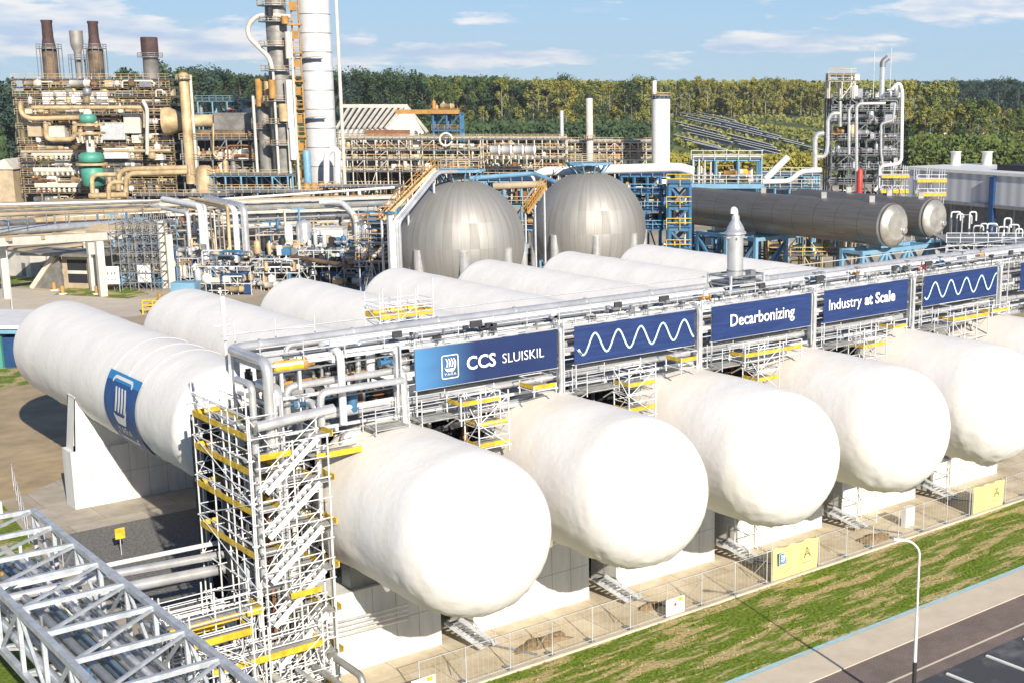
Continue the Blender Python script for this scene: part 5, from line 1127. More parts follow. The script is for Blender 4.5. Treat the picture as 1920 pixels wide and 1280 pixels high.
# industrial decks between furnace and columns
t, fr, zs, xs, S = unit_frame('process_unit', 'low cluttered process unit with orange and tan pipes between the furnace and the columns', 'process unit', 345, 482, 262, 322, 12, [375, 332, 300, 262], 5, 'galv_dark', .3, rails='cream')
for i, (z0, z1) in enumerate(zip([0]+zs[:-1], zs)): gadgets(t, fr, xs[0], xs[-1]-1, -.6, 4, z0, z1, 56, ['cream', 'orange', 'rust', 'offwhite', 'tan', 'grey', 'white'], 60+i, 1.0)
b = MB(); b.box((xs[0]+1, 6, 0), (xs[-1]-.5, 11.5, zs[-1]), fr); b.build('shade_core', 'gap_shade', t)  # added dark core, its colour stands in for shade inside the unit
vp([(370, 250), (480, 252)], .9, 'stack_tan', 'brown pipe under the grey duct', 325, 'pipes between the furnace and the columns')
vp([(400, 232), (400, 290), (412, 300)], .2, 'cream', 'thin bent pipe in front of the grey duct', 320, 'pipes between the furnace and the columns')
t, fr, zs, xs, S = unit_frame('steel_frame', 'light blue open frame with dark openings in front of the columns', 'steel frame', 395, 540, 330, 305, 8, [385, 358, 330], 5, 'skyblue', .35, rails='cream', brace=.5, group='blue steel frames')
gadgets(t, fr, xs[0], xs[-1]-1, 1, 7, 0, zs[0], 12, ['dark', 'darkblue', 'grey', 'cream', 'rust'], 71, 1.2); b = MB(); b.box((xs[0]+.5, 5.5, .1), (xs[-1]-.5, 7.8, zs[-1]-.4), fr); b.build('shade_infill', 'dark', t)  # dark box painted as the shade inside the frame
t, fr, zs, xs, S = unit_frame('steel_frame', 'pale blue railed bridge frame far behind the tan column', 'steel frame', 372, 480, 190, 350, 6, [222, 190], 4, 'skyblue', .3, rails='skyblue', brace=.1, group='blue steel frames')
gadgets(t, fr, xs[0], xs[-1]-1, .3, 3, zs[0], zs[1], 8, ['white', 'offwhite', 'red', 'grey'], 73)
# ================================================================== TALL COLUMNS
Wc, bp, zz, r = vcol(569, 626, -60, 345, 318, 'white_shell', 'tall white column rising out of the top of the picture', name='tall_column', bands=[28+35.5*k for k in range(-1, 9)], plats=((112, 1.4, 190, 300), (223, 1.4, 190, 300)))
b = MB(); b.tube((bp.x+r*1.12, bp.y-r*.9, 0), (bp.x+r*1.12, bp.y-r*.9, zz(-60)), .42, 8); b.build('downcomer', 'offwhite', Wc)
b = MB(); b.lathe([(r*1.1, 0), (r*1.1, 1)], (bp.x, bp.y, 0), n=24); b.build('skirt', 'offwhite', Wc)
Gc, bp2, zz2, r2 = vcol(508, 545, -40, 370, 313, 'grey', 'dark grey column ringed with platforms left of the white column', name='tall_column',
    plats=[(p, 1.75, a0, a1) for p, a0, a1 in ((12, 120, 330), (42, 130, 340), (88, 150, 330), (134, 100, 330), (190, 120, 340), (232, 150, 350), (272, 120, 350), (330, 150, 330))], pm='galv_dark', bands=(60, 150, 250))
b = MB()
for k, (x, p0, p1) in enumerate([(512, 135, 360), (545, 60, 330), (535, 150, 300)]): a = V(x, p0, 309.5); b.tube((a.x, a.y, 0), a, .3, 8)
b.build('riser_pipes', 'offwhite', Gc)
for k, (x0_, x1_, p0, p1, m_) in enumerate([(500, 512, 15, 30, 'dark'), (540, 552, 150, 240, 'white'), (524, 540, 195, 228, 'cream'), (505, 518, 150, 185, 'orange'), (536, 548, 60, 110, 'offwhite'), (528, 541, 30, 45, 'orange'), (545, 556, 240, 300, 'white')]):
    a = V((x0_+x1_)/2, p1, 309); c = V((x0_+x1_)/2, p0, 309); b = MB(); b.tube((a.x, a.y, a.z), (a.x, a.y, c.z), (x1_-x0_)/2/(FPX/309), 10); b.build('side_vessel', m_, Gc)
vp([(545, 32), (505, 28), (482, 30), (464, 48), (466, 70), (505, 108), (511, 130)], .55, 'offwhite', 'swan necked pipe looping out left of the dark grey column', 311, None)
Oc = thing('ladder_tower', 'orange caged ladder tower between the dark and the white column', 'ladder', tuple(Vector((V(563, 330, 312).x, V(563, 330, 312).y, 0))))
la, lb = V(548, 0, 312), V(566, 0, 312)
for px_ in (549, 562):
    a = V(px_+14, 330, 312); c = V(px_-12, -30, 312); stick('rail', (a.x, a.y, 0), (a.x, a.y, c.z), .28, 'orange', Oc, cyl=False)
a = V(563, 330, 312); c = V(576, 330, 312)
for k in range(60): z = 2+k*1.0; stick('rung', (a.x, a.y, z), (c.x, c.y, z), .14, 'orange' if k % 3 else 'cream', Oc, cyl=False)
for k in range(9): z = 5+k*6.3; b = MB(); f_ = FR(Vector((a.x, a.y, 0))); b.box((-1.2, -1.2, z), (2.2, .6, z+.3), f_); b.box((-1.2, -1.2, z+1.3), (2.2, -1.05, z+1.45), f_); b.box((-.3, -.9, z-3), (1.4, -.5, z-1.2), f_); b.build('landing', 'orange', Oc)
Bc, bp3, zz3, r3 = vcol(486, 510, 200, 350, 316, 'grey', 'short grey column left of the platform ringed column', name='tall_column', plats=((196, 1.6, 0, 360), (242, 1.6, 120, 340), (330, 1.6, 120, 340)), pm='galv_dark')
b = MB(); a = V(484, 340, 314); b.tube((a.x, a.y, 0), (a.x, a.y, zz3(180)), .35, 8); a = V(478, 172, 314); c = V(492, 195, 314); b.build('riser_pipe', 'offwhite', Bc)
for k, (x, p0, m_) in enumerate([(484, 148, 'orange'), (500, 142, 'cream')]): a = V(x, p0, 314); c = V(x, 200, 314); b = MB(); b.tube((a.x, a.y, c.z), (a.x, a.y, a.z), .8, 8); b.build('vent_pipe', m_, Bc)
Uc, *_ = vcol(569, 583, 285, 345, 309, 'skyblue', 'small pale blue column at the foot of the white column', name='small_column')
vp([(633, 345), (633, 285), (625, 278), (612, 290), (612, 340)], .7, 'white', 'white hairpin pipe right of the foot of the white column', 309, None)
for k in range(5):
    t = thing('pump_set', 'orange pump set at the foot of the white column', 'pump', tuple(Vector((V(575+14*k, 346, 300).x, V(575+14*k, 346, 300).y, 0))), 'orange pump sets at the foot of the white column'); q = org(t)
    b = MB(); zb_ = V(580, 348, 300).z; b.lathe([(.9, 0), (1.0, .8), (.5, 1.6)], (q.x, q.y, zb_-1), n=12); b.build('pump_body', 'orange' if k < 3 else 'cream', t); b = MB(); b.box((q.x-1, q.y-1, 0), (q.x+1, q.y+1, zb_-1)); b.build('plinth', 'tan', t)

# ================================================================== CENTRE: roofed hall, long rack, flare deck
o = V(712, 225, 390); o.z = 0; fr = FR(o); t = thing('slatted_hall', 'grey hall with a steep slatted roof in the middle distance', 'industrial building', tuple(o)); zz = lambda p: V(712, p, 390).z; ux_ = lambda p: (p-712)/(FPX/390)
b = MB(); x0_, x1_ = ux_(632), ux_(745); b.add([fr.p(x0_, 0, zz(242)), fr.p(ux_(722), 0, zz(242)), fr.p(x1_, 9, zz(202)), fr.p(x0_, 9, zz(202))], [(0, 1, 2, 3)]); b.build('roof_slope', 'dark', t)
for k in range(10):
    f = k/9; stick('roof_rib', fr.p(ux_(632)+f*(ux_(722)-x0_), -.25, zz(242)+.1), fr.p(ux_(645)+f*(x1_-ux_(645)), 8.8, zz(202)+.1), .6, 'offwhite', t, cyl=False)
b = MB(); b.add([fr.p(ux_(722), 0, zz(243)), fr.p(ux_(786), 6, zz(250)), fr.p(ux_(752), 9, zz(200)), fr.p(ux_(720), .2, 0), fr.p(ux_(786), 6, 0)], [(0, 1, 2), (0, 3, 4, 1)]); b.build('gable_wall', 'offwhite', t)
b = MB(); b.bar(fr.p(x0_-.5, 9, zz(200)), fr.p(x1_+1.4, 9, zz(200)), .8, 1.0); b.bar(fr.p(x1_+1.0, 9, zz(200)), fr.p(ux_(792), 6.5, zz(250)), .7); b.build('ridge_cap', 'offwhite', t)
b = MB(); b.box((x0_, .2, 0), (ux_(722), 12, zz(243)), fr); b.build('wall', 'grey', t)
t, fr, zs, xs, S = unit_frame('duct_row', 'row of pale ducts below the slatted hall', 'process unit', 632, 780, 258, 372, 8, [300, 275, 258], 8, 'offwhite', .3, rails='offwhite')
for i, (z0, z1) in enumerate(zip([0]+zs[:-1], zs)): gadgets(t, fr, xs[0], xs[-1]-1, .2, 4, z0, z1, 22, ['offwhite', 'white', 'rust', 'tan', 'grey', 'red', 'dark'], 80+i, 1.0)
for k in range(11): b = MB(); x = xs[0]+1+k*(xs[-1]-xs[0]-8)/10; b.sweep([fr.p(x, 3, zs[-1]+1.8), fr.p(x, 0, zs[-1]+1.2), fr.p(x, 0, zs[-1]-1.8)], .5, 7, 1, 2); b.build('curved_duct', 'offwhite', t)
b = MB(); b.box((xs[3], -1, zs[-1]+.6), (xs[-2]+1, .8, zs[-1]+2), fr); b.build('red_beam', 'rust', t)
# flare deck
t, fr, zs, xs, S = unit_frame('platform_tower', 'blue trussed tower with an orange top deck right of the slatted hall', 'steel frame', 812, 862, 214, 378, 6, [245, 214], 2, 'blue', .5, rails='orange', brace=1)
b = MB(); b.box((ux_(0)*0-14.0, -1, V(837, 214, 378).z), (3.8, 1.5, V(837, 206, 378).z), fr); b.build('orange_girder', 'orange', t)
gadgets(t, fr, xs[0], xs[-1], 0, 3, zs[-1], zs[-1]+4, 6, ['cream', 'offwhite', 'orange'], 90)
# long pipe rack, many thin uprights
mms = ['offwhite', 'white', 'cream', 'rust', 'orange', 'grey', 'tan', 'dark', 'rust', 'white']
for k, (x0p, x1p, pt, d, lv, lab) in enumerate([(640, 900, 262, 345, [322, 300, 282, 262], 'cluttered pipe rack of rusty and pale pipes behind the left sphere'), (885, 1060, 262, 350, [318, 298, 280, 262], 'cluttered pipe rack with a pale exchanger row behind the two spheres'),
                                                 (1050, 1225, 268, 355, [318, 300, 284, 268], 'cluttered pipe rack of pale pipes behind the right sphere')]):
    t, fr, zs, xs, S = unit_frame('plant_pipe_rack', lab, 'pipe rack', x0p, x1p, pt, d, 9, lv, 12, 'offwhite', .25, rails='cream', brace=.25, group='long cluttered racks in the middle distance')
    for i, (z0, z1) in enumerate(zip([0]+zs[:-1], zs)): gadgets(t, fr, xs[0], xs[-1]-2, .1, 5, z0, z1, 48, mms, 100+10*k+i, .85)
    for z in zs:
        for j in range(3): b = MB(); b.tube(fr.p(xs[0], 1+j*2, z+.5), fr.p(xs[-1], 1+j*2, z+.5), .28, 8); b.build('long_pipe', ['offwhite', 'cream', 'white'][j], t)
    b = MB(); b.box((xs[0]+.5, 7, 0), (xs[-1]-.5, 8.6, zs[0]), fr); b.build('shade_infill', 'dark', t)  # dark box stands in for shade behind the lowest rack storey
for k in range(4):
    a = V(918+22*k, 282, 340); c = V(935+22*k, 282, 340); t = thing('heat_exchanger', 'pale cylindrical heat exchanger in the long rack, %s from the left' % ORD[k], 'heat exchanger', tuple(a), 'pale heat exchangers in the long rack'); b = MB(); b.lathe([(.5, 0), (1.2, .3), (1.2, (c-a).length), (1.4, (c-a).length), (1.4, (c-a).length+.3), (.5, (c-a).length+.5)], a, c-a, 14); b.build('shell', 'white', t)
    for s in (.2, .8): q = a.lerp(c, s); stick('saddle', (q.x, q.y, q.z-2.2), (q.x, q.y, q.z-.8), .5, 'offwhite', t, cyl=False)
vcol(1222, 1256, 186, 345, 340, 'white', 'tall smooth white cylindrical stack before the wood', cat='stack', name='white_stack', cap='', plats=((184, 1.15, 0, 360), (183, 1.15, 0, 360)), pm='darkblue')
a = V(1227, 186, 340); t = thing('vent_pipe', 'short pale vent pipe on top of the white stack', 'vent', tuple(a)); stick('tube', a, a+Vector((0, 0, 4.5)), .55, 'white', t, n=10); stick('collar', a, a+Vector((0, 0, 1.2)), .8, 'dark', t, n=10)
t, bp, zz, r = vcol(1099, 1112, 184, 345, 352, 'offwhite', 'thin cream stack with a dark top in the middle distance', cat='stack', name='thin_stack', cap='', plats=((262, 1.6, 0, 360),)); MB().tube((bp.x, bp.y, zz(184)), (bp.x, bp.y, zz(184)+.9), 1.05, 12).build('cap_ring', 'dark', t)

vcol(1050, 1057, 208, 300, 354, 'galv', 'thinnest grey stack left of the thin cream stack', cat='stack', name='thin_stack', cap='')
# loops on the racks
for (x, y, r, lab) in [(836, 262, 12, 'ring shaped pipe loop above the long rack')]:
    pts = [V(x+r*math.cos(a_*.5), y-r*math.sin(a_*.5), 343) for a_ in range(13)]; pipe(pts, .3, 'offwhite', lab, None, 8)
# ================================================================== PIPE RACKS BEHIND THE REAR TANKS, LEFT
def vline(x0, y0, x1, y1, d0, d1=None): return V(x0, y0, d0), V(x1, y1, d1 or d0)
gr_ = 'pipes on the near left rack'
t = thing('concrete_rack', 'pale concrete pipe rack with thick beams and columns at the left edge', 'pipe rack', tuple(G(200, 556)))
cols_ = [(200, 556), (310, 545)]
def beam_along(p0, p1, d0, d1, wid, hei, m_, nm='beam'): a, c = V(*p0, d0), V(*p1, d1); b = MB(); b.bar(a, c, wid, hei); return b.build(nm, m_, t)
D0 = G(200, 556).dot(DV)
beam_along((-60, 458), (310, 436), D0-10, D0+18, .9, 1.1, 'offwhite'); beam_along((-60, 440), (310, 420), D0-2, D0+26, .8, .9, 'tan')
for (x, y, y1) in ((190, 556, 452), (173, 545, 455), (304, 540, 415), (10, 560, 455), (318, 540, 440)):
    g = G(x+4, y); zt = V(x, y1, g.dot(DV)).z; stick('column', g, (g.x, g.y, zt), .95, 'offwhite', t, cyl=False)
for k in range(5): a = V(20+62*k, 449-3.4*k, D0-6+5*k); c = a+Vector((-1.8, 4.5, 0)); stick('cross_beam', a, c, .5, 'tan', t, cyl=False); 
for k, (p0, p1, r, m_, lab) in enumerate([((-60, 437), (268, 418), .62, 'inox', 'fat silver pipe on the near left rack'), ((-60, 424), (60, 417), .6, 'inox_dull', 'dull silver pipe behind the fat one at the left edge'), ((-60, 405), (300, 393), .3, 'tan', 'thin tan pipe along the top of the near left rack'),
      ((-60, 400), (280, 386), .2, 'grey', 'dark thin pipe along the top of the near left rack')]):
    pipe([V(*p0, D0-4+k*3), V(*p1, D0+24+k*3)], r, m_, lab, gr_, 12)
t = thing('handrail', 'handrail with blue posts along the top of the near left rack', 'railing', tuple(V(100, 420, D0)))
for k in range(9): a = V(-20+36*k, 426-2.2*k, D0-6+4*k); stick('post', a, a+Vector((0, 0, 1.6)), .09, 'skyblue' if k % 2 else 'grey', t, cyl=False)
for y in (0, -12): a, c = V(-20, 414+y*.6, D0-6), V(270, 396+y*.6, D0+26); stick('rail', a, c, .08, 'tan', t)
# concrete buildings and shed under the rack
def vbox(name, lab, cat, px0, px1, ptop, pbot, thick, m_, roof=None, grp=None, over=.4, yaw=0):
    g = G((px0+px1)/2, pbot); d = g.dot(DV); fr = FR(Vector((g.x, g.y, 0)), Matrix.Rotation(rad(yaw), 3, 'Z') @ RT); S = FPX/d; w_ = (px1-px0)/2/S; zt = V((px0+px1)/2, ptop, d).z
    t = thing(name, lab, cat, (g.x, g.y, 0), grp); b = MB(); b.box((-w_, 0, 0), (w_, thick, zt), fr); b.build('wall', m_, t)
    b = MB(); b.box((-w_-over, -over, zt), (w_+over, thick+over, zt+.35), fr); b.build('roof', roof or m_, t); return t, fr, w_, zt
t, fr, w_, zt = vbox('shed', 'long tan panelled shed under the near left rack', 'building', -40, 85, 468, 517, 9, 'offwhite', 'tan', yaw=-32)
for k in range(3): b = MB(); b.box((-w_+3+5*k, -.03, .1), (-w_+4+5*k, .05, 2.2), fr); b.build('door', 'grey', t)
t, fr, w_, zt = vbox('concrete_ramp', 'dark open sided concrete building with a sloping edge under the near left rack', 'building', 118, 176, 480, 541, 8, 'brick_tan', 'concrete', yaw=-10)
b = MB(); b.box((-w_+.8, -.04, .8), (w_-.6, .06, zt-.6), fr); b.build('opening_shade', 'dark', t); b = MB(); b.box((-w_+.8, -.12, zt*.45), (w_-.6, -.02, zt*.55), fr); b.build('parapet', 'offwhite', t)  # dark plate on the solid wall paints the shaded inside
stick('raking_column', fr.p(-w_-4.5, -1, 0), fr.p(-w_-.5, -1, zt), .7, 'concrete', t, cyl=False)
b = MB(); q = [fr.p(-w_-4.2, -.6, 0), fr.p(-w_, -.6, 0), fr.p(-w_, -.6, zt), fr.p(-w_-.6, -.6, zt)]; b.add(q, [(0, 1, 2, 3)]); b.add([v+fr.v*.5 for v in q], [(3, 2, 1, 0)]); b.build('side_wall', 'grey', t)
b = MB(); b.box((-w_-6, -2, zt+.1), (w_+3, 5, zt+.5), fr); b.build('canopy', 'grey', t)
for k, (x, y) in enumerate([(140, 553), (240, 556), (270, 596), (420, 520)]): pass
for k, (px, lab) in enumerate([(213, 'white framed poster board left of the scaffold below the rack'), (272, 'white framed poster board right of the first one below the rack')]):
    g = G(px, 548 if k == 0 else 545); d = g.dot(DV); fr = FR(Vector((g.x, g.y, 0))); t = thing('poster_board', lab, 'poster board', tuple(g), 'white poster boards below the rack')
    b = MB(); b.box((-1.0, 0, 1.2), (1.0, .08, 3.7), fr); b.build('panel', 'paper', t); b = MB()
    for j in range(3): b.box((-.7+.5*j, -.03, 2.5), (-.5+.5*j, 0, 2.9), fr); b.box((-.7+.5*j, -.03, 1.7), (-.45+.5*j, 0, 1.85), fr)
    b.build('print', 'grey', t)
    for s in (-.9, .9): stick('post', fr.p(s, .1, 0), fr.p(s, .1, 3.8), .07, 'galv', t, cyl=False)
# dense scaffold between the concrete columns
t, fr, zs, xs, S = unit_frame('scaffold', 'dense grey scaffold tower between the concrete rack columns', 'scaffold', 208, 300, 405, 190, 7, [530, 512, 494, 476, 458, 440, 422], 6, 'galv_dark', .09, rails=None, brace=.9, group='scaffolds in the plant', ny=3)
gadgets(t, fr, xs[0], xs[-1], 2, 6, 0, zs[-1]-1, 40, ['blue', 'darkblue', 'dark', 'galv_dark', 'cream', 'skyblue'], 33, .7, 'vpe')
# second tier: long rack running right across the middle
D1 = 250
t = thing('plant_pipe_rack', 'long low rack carrying fat grey pipes in front of the columns', 'pipe rack', tuple(V(500, 420, D1)))
t['group'] = 'long cluttered racks in the middle distance'
for k in range(12):
    x = 330+38*k; a = V(x, 398-2*k*.5, D1); stick('column', (a.x, a.y, 0), a, .4, 'galv_dark' if k % 3 else 'skyblue', t, cyl=False); c = a+DV*6; stick('cross_beam', a, c, .4, 'offwhite', t, cyl=False); stick('column', (c.x, c.y, 0), c, .4, 'offwhite', t, cyl=False)
for y in (378, 398, 420): a, c = V(300, y+6, D1-1), V(745, y-8, D1-1); stick('beam', a, c, .5, 'offwhite', t, cyl=False)
for k, (y0, y1, r, m_, lab) in enumerate([(392, 380, .75, 'inox_dull', 'upper fat grey pipe on the long low rack'), (408, 398, .8, 'inox', 'middle fat silver pipe on the long low rack'), (424, 416, .85, 'white', 'lower fat white pipe on the long low rack'), (381, 368, .35, 'tan', 'thin tan pipe on top of the long low rack'), (440, 432, .5, 'offwhite', 'pale pipe below the long low rack')]):
    pipe([V(430 if k != 3 else 300, y0, D1+1.2*k), V(742, y1, D1+1.2*k)], r, m_, lab, 'pipes on the long low rack', 10)
pipe([V(-40, 385, 270), V(420, 374, 270), V(740, 352, 272)], .28, 'white', 'thin white rail pipe running the whole way below the furnace', 'pipes below the furnace', 8)
pipe([V(-40, 410, 262), V(330, 396, 262), V(420, 388, 262)], .3, 'tan', 'brown edge pipe running below the furnace', 'pipes below the furnace', 8)
for k, (x0p, m_) in enumerate([(0, 'cream'), (95, 'tan')]):
    a = V(x0p-20, 392, 285); t = tag(MB().box((-1, 0, 0), (19, 9, 4.2+k*.6), FR(Vector((a.x, a.y, 0)))).build('low_building', m_), 'flat roofed %s building below the furnace' % ('cream' if k == 0 else 'tan'), 'building', 'low buildings below the furnace')
t, fr, w_, zt = vbox('shed', 'small tan gabled shed at the far left edge', 'building', -30, 30, 318, 384, 12, 'tan', 'offwhite')
b = MB(); b.add([fr.p(-w_-.5, -.5, zt), fr.p(w_+.5, -.5, zt), fr.p(w_+.5, 12.5, zt), fr.p(-w_-.5, 12.5, zt), fr.p(w_*.6, -.5, zt+2.6), fr.p(w_*.6, 12.5, zt+2.6)], [(0, 1, 4), (1, 2, 5, 4), (3, 0, 4, 5), (2, 3, 5)]); b.build('gable_roof', 'offwhite', t)
a = V(160, 384, 290); tag(MB().box((0, 0, 0), (7, 3, 3.4), FR(Vector((a.x, a.y, 0)))).build('container', 'blue'), 'dark blue container below the green vessel', 'container')
# bundle of tall vertical pipes turning down
for k, (x, yt, yb, r, m_) in enumerate([(352, 400, 500, .34, 'galv'), (376, 388, 492, .55, 'white'), (384, 386, 492, .3, 'galv'), (394, 396, 488, .12, 'grey'), (401, 396, 488, .12, 'offwhite'), (409, 400, 488, .14, 'grey'), (417, 402, 488, .12, 'tan'), (426, 386, 478, .28, 'cream'), (440, 392, 478, .5, 'white'), (457, 388, 476, .62, 'inox')]):
    d = 228; p = V(x, yt, d); q = V(x-70, yt-14 if k < 8 else yt-16, d+14); pipe([q, p, (p.x, p.y, V(x, yb, d).z-6)], r, m_, 'tall vertical pipe turning down from the rack, %s of the bundle from the left' % ORD[k], 'bundle of tall vertical pipes', 10)
pipe([V(600, 380, 226), V(640, 378, 226), V(668, 408, 224), V(672, 500, 224)], .5, 'galv', 'grey pipe bending down left of the spheres', 'pipes left of the spheres', 10)
pipe([V(610, 386, 228), V(652, 392, 226), V(662, 415, 226), V(664, 500, 226)], .3, 'offwhite', 'pale pipe bending down left of the spheres', 'pipes left of the spheres', 10)
# small silver vessel and white boxes
t, *_ = vcol(553, 581, 420, 470, 215, 'inox', 'dome topped silver vessel on legs in front of the long low rack', 'process vessel', name='process_vessel')
t, *_ = vcol(530, 545, 425, 475, 214, 'white', 'slim white vessel beside the dome topped silver vessel', 'process vessel', name='process_vessel')
a = V(590, 464, 208); t = thing('equipment_cabin', 'white equipment cabin beside the silver vessel', 'cabin', tuple(Vector((a.x, a.y, 0)))); f_ = FR(Vector((a.x, a.y, 0))); zq_ = V(590, 430, 208).z
b = MB(); b.box((0, 0, a.z), (4.5, 3, zq_), f_); b.build('wall', 'white', t); b = MB(); b.box((-.15, -.15, zq_), (4.65, 3.15, zq_+.2), f_); b.build('roof', 'offwhite', t); b = MB(); b.box((0, 0, 0), (4.5, 3, a.z), f_); b.build('base_frame', 'galv_dark', t)
pipe([V(420, 505, 190), V(500, 474, 196), V(660, 500, 184)], .32, 'stack_tan', 'brown pipe sloping down in front of the white cabin', 'pipes in the yard', 10)
pipe([V(370, 498, 196), V(440, 486, 198), V(478, 484, 198)], .35, 'cream', 'cream pipe in front of the vertical pipe bundle', 'pipes in the yard', 10)
pipe([V(396, 520, 192), V(400, 498, 194), V(470, 494, 194), V(500, 470, 196)], .3, 'offwhite', 'pale bent pipe in front of the vertical pipe bundle', 'pipes in the yard', 10)
# yard full of small valves and pumps
for k, (x0p, x1p, d, pt, lv, lab, nx) in enumerate([(370, 470, 186, 500, [532, 500], 'low tangle of blue and grey pumps and valves behind the second rear tank', 4), (470, 560, 190, 486, [512, 486], 'low tangle of valves and pale pipes behind the third rear tank', 4),
        (560, 700, 192, 470, [500, 470], 'low tangle of green and grey valves left of the spheres', 5), (672, 742, 176, 420, [490, 455, 420], 'narrow scaffold full of rusty valves left of the left sphere', 3),
        (480, 740, 235, 440, [470, 440], 'dim equipment row under the long low rack', 8), (320, 372, 200, 485, [520, 485], 'dark blue equipment stack between the concrete rack and the pipe bundle', 3)]):
    t, fr, zs, xs, S = unit_frame('process_unit', lab, 'process unit', x0p, x1p, pt, d, 9, lv, nx, 'galv', .12, rails=None if k != 3 else 'orange', brace=.4, group='process units in the yard')
    gadgets(t, fr, xs[0], xs[-1]-1, .1, 7, zs[-1]+.1, zs[-1]+2.4, 26, ['blue', 'galv_dark', 'offwhite', 'galv', 'inox', 'cream', 'dark', 'tan'], 340+k, .55)
    for i, (z0, z1) in enumerate(zip([0]+zs[:-1], zs)): gadgets(t, fr, xs[0], xs[-1]-1, -.5, 6, z0, z1, 54 if k < 4 else 34, ['blue', 'galv_dark', 'darkblue', 'white', 'galv', 'inox', 'cream', 'dark', ('green' if k == 2 else 'orange'), 'offwhite'], 140+10*k+i, .62)
    b = MB(); b.box((xs[0], 7.2, 0), (xs[-1], 8.8, zs[0]*.9), fr); b.build('shade_infill', 'dark', t)  # dark box at the back paints shade between the fittings
a = V(320, 545, 180); tag(MB().box((0, 0, 0), (3.3, 2.4, 2.6), FR(Vector((a.x, a.y, 0)))).build('container', 'skyblue'), 'pale blue box container behind the second rear tank', 'container')
a = V(385, 522, 182); t = thing('dish_sign', 'round white disc sign behind the second rear tank', 'sign', (a.x, a.y, 0)); b = MB(); b.lathe([(.1, -.1), (.75, -.05), (.75, .05), (.1, .1)], V(388, 523, 182), DV, 20); b.build('disc', 'white', t); stick('post', (a.x, a.y, 0), (a.x, a.y, 2.5), .06, 'galv', t)
# yellow barrier left of the second rear tank
g = G(290, 590); t = thing('yellow_skid', 'yellow railed skid behind the dome of the second rear tank', 'skid', (g.x, g.y, 0)); fr = FR(Vector((g.x, g.y, 0)))
for z in (.6, 1.2, 1.8): stick('rail', fr.p(-1.5, 0, z), fr.p(2.6, 0, z), .12, 'yellow', t)
for x in (-1.5, -.2, 1.2, 2.6): stick('post', fr.p(x, 0, 0), fr.p(x, 0, 1.9), .12, 'yellow', t)
b = MB(); b.box((-1, .4, .2), (2, 2, 1.3), fr); b.build('tank', 'yellow', t)
# left edge: container tops and concrete kerb beside the leftmost rear tank
o = G(-10, 690); t = thing('site_container', 'white roofed teal and blue container at the left picture edge', 'container', (o.x, o.y, 0)); fr = FR(Vector((o.x, o.y, 0)))
zc_ = V(0, 612, o.dot(DV)).z
b = MB(); b.box((-6, 0, 0), (.9, 9, zc_*.82), fr); b.build('teal_side', 'green', t); b = MB(); b.box((.92, .4, 0), (4.4, 9, zc_*.72), fr); b.build('blue_side', 'darkblue', t)
b = MB(); b.box((-6, -.5, zc_*.84), (5.2, 9, zc_*.97), fr); b.build('fascia', 'skyblue', t); b = MB(); b.box((-6.2, -.8, zc_*.97), (7.5, 9.5, zc_*1.05), fr); b.build('roof', 'white', t)
g = G(20, 610); t = thing('road_pole', 'thin pole beside the road above the container', 'pole', tuple(G(25, 600))); q = org(t); stick('pole', q, (q.x, q.y, V(15, 470, q.dot(DV)).z), .08, 'galv', t)
for k, (px, py) in enumerate([(102, 545), (182, 552), (118, 552), (300, 566)]):
    g = G(px, py); t = thing('bollard', 'orange and white marker post beside the plant road, %s from the left' % ORD[[0, 2, 1, 3][k]], 'marker post', tuple(g), 'marker posts along the plant road'); stick('post', g, g+Vector((0, 0, 1.2)), .3, 'orange', t, n=8); stick('foot', g, g+Vector((0, 0, .15)), .6, 'white', t, n=8)

# ================================================================== RIGHT: blue racks, steel tower, grey hall
t, fr, zs, xs, S = unit_frame('equipment_platform', 'blue framed platform packed with yellow and white pipework above the grey vessels', 'equipment platform', 1300, 1426, 300, 205, 8, [346, 300], 3, 'skyblue', .35, rails='offwhite', brace=0)
gadgets(t, fr, xs[0]+.5, xs[-1]-1.5, .3, 4, zs[0], zs[1]-.3, 34, ['yellow', 'yellow', 'white', 'offwhite', 'inox', 'orange'], 201, .75)
b = MB(); b.bar(fr.p(xs[0], -.3, zs[1]+.6), fr.p(xs[-1], -.3, zs[1]+.6), .35); 
for k in range(4): b.sweep([fr.p(xs[0]+k*.9, -.3, zs[1]+.6-.3*k), fr.p(xs[0]+k*.9, -.4, zs[0]-1)], .14, 6)
b.build('pale_pipes', 'offwhite', t)
b = MB(); b.box((xs[0]-2, -.8, zs[0]-.6), (xs[-1]+.5, -.3, zs[0]+.1), fr); b.build('blue_fascia', 'skyblue', t)
t, fr, zs, xs, S = unit_frame('steel_frame', 'tall blue frame standing at the far end of the grey vessels', 'steel frame', 1254, 1292, 348, 178, 7, [470, 430, 390, 348], 1, 'blue', .5, rails='yellow', brace=1, group='blue steel frames', deckm='blue')
gadgets(t, fr, xs[0]-4, xs[-1], .3, 5, 0, zs[-1], 20, ['blue', 'yellow', 'galv', 'cream', 'dark'], 211, .7)
t, fr, zs, xs, S = unit_frame('steel_frame', 'second blue rack between the right sphere and the grey vessels', 'steel frame', 1165, 1262, 330, 215, 10, [430, 395, 362, 330], 4, 'blue', .4, rails='skyblue', brace=.5, group='blue steel frames', deckm='darkblue')
for i, (z0, z1) in enumerate(zip([0]+zs[:-1], zs)): gadgets(t, fr, xs[0], xs[-1]-1, .1, 7, z0, z1, 18, ['galv', 'offwhite', 'blue', 'cream', 'dark', 'white', 'yellow'], 215+i, .8)
t, fr, zs, xs, S = unit_frame('steel_frame', 'pale blue rack left of the right sphere, between the two spheres', 'steel frame', 880, 1010, 340, 215, 8, [430, 385, 340], 4, 'skyblue', .35, rails='tan', brace=.5, group='blue steel frames', deckm='darkblue')
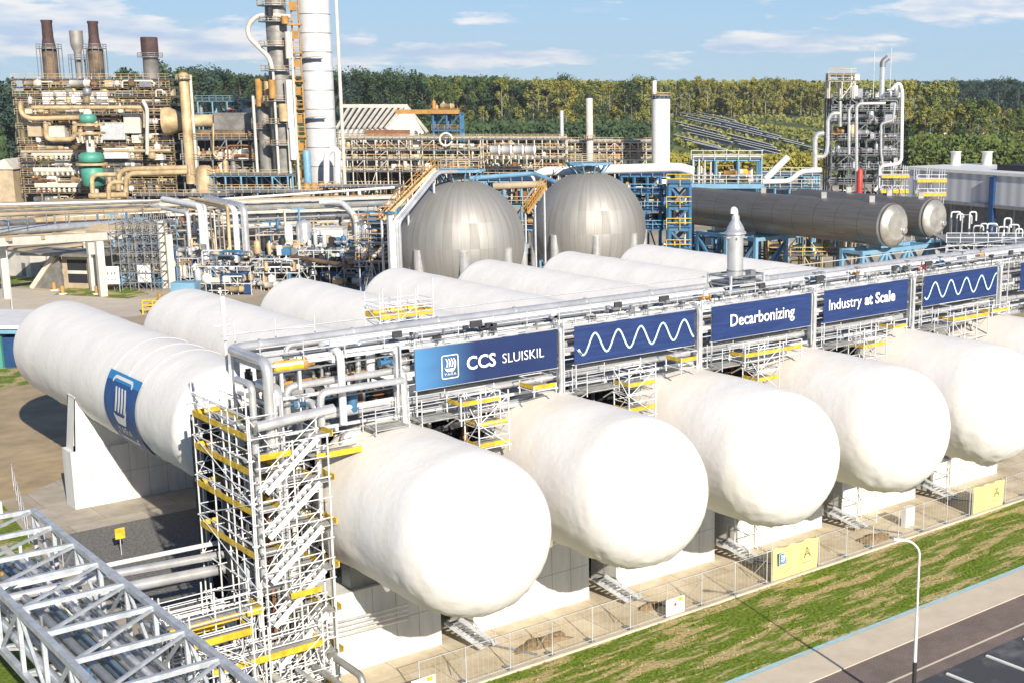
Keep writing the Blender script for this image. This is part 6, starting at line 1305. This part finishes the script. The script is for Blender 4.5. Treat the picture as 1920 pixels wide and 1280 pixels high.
for i, (z0, z1) in enumerate(zip([0]+zs[:-1], zs)): gadgets(t, fr, xs[0], xs[-1]-1, .1, 6, z0, z1, 18, ['rust', 'tan', 'grey', 'cream', 'dark', 'orange'], 225+i, .8)
t, fr, zs, xs, S = unit_frame('steel_frame', 'pale blue low rack right of the packed platform', 'steel frame', 1426, 1535, 330, 225, 8, [352, 330], 4, 'skyblue', .3, rails='offwhite', brace=.2, group='blue steel frames')
gadgets(t, fr, xs[0], xs[-1]-1, .1, 5, zs[0]-3, zs[1], 16, ['white', 'skyblue', 'offwhite', 'galv', 'red'], 229, .7)
pipe([V(1436, 336, 214), V(1478, 294, 214)], .55, 'white', 'slanting white pipe right of the packed platform', 'pale pipes right of the packed platform', 10)
pipe([V(1430, 342, 213), V(1482, 340, 213), V(1500, 322, 213), V(1540, 320, 213)], .4, 'white', 'level white pipe right of the packed platform', 'pale pipes right of the packed platform', 10)
for k, (x0p, x1p, d, pt, lv, lab) in enumerate([(1440, 1610, 196, 440, [480, 440], 'yellow and cream process skid under the front grey vessel'), (1290, 1440, 200, 445, [485, 445], 'dark blue shaded process skid under the far end of the grey vessels')]):
    t, fr, zs, xs, S = unit_frame('process_unit', lab, 'process unit', x0p, x1p, pt, d, 7, lv, 5, 'cream' if k == 0 else 'blue', .2, rails='yellow' if k == 0 else None, brace=.3, group='process units in the yard')
    for i, (z0, z1) in enumerate(zip([0]+zs[:-1], zs)): gadgets(t, fr, xs[0], xs[-1]-1, .1, 5, z0, z1, 22, ['cream', 'yellow', 'white', 'galv', 'dark'] if k == 0 else ['darkblue', 'dark', 'blue', 'white'], 240+10*k+i, .7)
# steel process tower
SM = ['galv', 'steel_dark', 'dark', 'inox', 'inox_dull', 'steel_dark', 'galv_dark', 'dark']
t, fr, zs, xs, S = unit_frame('process_tower', 'tall grey steel process tower full of silver pipes before the wood', 'process tower', 1560, 1688, 185, 330, 14, [345, 318, 292, 262, 232, 208, 185], 4, 'steel_dark', .32, rails='galv_dark', brace=.5, ny=3)
for i, (z0, z1) in enumerate(zip([0]+zs[:-1], zs)): gadgets(t, fr, xs[0]+.3, xs[-1]-1.2, -.3, 9, z0, z1, 36, SM + (['cream', 'orange'] if i == 4 else ['galv_dark']), 260+i, 1.0)
gadgets(t, fr, xs[0]+1, xs[-1]-1.2, 0, 6, zs[-1], zs[-1]+3.5, 16, ['galv', 'white', 'inox', 'galv_dark'], 275, 1.0)
t, fr, zs, xs, S = unit_frame('top_platform', 'small square cream platform crowning the left of the steel tower', 'platform', 1556, 1602, 140, 326, 6, [152, 140], 2, 'offwhite', .3, rails='cream', brace=.2, zbase=V(1580, 185, 326).z)
gadgets(t, fr, xs[0], xs[-1]-.5, 0, 4, zs[0], zs[1], 6, ['white', 'cream', 'galv'], 281, .9)
gs = 'big silver pipes on the steel tower'
for k, (pts, r, m_, lab) in enumerate([([(1528, 350), (1528, 262), (1532, 252), (1545, 250)], .65, 'inox', 'leftmost fat silver pipe at the foot of the steel tower'), ([(1532, 295), (1548, 294), (1552, 275), (1552, 225), (1560, 213), (1575, 213)], .5, 'inox', 'fat silver pipe stepping up the left side of the steel tower'),
      ([(1672, 168), (1686, 154), (1692, 170), (1690, 300), (1684, 308), (1650, 312), (1648, 350), (1640, 358)], .42, 'white', 'tall white pipe down the right side of the steel tower'), ([(1655, 310), (1652, 288), (1652, 232), (1675, 226), (1678, 195)], .3, 'inox', 'silver pipe loop right on the steel tower'),
      ([(1606, 360), (1606, 200), (1612, 195), (1660, 194)], .4, 'inox', 'silver pipe up the middle of the steel tower'), ([(1592, 290), (1592, 205), (1600, 198)], .35, 'inox', 'thin silver pipe left of the middle of the steel tower'), ([(1575, 190), (1575, 238)], .5, 'inox_dull', 'short dull pipe high left on the steel tower')]):
    pipe([V(x, y, 322) for x, y in pts], r, m_, lab, gs, 10)
t, bp, zz, r = vcol(1649, 1659, 124, 185, 326, 'inox', 'silver chimney with a dark slanted cap on the steel tower', cat='chimney', name='chimney', cap='')
a = Vector((bp.x, bp.y, zz(126))); MB().sweep([a, a+Vector((0, 0, 1.2)), a+Vector((1.0, -.8, 2.2))], .72, 10).build('slanted_cap', 'galv_dark', t)
for px_ in (1637, 1668): a = V(px_, 185, 326); c = V(px_, 90, 326); t = thing('lightning_rod', 'thin lightning rod %s the silver chimney of the steel tower' % ('left of' if px_ < 1650 else 'right of'), 'lightning rod', tuple(a), 'lightning rods on the steel tower'); stick('rod', (a.x, a.y, a.z), (a.x, a.y, c.z), .1, 'galv', t)
b = V(1612, 345, 320); t = thing('red_vessel', 'small red vessel at the foot of the steel tower', 'process vessel', (b.x, b.y, 0)); q = MB(); q.lathe([(.5, 0), (.7, .3), (.7, b.z+3), (.3, b.z+3.6)], (b.x, b.y, 0), n=12); q.build('shell', 'red', t)
# grey clad hall
m = mat('corrugated', (.62, .63, .66), .6, .15); t_ = m.node_tree; nn = t_.nodes; l_ = t_.links; g_n = nn.new('ShaderNodeTexCoord'); wv = nn.new('ShaderNodeTexWave'); wv.inputs['Scale'].default_value = 1.6; wv.bands_direction = 'X'; l_.new(g_n.outputs['Object'], wv.inputs['Vector'])
mr = nn.new('ShaderNodeMapRange'); mr.inputs['To Min'].default_value = .8; mr.inputs['To Max'].default_value = 1.1; l_.new(wv.outputs['Fac'], mr.inputs['Value']); mx = nn.new('ShaderNodeMix'); mx.data_type = 'RGBA'; mx.blend_type = 'MULTIPLY'; mx.inputs[0].default_value = 1; mx.inputs[6].default_value = (.62, .63, .66, 1); l_.new(mr.outputs[0], mx.inputs[7]); l_.new(mx.outputs[2], nn['Principled BSDF'].inputs['Base Color'])
bp_ = nn.new('ShaderNodeBump'); bp_.inputs['Strength'].default_value = .5; l_.new(wv.outputs['Fac'], bp_.inputs['Height']); l_.new(bp_.outputs[0], nn['Principled BSDF'].inputs['Normal'])
c0 = V(1698, 316, 262); c1 = V(1990, 335, 232); c0.z = c1.z = 0; u_ = (c1-c0); Lh = u_.length; fr = FR(c0, u_)
zt = V(1700, 318, 262).z; zm = V(1880, 402, 232).z
t = thing('grey_hall', 'long grey corrugated hall with pale roof edge at the right', 'industrial building', tuple(c0))
b = MB(); b.box((0, 0, zm), (Lh, 20, zt), fr); o = b.build('wall', 'corrugated', t)
b = MB(); b.box((-.5, -.4, zt), (Lh, 20, zt+.55), fr); b.build('roof_edge', 'white', t)
b = MB(); b.box((Lh*.5, 5, zt+.56), (Lh, 15, zt+1.6), fr); b.build('dark_roof_strip', 'dark', t)
b = MB(); b.box((2, 3, 0), (Lh, 19, zm), fr); b.build('recessed_base', 'steel_dark', t)
k = 2
while k < Lh: stick('base_column', fr.p(k, .3, 0), fr.p(k, .3, zm), .35, 'galv_dark', t, cyl=False); k += 5
for f in (.60,): stick('downpipe_panel', fr.p(Lh*f, -.25, 0), fr.p(Lh*f, -.25, zt-.3), 1.0, 'darkblue', t, cyl=False)
stick('gutter', fr.p(0, -.3, zm+.4), fr.p(Lh, -.3, zm+.4), .6, 'galv_dark', t, cyl=False)
for px_, nm in ((1791, 'left'), (1850, 'right')):
    a = V(px_, 316, 268); t2 = thing('roof_fan', 'white round roof fan on the grey hall, the %s one' % nm, 'roof fan', (a.x, a.y, zt+.5), 'roof fans on the grey hall'); q = MB(); q.lathe([(1.0, zt+.5), (1.0, zt+3.0), (1.2, zt+3.05), (1.2, zt+3.2)], (a.x, a.y, 0), n=14); q.build('cowl', 'white', t2)
# rooftop railing, stairs with yellow boards by the hall
for k, (x0p, x1p, pt, d, lv, lab) in enumerate([(1722, 1770, 318, 225, [368, 342], 'small scaffold stair with yellow boards before the grey hall'), (1655, 1700, 312, 235, [362, 334], 'small cream scaffold with yellow boards between the steel tower and the grey hall')]):
    t, fr2, zs, xs, S = unit_frame('scaffold', lab, 'scaffold', x0p, x1p, pt, d, 4, lv, 2, 'galv', .12, rails='galv', brace=.7, group='scaffolds in the plant')
    for z in zs: b = MB(); b.box((xs[0]-.3, -.75, z), (xs[-1]+.3, -.65, z+.55), fr2); b.build('toe_board', 'yellow', t)
# swan neck pipes in front of the hall
rnd = random.Random(9)
for k in range(12):
    x = 1782+11*k+rnd.random()*4; yt = (398, 402, 404, 398, 424, 420, 420, 424, 426, 410, 422, 430)[k]; d = 186-1.2*k; p = V(x, yt, d); f_ = FR(p)
    pipe([(p.x, p.y, 0), (p.x, p.y, p.z), p+RT*(.9 if k % 2 else 1.3), p+RT*(.9 if k % 2 else 1.3)-Vector((0, 0, 1.2))], .12, 'galv' if k % 3 else 'white', 'swan neck pipe in front of the grey hall, %s from the left' % ORD[k], 'swan neck pipes in front of the grey hall', 8)
t, fr2, zs, xs, S = unit_frame('process_unit', 'low pale skid with thin rails in front of the grey hall', 'process unit', 1776, 1935, 455, 172, 8, [478, 455], 6, 'galv', .14, rails='galv', brace=.2, group='process units in the yard')
gadgets(t, fr2, xs[0], xs[-1]-1, 0, 5, 0, zs[-1], 24, ['galv', 'white', 'skyblue', 'yellow', 'inox', 'galv_dark'], 291, .6)
a = V(1790, 470, 176); tag(MB().box((0, 0, 0), (9, 4, 2.2), FR(Vector((a.x, a.y, 0)))).build('basin', 'offwhite'), 'pale walled basin beside the blue lattice frame', 'basin')

# thin service pipes and dark trays that cross the yard between the near rack and the furnace
rnd = random.Random(44)
for k in range(14):
    y = 388+5.2*k; x0p = -40 if k % 3 else 300; x1p = 330 if k % 3 else 745; sl = -.045; d = 262-2.6*k
    pipe([V(x0p, y, d), V(x1p, y+sl*(x1p-x0p), d+(6 if k % 3 else 3))], .1+.16*rnd.random(), rnd.choice(['grey', 'offwhite', 'inox', 'cable', 'tan', 'galv_dark', 'white']), 'service pipe crossing the yard below the furnace, %s from the top' % ORD[k], 'service pipes crossing the yard', 7)
for k in range(26):
    x = 20+27*k; y = 392+rnd.random()*40; p = V(x, y, 240); m_ = rnd.choice(['skyblue', 'offwhite', 'grey', 'galv_dark', 'cream', 'blue']); t = thing('pipe_support', 'post of the pipe supports in the yard below the furnace', 'pipe support', (p.x, p.y, 0), 'pipe supports in the yard'); stick('post', (p.x, p.y, 0), p, .28, m_, t, cyl=False); stick('arm', p-RT*1.2, p+RT*1.2, .25, m_, t, cyl=False)
sheet('yard_slab', [wx(G(-80, 440)), wx(G(300, 455)), wx(G(760, 470)), wx(G(760, 385)), wx(G(300, 388)), wx(G(-80, 396))], .03, 'yard')

for k, (x0p, x1p, d, pt, lv, lab, ms) in enumerate([(255, 430, 282, 368, [392, 368], 'cluttered rusty process unit at the foot of the furnace and tan column', ['rust', 'cream', 'galv_dark', 'offwhite', 'dark', 'stack_tan', 'orange']),
        (430, 600, 286, 362, [388, 362], 'cluttered tan process unit at the foot of the tall columns', ['cream', 'galv_dark', 'tan', 'offwhite', 'dark', 'blue', 'rust']), (600, 745, 290, 352, [382, 352], 'cluttered grey process unit left of the left sphere stair', ['galv_dark', 'offwhite', 'tan', 'rust', 'dark', 'white'])]):
    t, fr, zs, xs, S = unit_frame('process_unit', lab, 'process unit', x0p, x1p, pt, d, 7, lv, 7, 'cream_dark' if k else 'galv_dark', .2, rails='tan', brace=.35, group='process units in the yard')
    for i, (z0, z1) in enumerate(zip([0]+zs[:-1], zs)): gadgets(t, fr, xs[0], xs[-1]-1, -.4, 5, z0, z1, 46, ms, 700+10*k+i, .8)
# ================================================================== WOOD, SOLAR FIELD, CANAL
def leafmat(name, c1, c2):
    m = mat(name, c1, .85, 0, .5, .9, var2=c2, coord=W, detail=3); b = m.node_tree.nodes['Principled BSDF']; b.inputs['Specular IOR Level'].default_value = .15
leafmat('leaf_dark', (.07, .11, .045), (.038, .065, .032)); leafmat('leaf_olive', (.26, .265, .07), (.17, .18, .045)); leafmat('leaf_yellow', (.34, .30, .055), (.21, .20, .04)); leafmat('leaf_blue', (.06, .10, .075), (.03, .055, .045)); leafmat('leaf_mid', (.14, .18, .045), (.06, .09, .025))
mat('bark', (.16, .13, .10), .9, 0, .3, 2, coord=W); mat('palebark', (.34, .31, .26), .9, 0, .3, 2, coord=W)
def crown_mesh(name, seed, H, Wd, low, n, m_, sz=.75):
    rr = random.Random(seed); b = MB(); cl = []
    for k in range(16):
        t_ = low+(1-low)*rr.random()**.8; rad_ = Wd*.5*(1-.75*abs((t_-low)/(1-low)-.42)**1.5)*(rr.random()**.4); a = rr.random()*6.283
        cl.append((Vector((rad_*math.cos(a), rad_*math.sin(a), H*t_)), Wd*(.13+.14*rr.random())))
    cl.append((Vector((0, 0, H*.93)), Wd*.14))
    for k in range(n):
        c, r = rr.choice(cl); p = Vector((rr.gauss(0, 1), rr.gauss(0, 1), rr.gauss(0, 1))).normalized()*(rr.random()**.4)*r; p.z *= 1.25; q = c+p
        nr = (p.normalized()*1.2+Vector((rr.gauss(0, .5), rr.gauss(0, .5), rr.gauss(0, .5)))).normalized(); x = nr.cross(Vector((rr.random(), rr.random(), rr.random()))).normalized(); y = nr.cross(x); s = sz*(.5+.8*rr.random())
        b.add([q+x*s, q+y*s*.7, q-x*s, q-y*s*.7], [(0, 1, 2, 3)])
    me = bpy.data.meshes.new(name); me.from_pydata(b.v, [], b.f); me.materials.append(MT[m_]); return me
def trunk_mesh(name, seed, H, Wd, low, m_):
    rr = random.Random(seed); b = MB(); b.tube((0, 0, -1), (0, 0, H*.88), H*.014, 6, H*.004)
    for k in range(7):
        z = H*(low*.8+.5*rr.random()); a = rr.random()*6.28; b.tube((0, 0, z), (Wd*.35*math.cos(a), Wd*.35*math.sin(a), z+H*.13), H*.006, 4, H*.002)
    me = bpy.data.meshes.new(name); me.from_pydata(b.v, [], b.f); me.materials.append(MT[m_]); return me
VAR = {}
for key, m_, bk in (('dark', 'leaf_dark', 'bark'), ('olive', 'leaf_olive', 'palebark'), ('yellow', 'leaf_yellow', 'palebark'), ('blue', 'leaf_blue', 'bark'), ('mid', 'leaf_mid', 'bark')):
    VAR[key] = [(crown_mesh('crown_%s' % key, 10*i+hash(key[0]) % 1+i+len(key)*7, 25, 10.5 if key != 'olive' else 8.5, .14, 1500, m_, .52), trunk_mesh('trunk_%s' % key, i, 25, 10, .25, bk)) for i in range(3)]
TL = {'dark': 'dark green tree', 'olive': 'slender olive poplar', 'yellow': 'yellowing tree', 'blue': 'bluish far tree', 'mid': 'bushy green tree'}
ntree = 0
def tree(px, d, ptop, key, where, rr):
    global ntree
    g = V(px, ptop, d); z0 = terr(d); zt = V(px, ptop, d).z; s = max(.15, (zt-z0)/25)
    o = bpy.data.objects.new('tree', None); COL.objects.link(o); o.location = (g.x, g.y, z0); o.rotation_euler[2] = rr.random()*6.28; wv = s*(.85+.4*rr.random()) if s > .6 else s*1.3; o.scale = (wv, wv, s)
    tag(o, '%s, %s' % (TL[key], where), 'tree', 'trees of the wood behind the plant')
    cm, tm = rr.choice(VAR[key])
    for nm, me in (('crown', cm), ('trunk', tm)): c = bpy.data.objects.new(nm, me); COL.objects.link(c); c.parent = o
    ntree += 1
rr = random.Random(21)
def pick(w): 
    x = rr.random()*sum(v for _, v in w)
    for k, v in w:
        x -= v
        if x <= 0: return k
    return w[-1][0]
def band(x0, x1, step, d0, d1, t0, t1, w, where):
    x = x0
    while x < x1: tree(x+rr.uniform(-step, step)*.4, rr.uniform(d0, d1), rr.uniform(t0, t1)+3*math.sin(x*.045+x0), pick(w), where, rr); x += step*rr.uniform(.8, 1.25)
band(-10, 36, 14, 420, 470, 148, 175, [('dark', 3), ('blue', 2)], 'at the left edge beside the furnace')
band(228, 345, 14, 540, 590, 126, 148, [('dark', 4), ('mid', 1)], 'between the tall chimney and the tan column')
band(345, 500, 8.5, 640, 700, 134, 150, [('dark', 5), ('blue', 1)], 'left of the tall columns')
band(620, 790, 8.5, 640, 720, 133, 150, [('dark', 6), ('blue', 1)], 'just right of the white column')
band(760, 960, 8.5, 690, 780, 144, 160, [('dark', 4), ('mid', 3), ('olive', 2)], 'above the slatted hall')
band(900, 1240, 8, 700, 780, 148, 160, [('olive', 5), ('mid', 3), ('dark', 2), ('yellow', 1)], 'above the spheres')
band(1240, 1560, 8, 840, 900, 150, 160, [('olive', 6), ('yellow', 2), ('mid', 2)], 'above the solar field')
band(1690, 1790, 10, 640, 720, 152, 170, [('olive', 5), ('yellow', 3), ('mid', 2)], 'right of the steel tower')
band(1780, 1935, 10, 900, 980, 150, 158, [('blue', 6), ('dark', 2)], 'along the horizon at the right edge')
band(1690, 1800, 11, 540, 600, 185, 225, [('olive', 3), ('yellow', 4), ('mid', 3)], 'nearer and lower, right of the steel tower')
band(1800, 1935, 13, 520, 580, 188, 215, [('yellow', 5), ('mid', 3)], 'near the grey hall at the right edge')
band(1700, 1935, 15, 440, 480, 240, 275, [('mid', 4), ('yellow', 2), ('olive', 2), ('dark', 2)], 'just behind the roof of the grey hall')
band(870, 1230, 26, 620, 680, 200, 222, [('olive', 2), ('dark', 3)], 'in the low row beyond the long rack')
print('trees', ntree)
# far wood as one mass behind the countable rows
def mass(name, lab, x0, x1, d, t0, t1, m_, n, seed, depth=90, sz=1.0):
    r_ = random.Random(seed); b = MB()
    for k in range(n):
        px = r_.uniform(x0, x1); dd = d+depth*r_.random(); top = V(px, r_.uniform(t0, t1), dd).z; z = terr(dd)+(top-terr(dd))*r_.random()**.6; c = V(px, 640, dd); q = Vector((c.x, c.y, z)); s = sz*r_.uniform(.8, 1.8)
        nr = Vector((r_.gauss(0, 1), r_.gauss(0, 1), r_.gauss(0, .8)+.5))-DV*.8; nr.normalize(); x = nr.cross(Vector((r_.random(), r_.random(), r_.random()))).normalized(); y = nr.cross(x); b.add([q+x*s, q+y*s*.8, q-x*s, q-y*s*.8], [(0, 1, 2, 3)])
    o = b.build(name, m_); tag(o, lab, 'wood', kind='stuff')
mass('far_wood', 'far dark wood filling the gaps behind the left tree rows', 330, 960, 780, 142, 158, 'leaf_dark', 16000, 1)
mass('far_wood', 'far olive wood behind the poplars above the spheres and the solar field', 900, 1700, 910, 151, 160, 'leaf_olive', 22000, 2)
mass('far_wood', 'far bluish wood on the horizon at the right', 1660, 1990, 1000, 152, 158, 'leaf_blue', 9000, 3)
mass('undergrowth', 'low bushes and shrubs at the foot of the wood at the right', 1690, 1960, 430, 250, 300, 'leaf_mid', 26000, 4, 150, .5)
mass('undergrowth', 'low bushes at the foot of the wood behind the long racks', 620, 1260, 560, 225, 262, 'leaf_dark', 20000, 5, 60, .7)
mass('undergrowth', 'dark bushes at the far left behind the sheds', -40, 45, 400, 235, 300, 'leaf_dark', 2500, 6, 50)
mass('undergrowth', 'yellow green shrubs along the foot of the solar field', 1250, 1545, 455, 288, 306, 'leaf_yellow', 9000, 7, 30, .5)
# hedges between the solar rows
b = MB(); r_ = random.Random(8)
for k in range(6000):
    px = r_.uniform(1250, 1560); d = 520+330*r_.random()**1.1; c = V(px, 640, d); 
    if math.sin(px*.05+d*.06) < -.25: continue
    q = Vector((c.x, c.y, terr(d)+r_.random()*2.2)); s = r_.uniform(.5, 1.3); nr = Vector((r_.gauss(0, 1), r_.gauss(0, 1), 1)).normalized(); x = nr.cross(Vector((r_.random(), r_.random(), .3))).normalized(); y = nr.cross(x); b.add([q+x*s, q+y*s, q-x*s, q-y*s], [(0, 1, 2, 3)])
tag(b.build('field_shrubs', 'leaf_olive'), 'olive shrubs growing between the solar rows', 'shrubs', kind='stuff')
# solar rows, slanting down to the right
mat('solar', (.26, .26, .27), .35, .2, .3, .3, coord=W); mat('solar_edge', (.80, .77, .70), .5)
sol = []
for k in range(15):
    y0 = 205+6.6*k
    x0 = 1256+(k*37 % 30); x1 = x0+min(290, 90+(k+1)*36); y1 = y0+(x1-x0)*.25
    if k > 9: x0 += (k-9)*10
    segs = [(x0, y0), ((x0+x1)/2+18, (y0+y1)/2+4)]
    sol.append((x0, y0, x1, y1))
def gterr(x, y):       # meets the embankment
    d = 500
    for _ in range(60):
        q = V(x, y, d)
        if q.z <= terr(d): break
        d += 8
    return V(x, y, min(d, 900))
for k, (x0, y0, x1, y1) in enumerate(sol):
    for h in range(3):
        f0, f1 = h/3+.02, (h+1)/3-.02; xa, ya = x0+(x1-x0)*f0, y0+(y1-y0)*f0; xb, yb = x0+(x1-x0)*f1, y0+(y1-y0)*f1
        if yb > 306 or xb > 1575: continue
        a, c = gterr(xa, ya), gterr(xb, yb); zz_ = terr(a.dot(DV)), terr(c.dot(DV)); a.z, c.z = zz_
        if (c-a).length > 160: continue
        t = thing('solar_row', 'tilted solar panel row on the slope beyond the white stack', 'solar panels', tuple(a), 'solar panel rows on the slope')
        n_ = DV*1.6; up = Vector((0, 0, 1)); b = MB(); b.add([a+up*.9-n_, c+up*.9-n_, c+up*2.6+n_, a+up*2.6+n_, a+up*.8-n_, c+up*.8-n_, c+up*2.5+n_, a+up*2.5+n_], [(0, 1, 2, 3), (7, 6, 5, 4), (0, 4, 5, 1), (2, 6, 7, 3), (1, 5, 6, 2), (0, 3, 7, 4)]); b.build('panel', 'solar', t)
        b = MB(); b.bar(a+up*2.62+n_, c+up*2.62+n_, .9, .15); b.build('upper_edge', 'solar_edge', t)
        for f in (.1, .5, .9): q = a.lerp(c, f); stick('post', q-up, q+up*1.7, .2, 'galv_dark', t, cyl=False)
# pale track on the crest and a canal strip
a, c = V(1262, 214, 842), V(1560, 214, 842); b = MB(); a.z = c.z = terr(842)+.2; b.add([a, c, c+DV*10, a+DV*10], [(0, 1, 2, 3)]); tag(b.build('farm_track', 'sidewalk'), kind='structure')
a, c = V(1740, 214, 640), V(1860, 218, 640); a.z = c.z = terr(640)+3.5; b = MB(); b.bar(a, c, .6, 1.2); b.tube((a+c)/2-Vector((0, 0, 9)), (a+c)/2, .4, 6); tag(b.build('field_fence', 'offwhite'), 'pale rail among the trees right of the steel tower', 'fence')
mat('water', (.20, .32, .45), .15, 0, .3, .05, coord=W)
a, c = V(868, 240, 600), V(1225, 240, 600); a.z = c.z = terr(600)+.3; b = MB(); a2, c2_ = V(850, 240, 655), V(1240, 240, 655); a2.z = c2_.z = terr(655)+.6; b.add([a, c, c2_, a2], [(0, 1, 2, 3)]); tag(b.build('canal', 'water'), kind='structure')
rnd = random.Random(31)
for k in range(7):
    px = 880+48*k; g = V(px, 250, 585); z0 = terr(585); fr = FR(Vector((g.x, g.y, z0))); h = 3.5+rnd.random()*2
    t = thing('greenhouse', 'low grey blue shed in the row beyond the long rack, %s from the left' % ORD[k], 'shed', (g.x, g.y, z0), 'low sheds beyond the long rack'); b = MB(); b.box((0, 0, 0), (9.5, 7, h), fr); b.build('wall', 'greyblue' if 'greyblue' in MT else 'galv_dark', t)
    b = MB(); b.add([fr.p(-.4, -.4, h), fr.p(9.9, -.4, h), fr.p(9.9, 3.5, h+1.6), fr.p(-.4, 3.5, h+1.6), fr.p(9.9, 7.4, h), fr.p(-.4, 7.4, h)], [(0, 1, 2, 3), (3, 2, 4, 5), (0, 3, 5), (1, 4, 2)]); b.build('roof', 'galv', t)
# ------------------------------------------------------------------ summer air over the plain
m = bpy.data.materials.new('air'); m.use_nodes = True; t_ = m.node_tree; t_.nodes.clear(); o_ = t_.nodes.new('ShaderNodeOutputMaterial'); v_ = t_.nodes.new('ShaderNodeVolumePrincipled')
v_.inputs['Color'].default_value = (.80, .88, 1.0, 1); v_.inputs['Density'].default_value = .0001; v_.inputs['Anisotropy'].default_value = .2; t_.links.new(v_.outputs[0], o_.inputs['Volume']); MT['air'] = m
hb = MB(); hf = FR((0, 0, 0)); hb.box((-3000, -60, -2), (3000, 2200, 95), hf); tag(hb.build('haze', 'air'), kind='stuff')
# ================================================================== a label of its own for each repeat
def col_of(o):
    q = o.matrix_basis.translation if o.type == 'EMPTY' else (sum((Vector(c) for c in o.bound_box), Vector())/8)
    q = q-CP; f = q.dot(FW); return PX0+FPX*q.dot(RT)/f if f > 1 else 0
def nth(n): return '%d%s' % (n, 'th' if 10 <= n % 100 <= 20 else {1: 'st', 2: 'nd', 3: 'rd'}.get(n % 10, 'th'))
byl = {}
for o in sc.objects:
    if o.parent is None and 'label' in o and o.get('kind') is None: byl.setdefault(o['label'], []).append(o)
for lab, os_ in byl.items():
    if len(os_) > 1:
        for i, o in enumerate(sorted(os_, key=col_of)): o['label'] = '%s, %s from the left' % (lab, nth(i+1))
for o in sc.objects:
    if 'label' in o and len(o['label'].split()) > 16: print('LONG', o['label'])
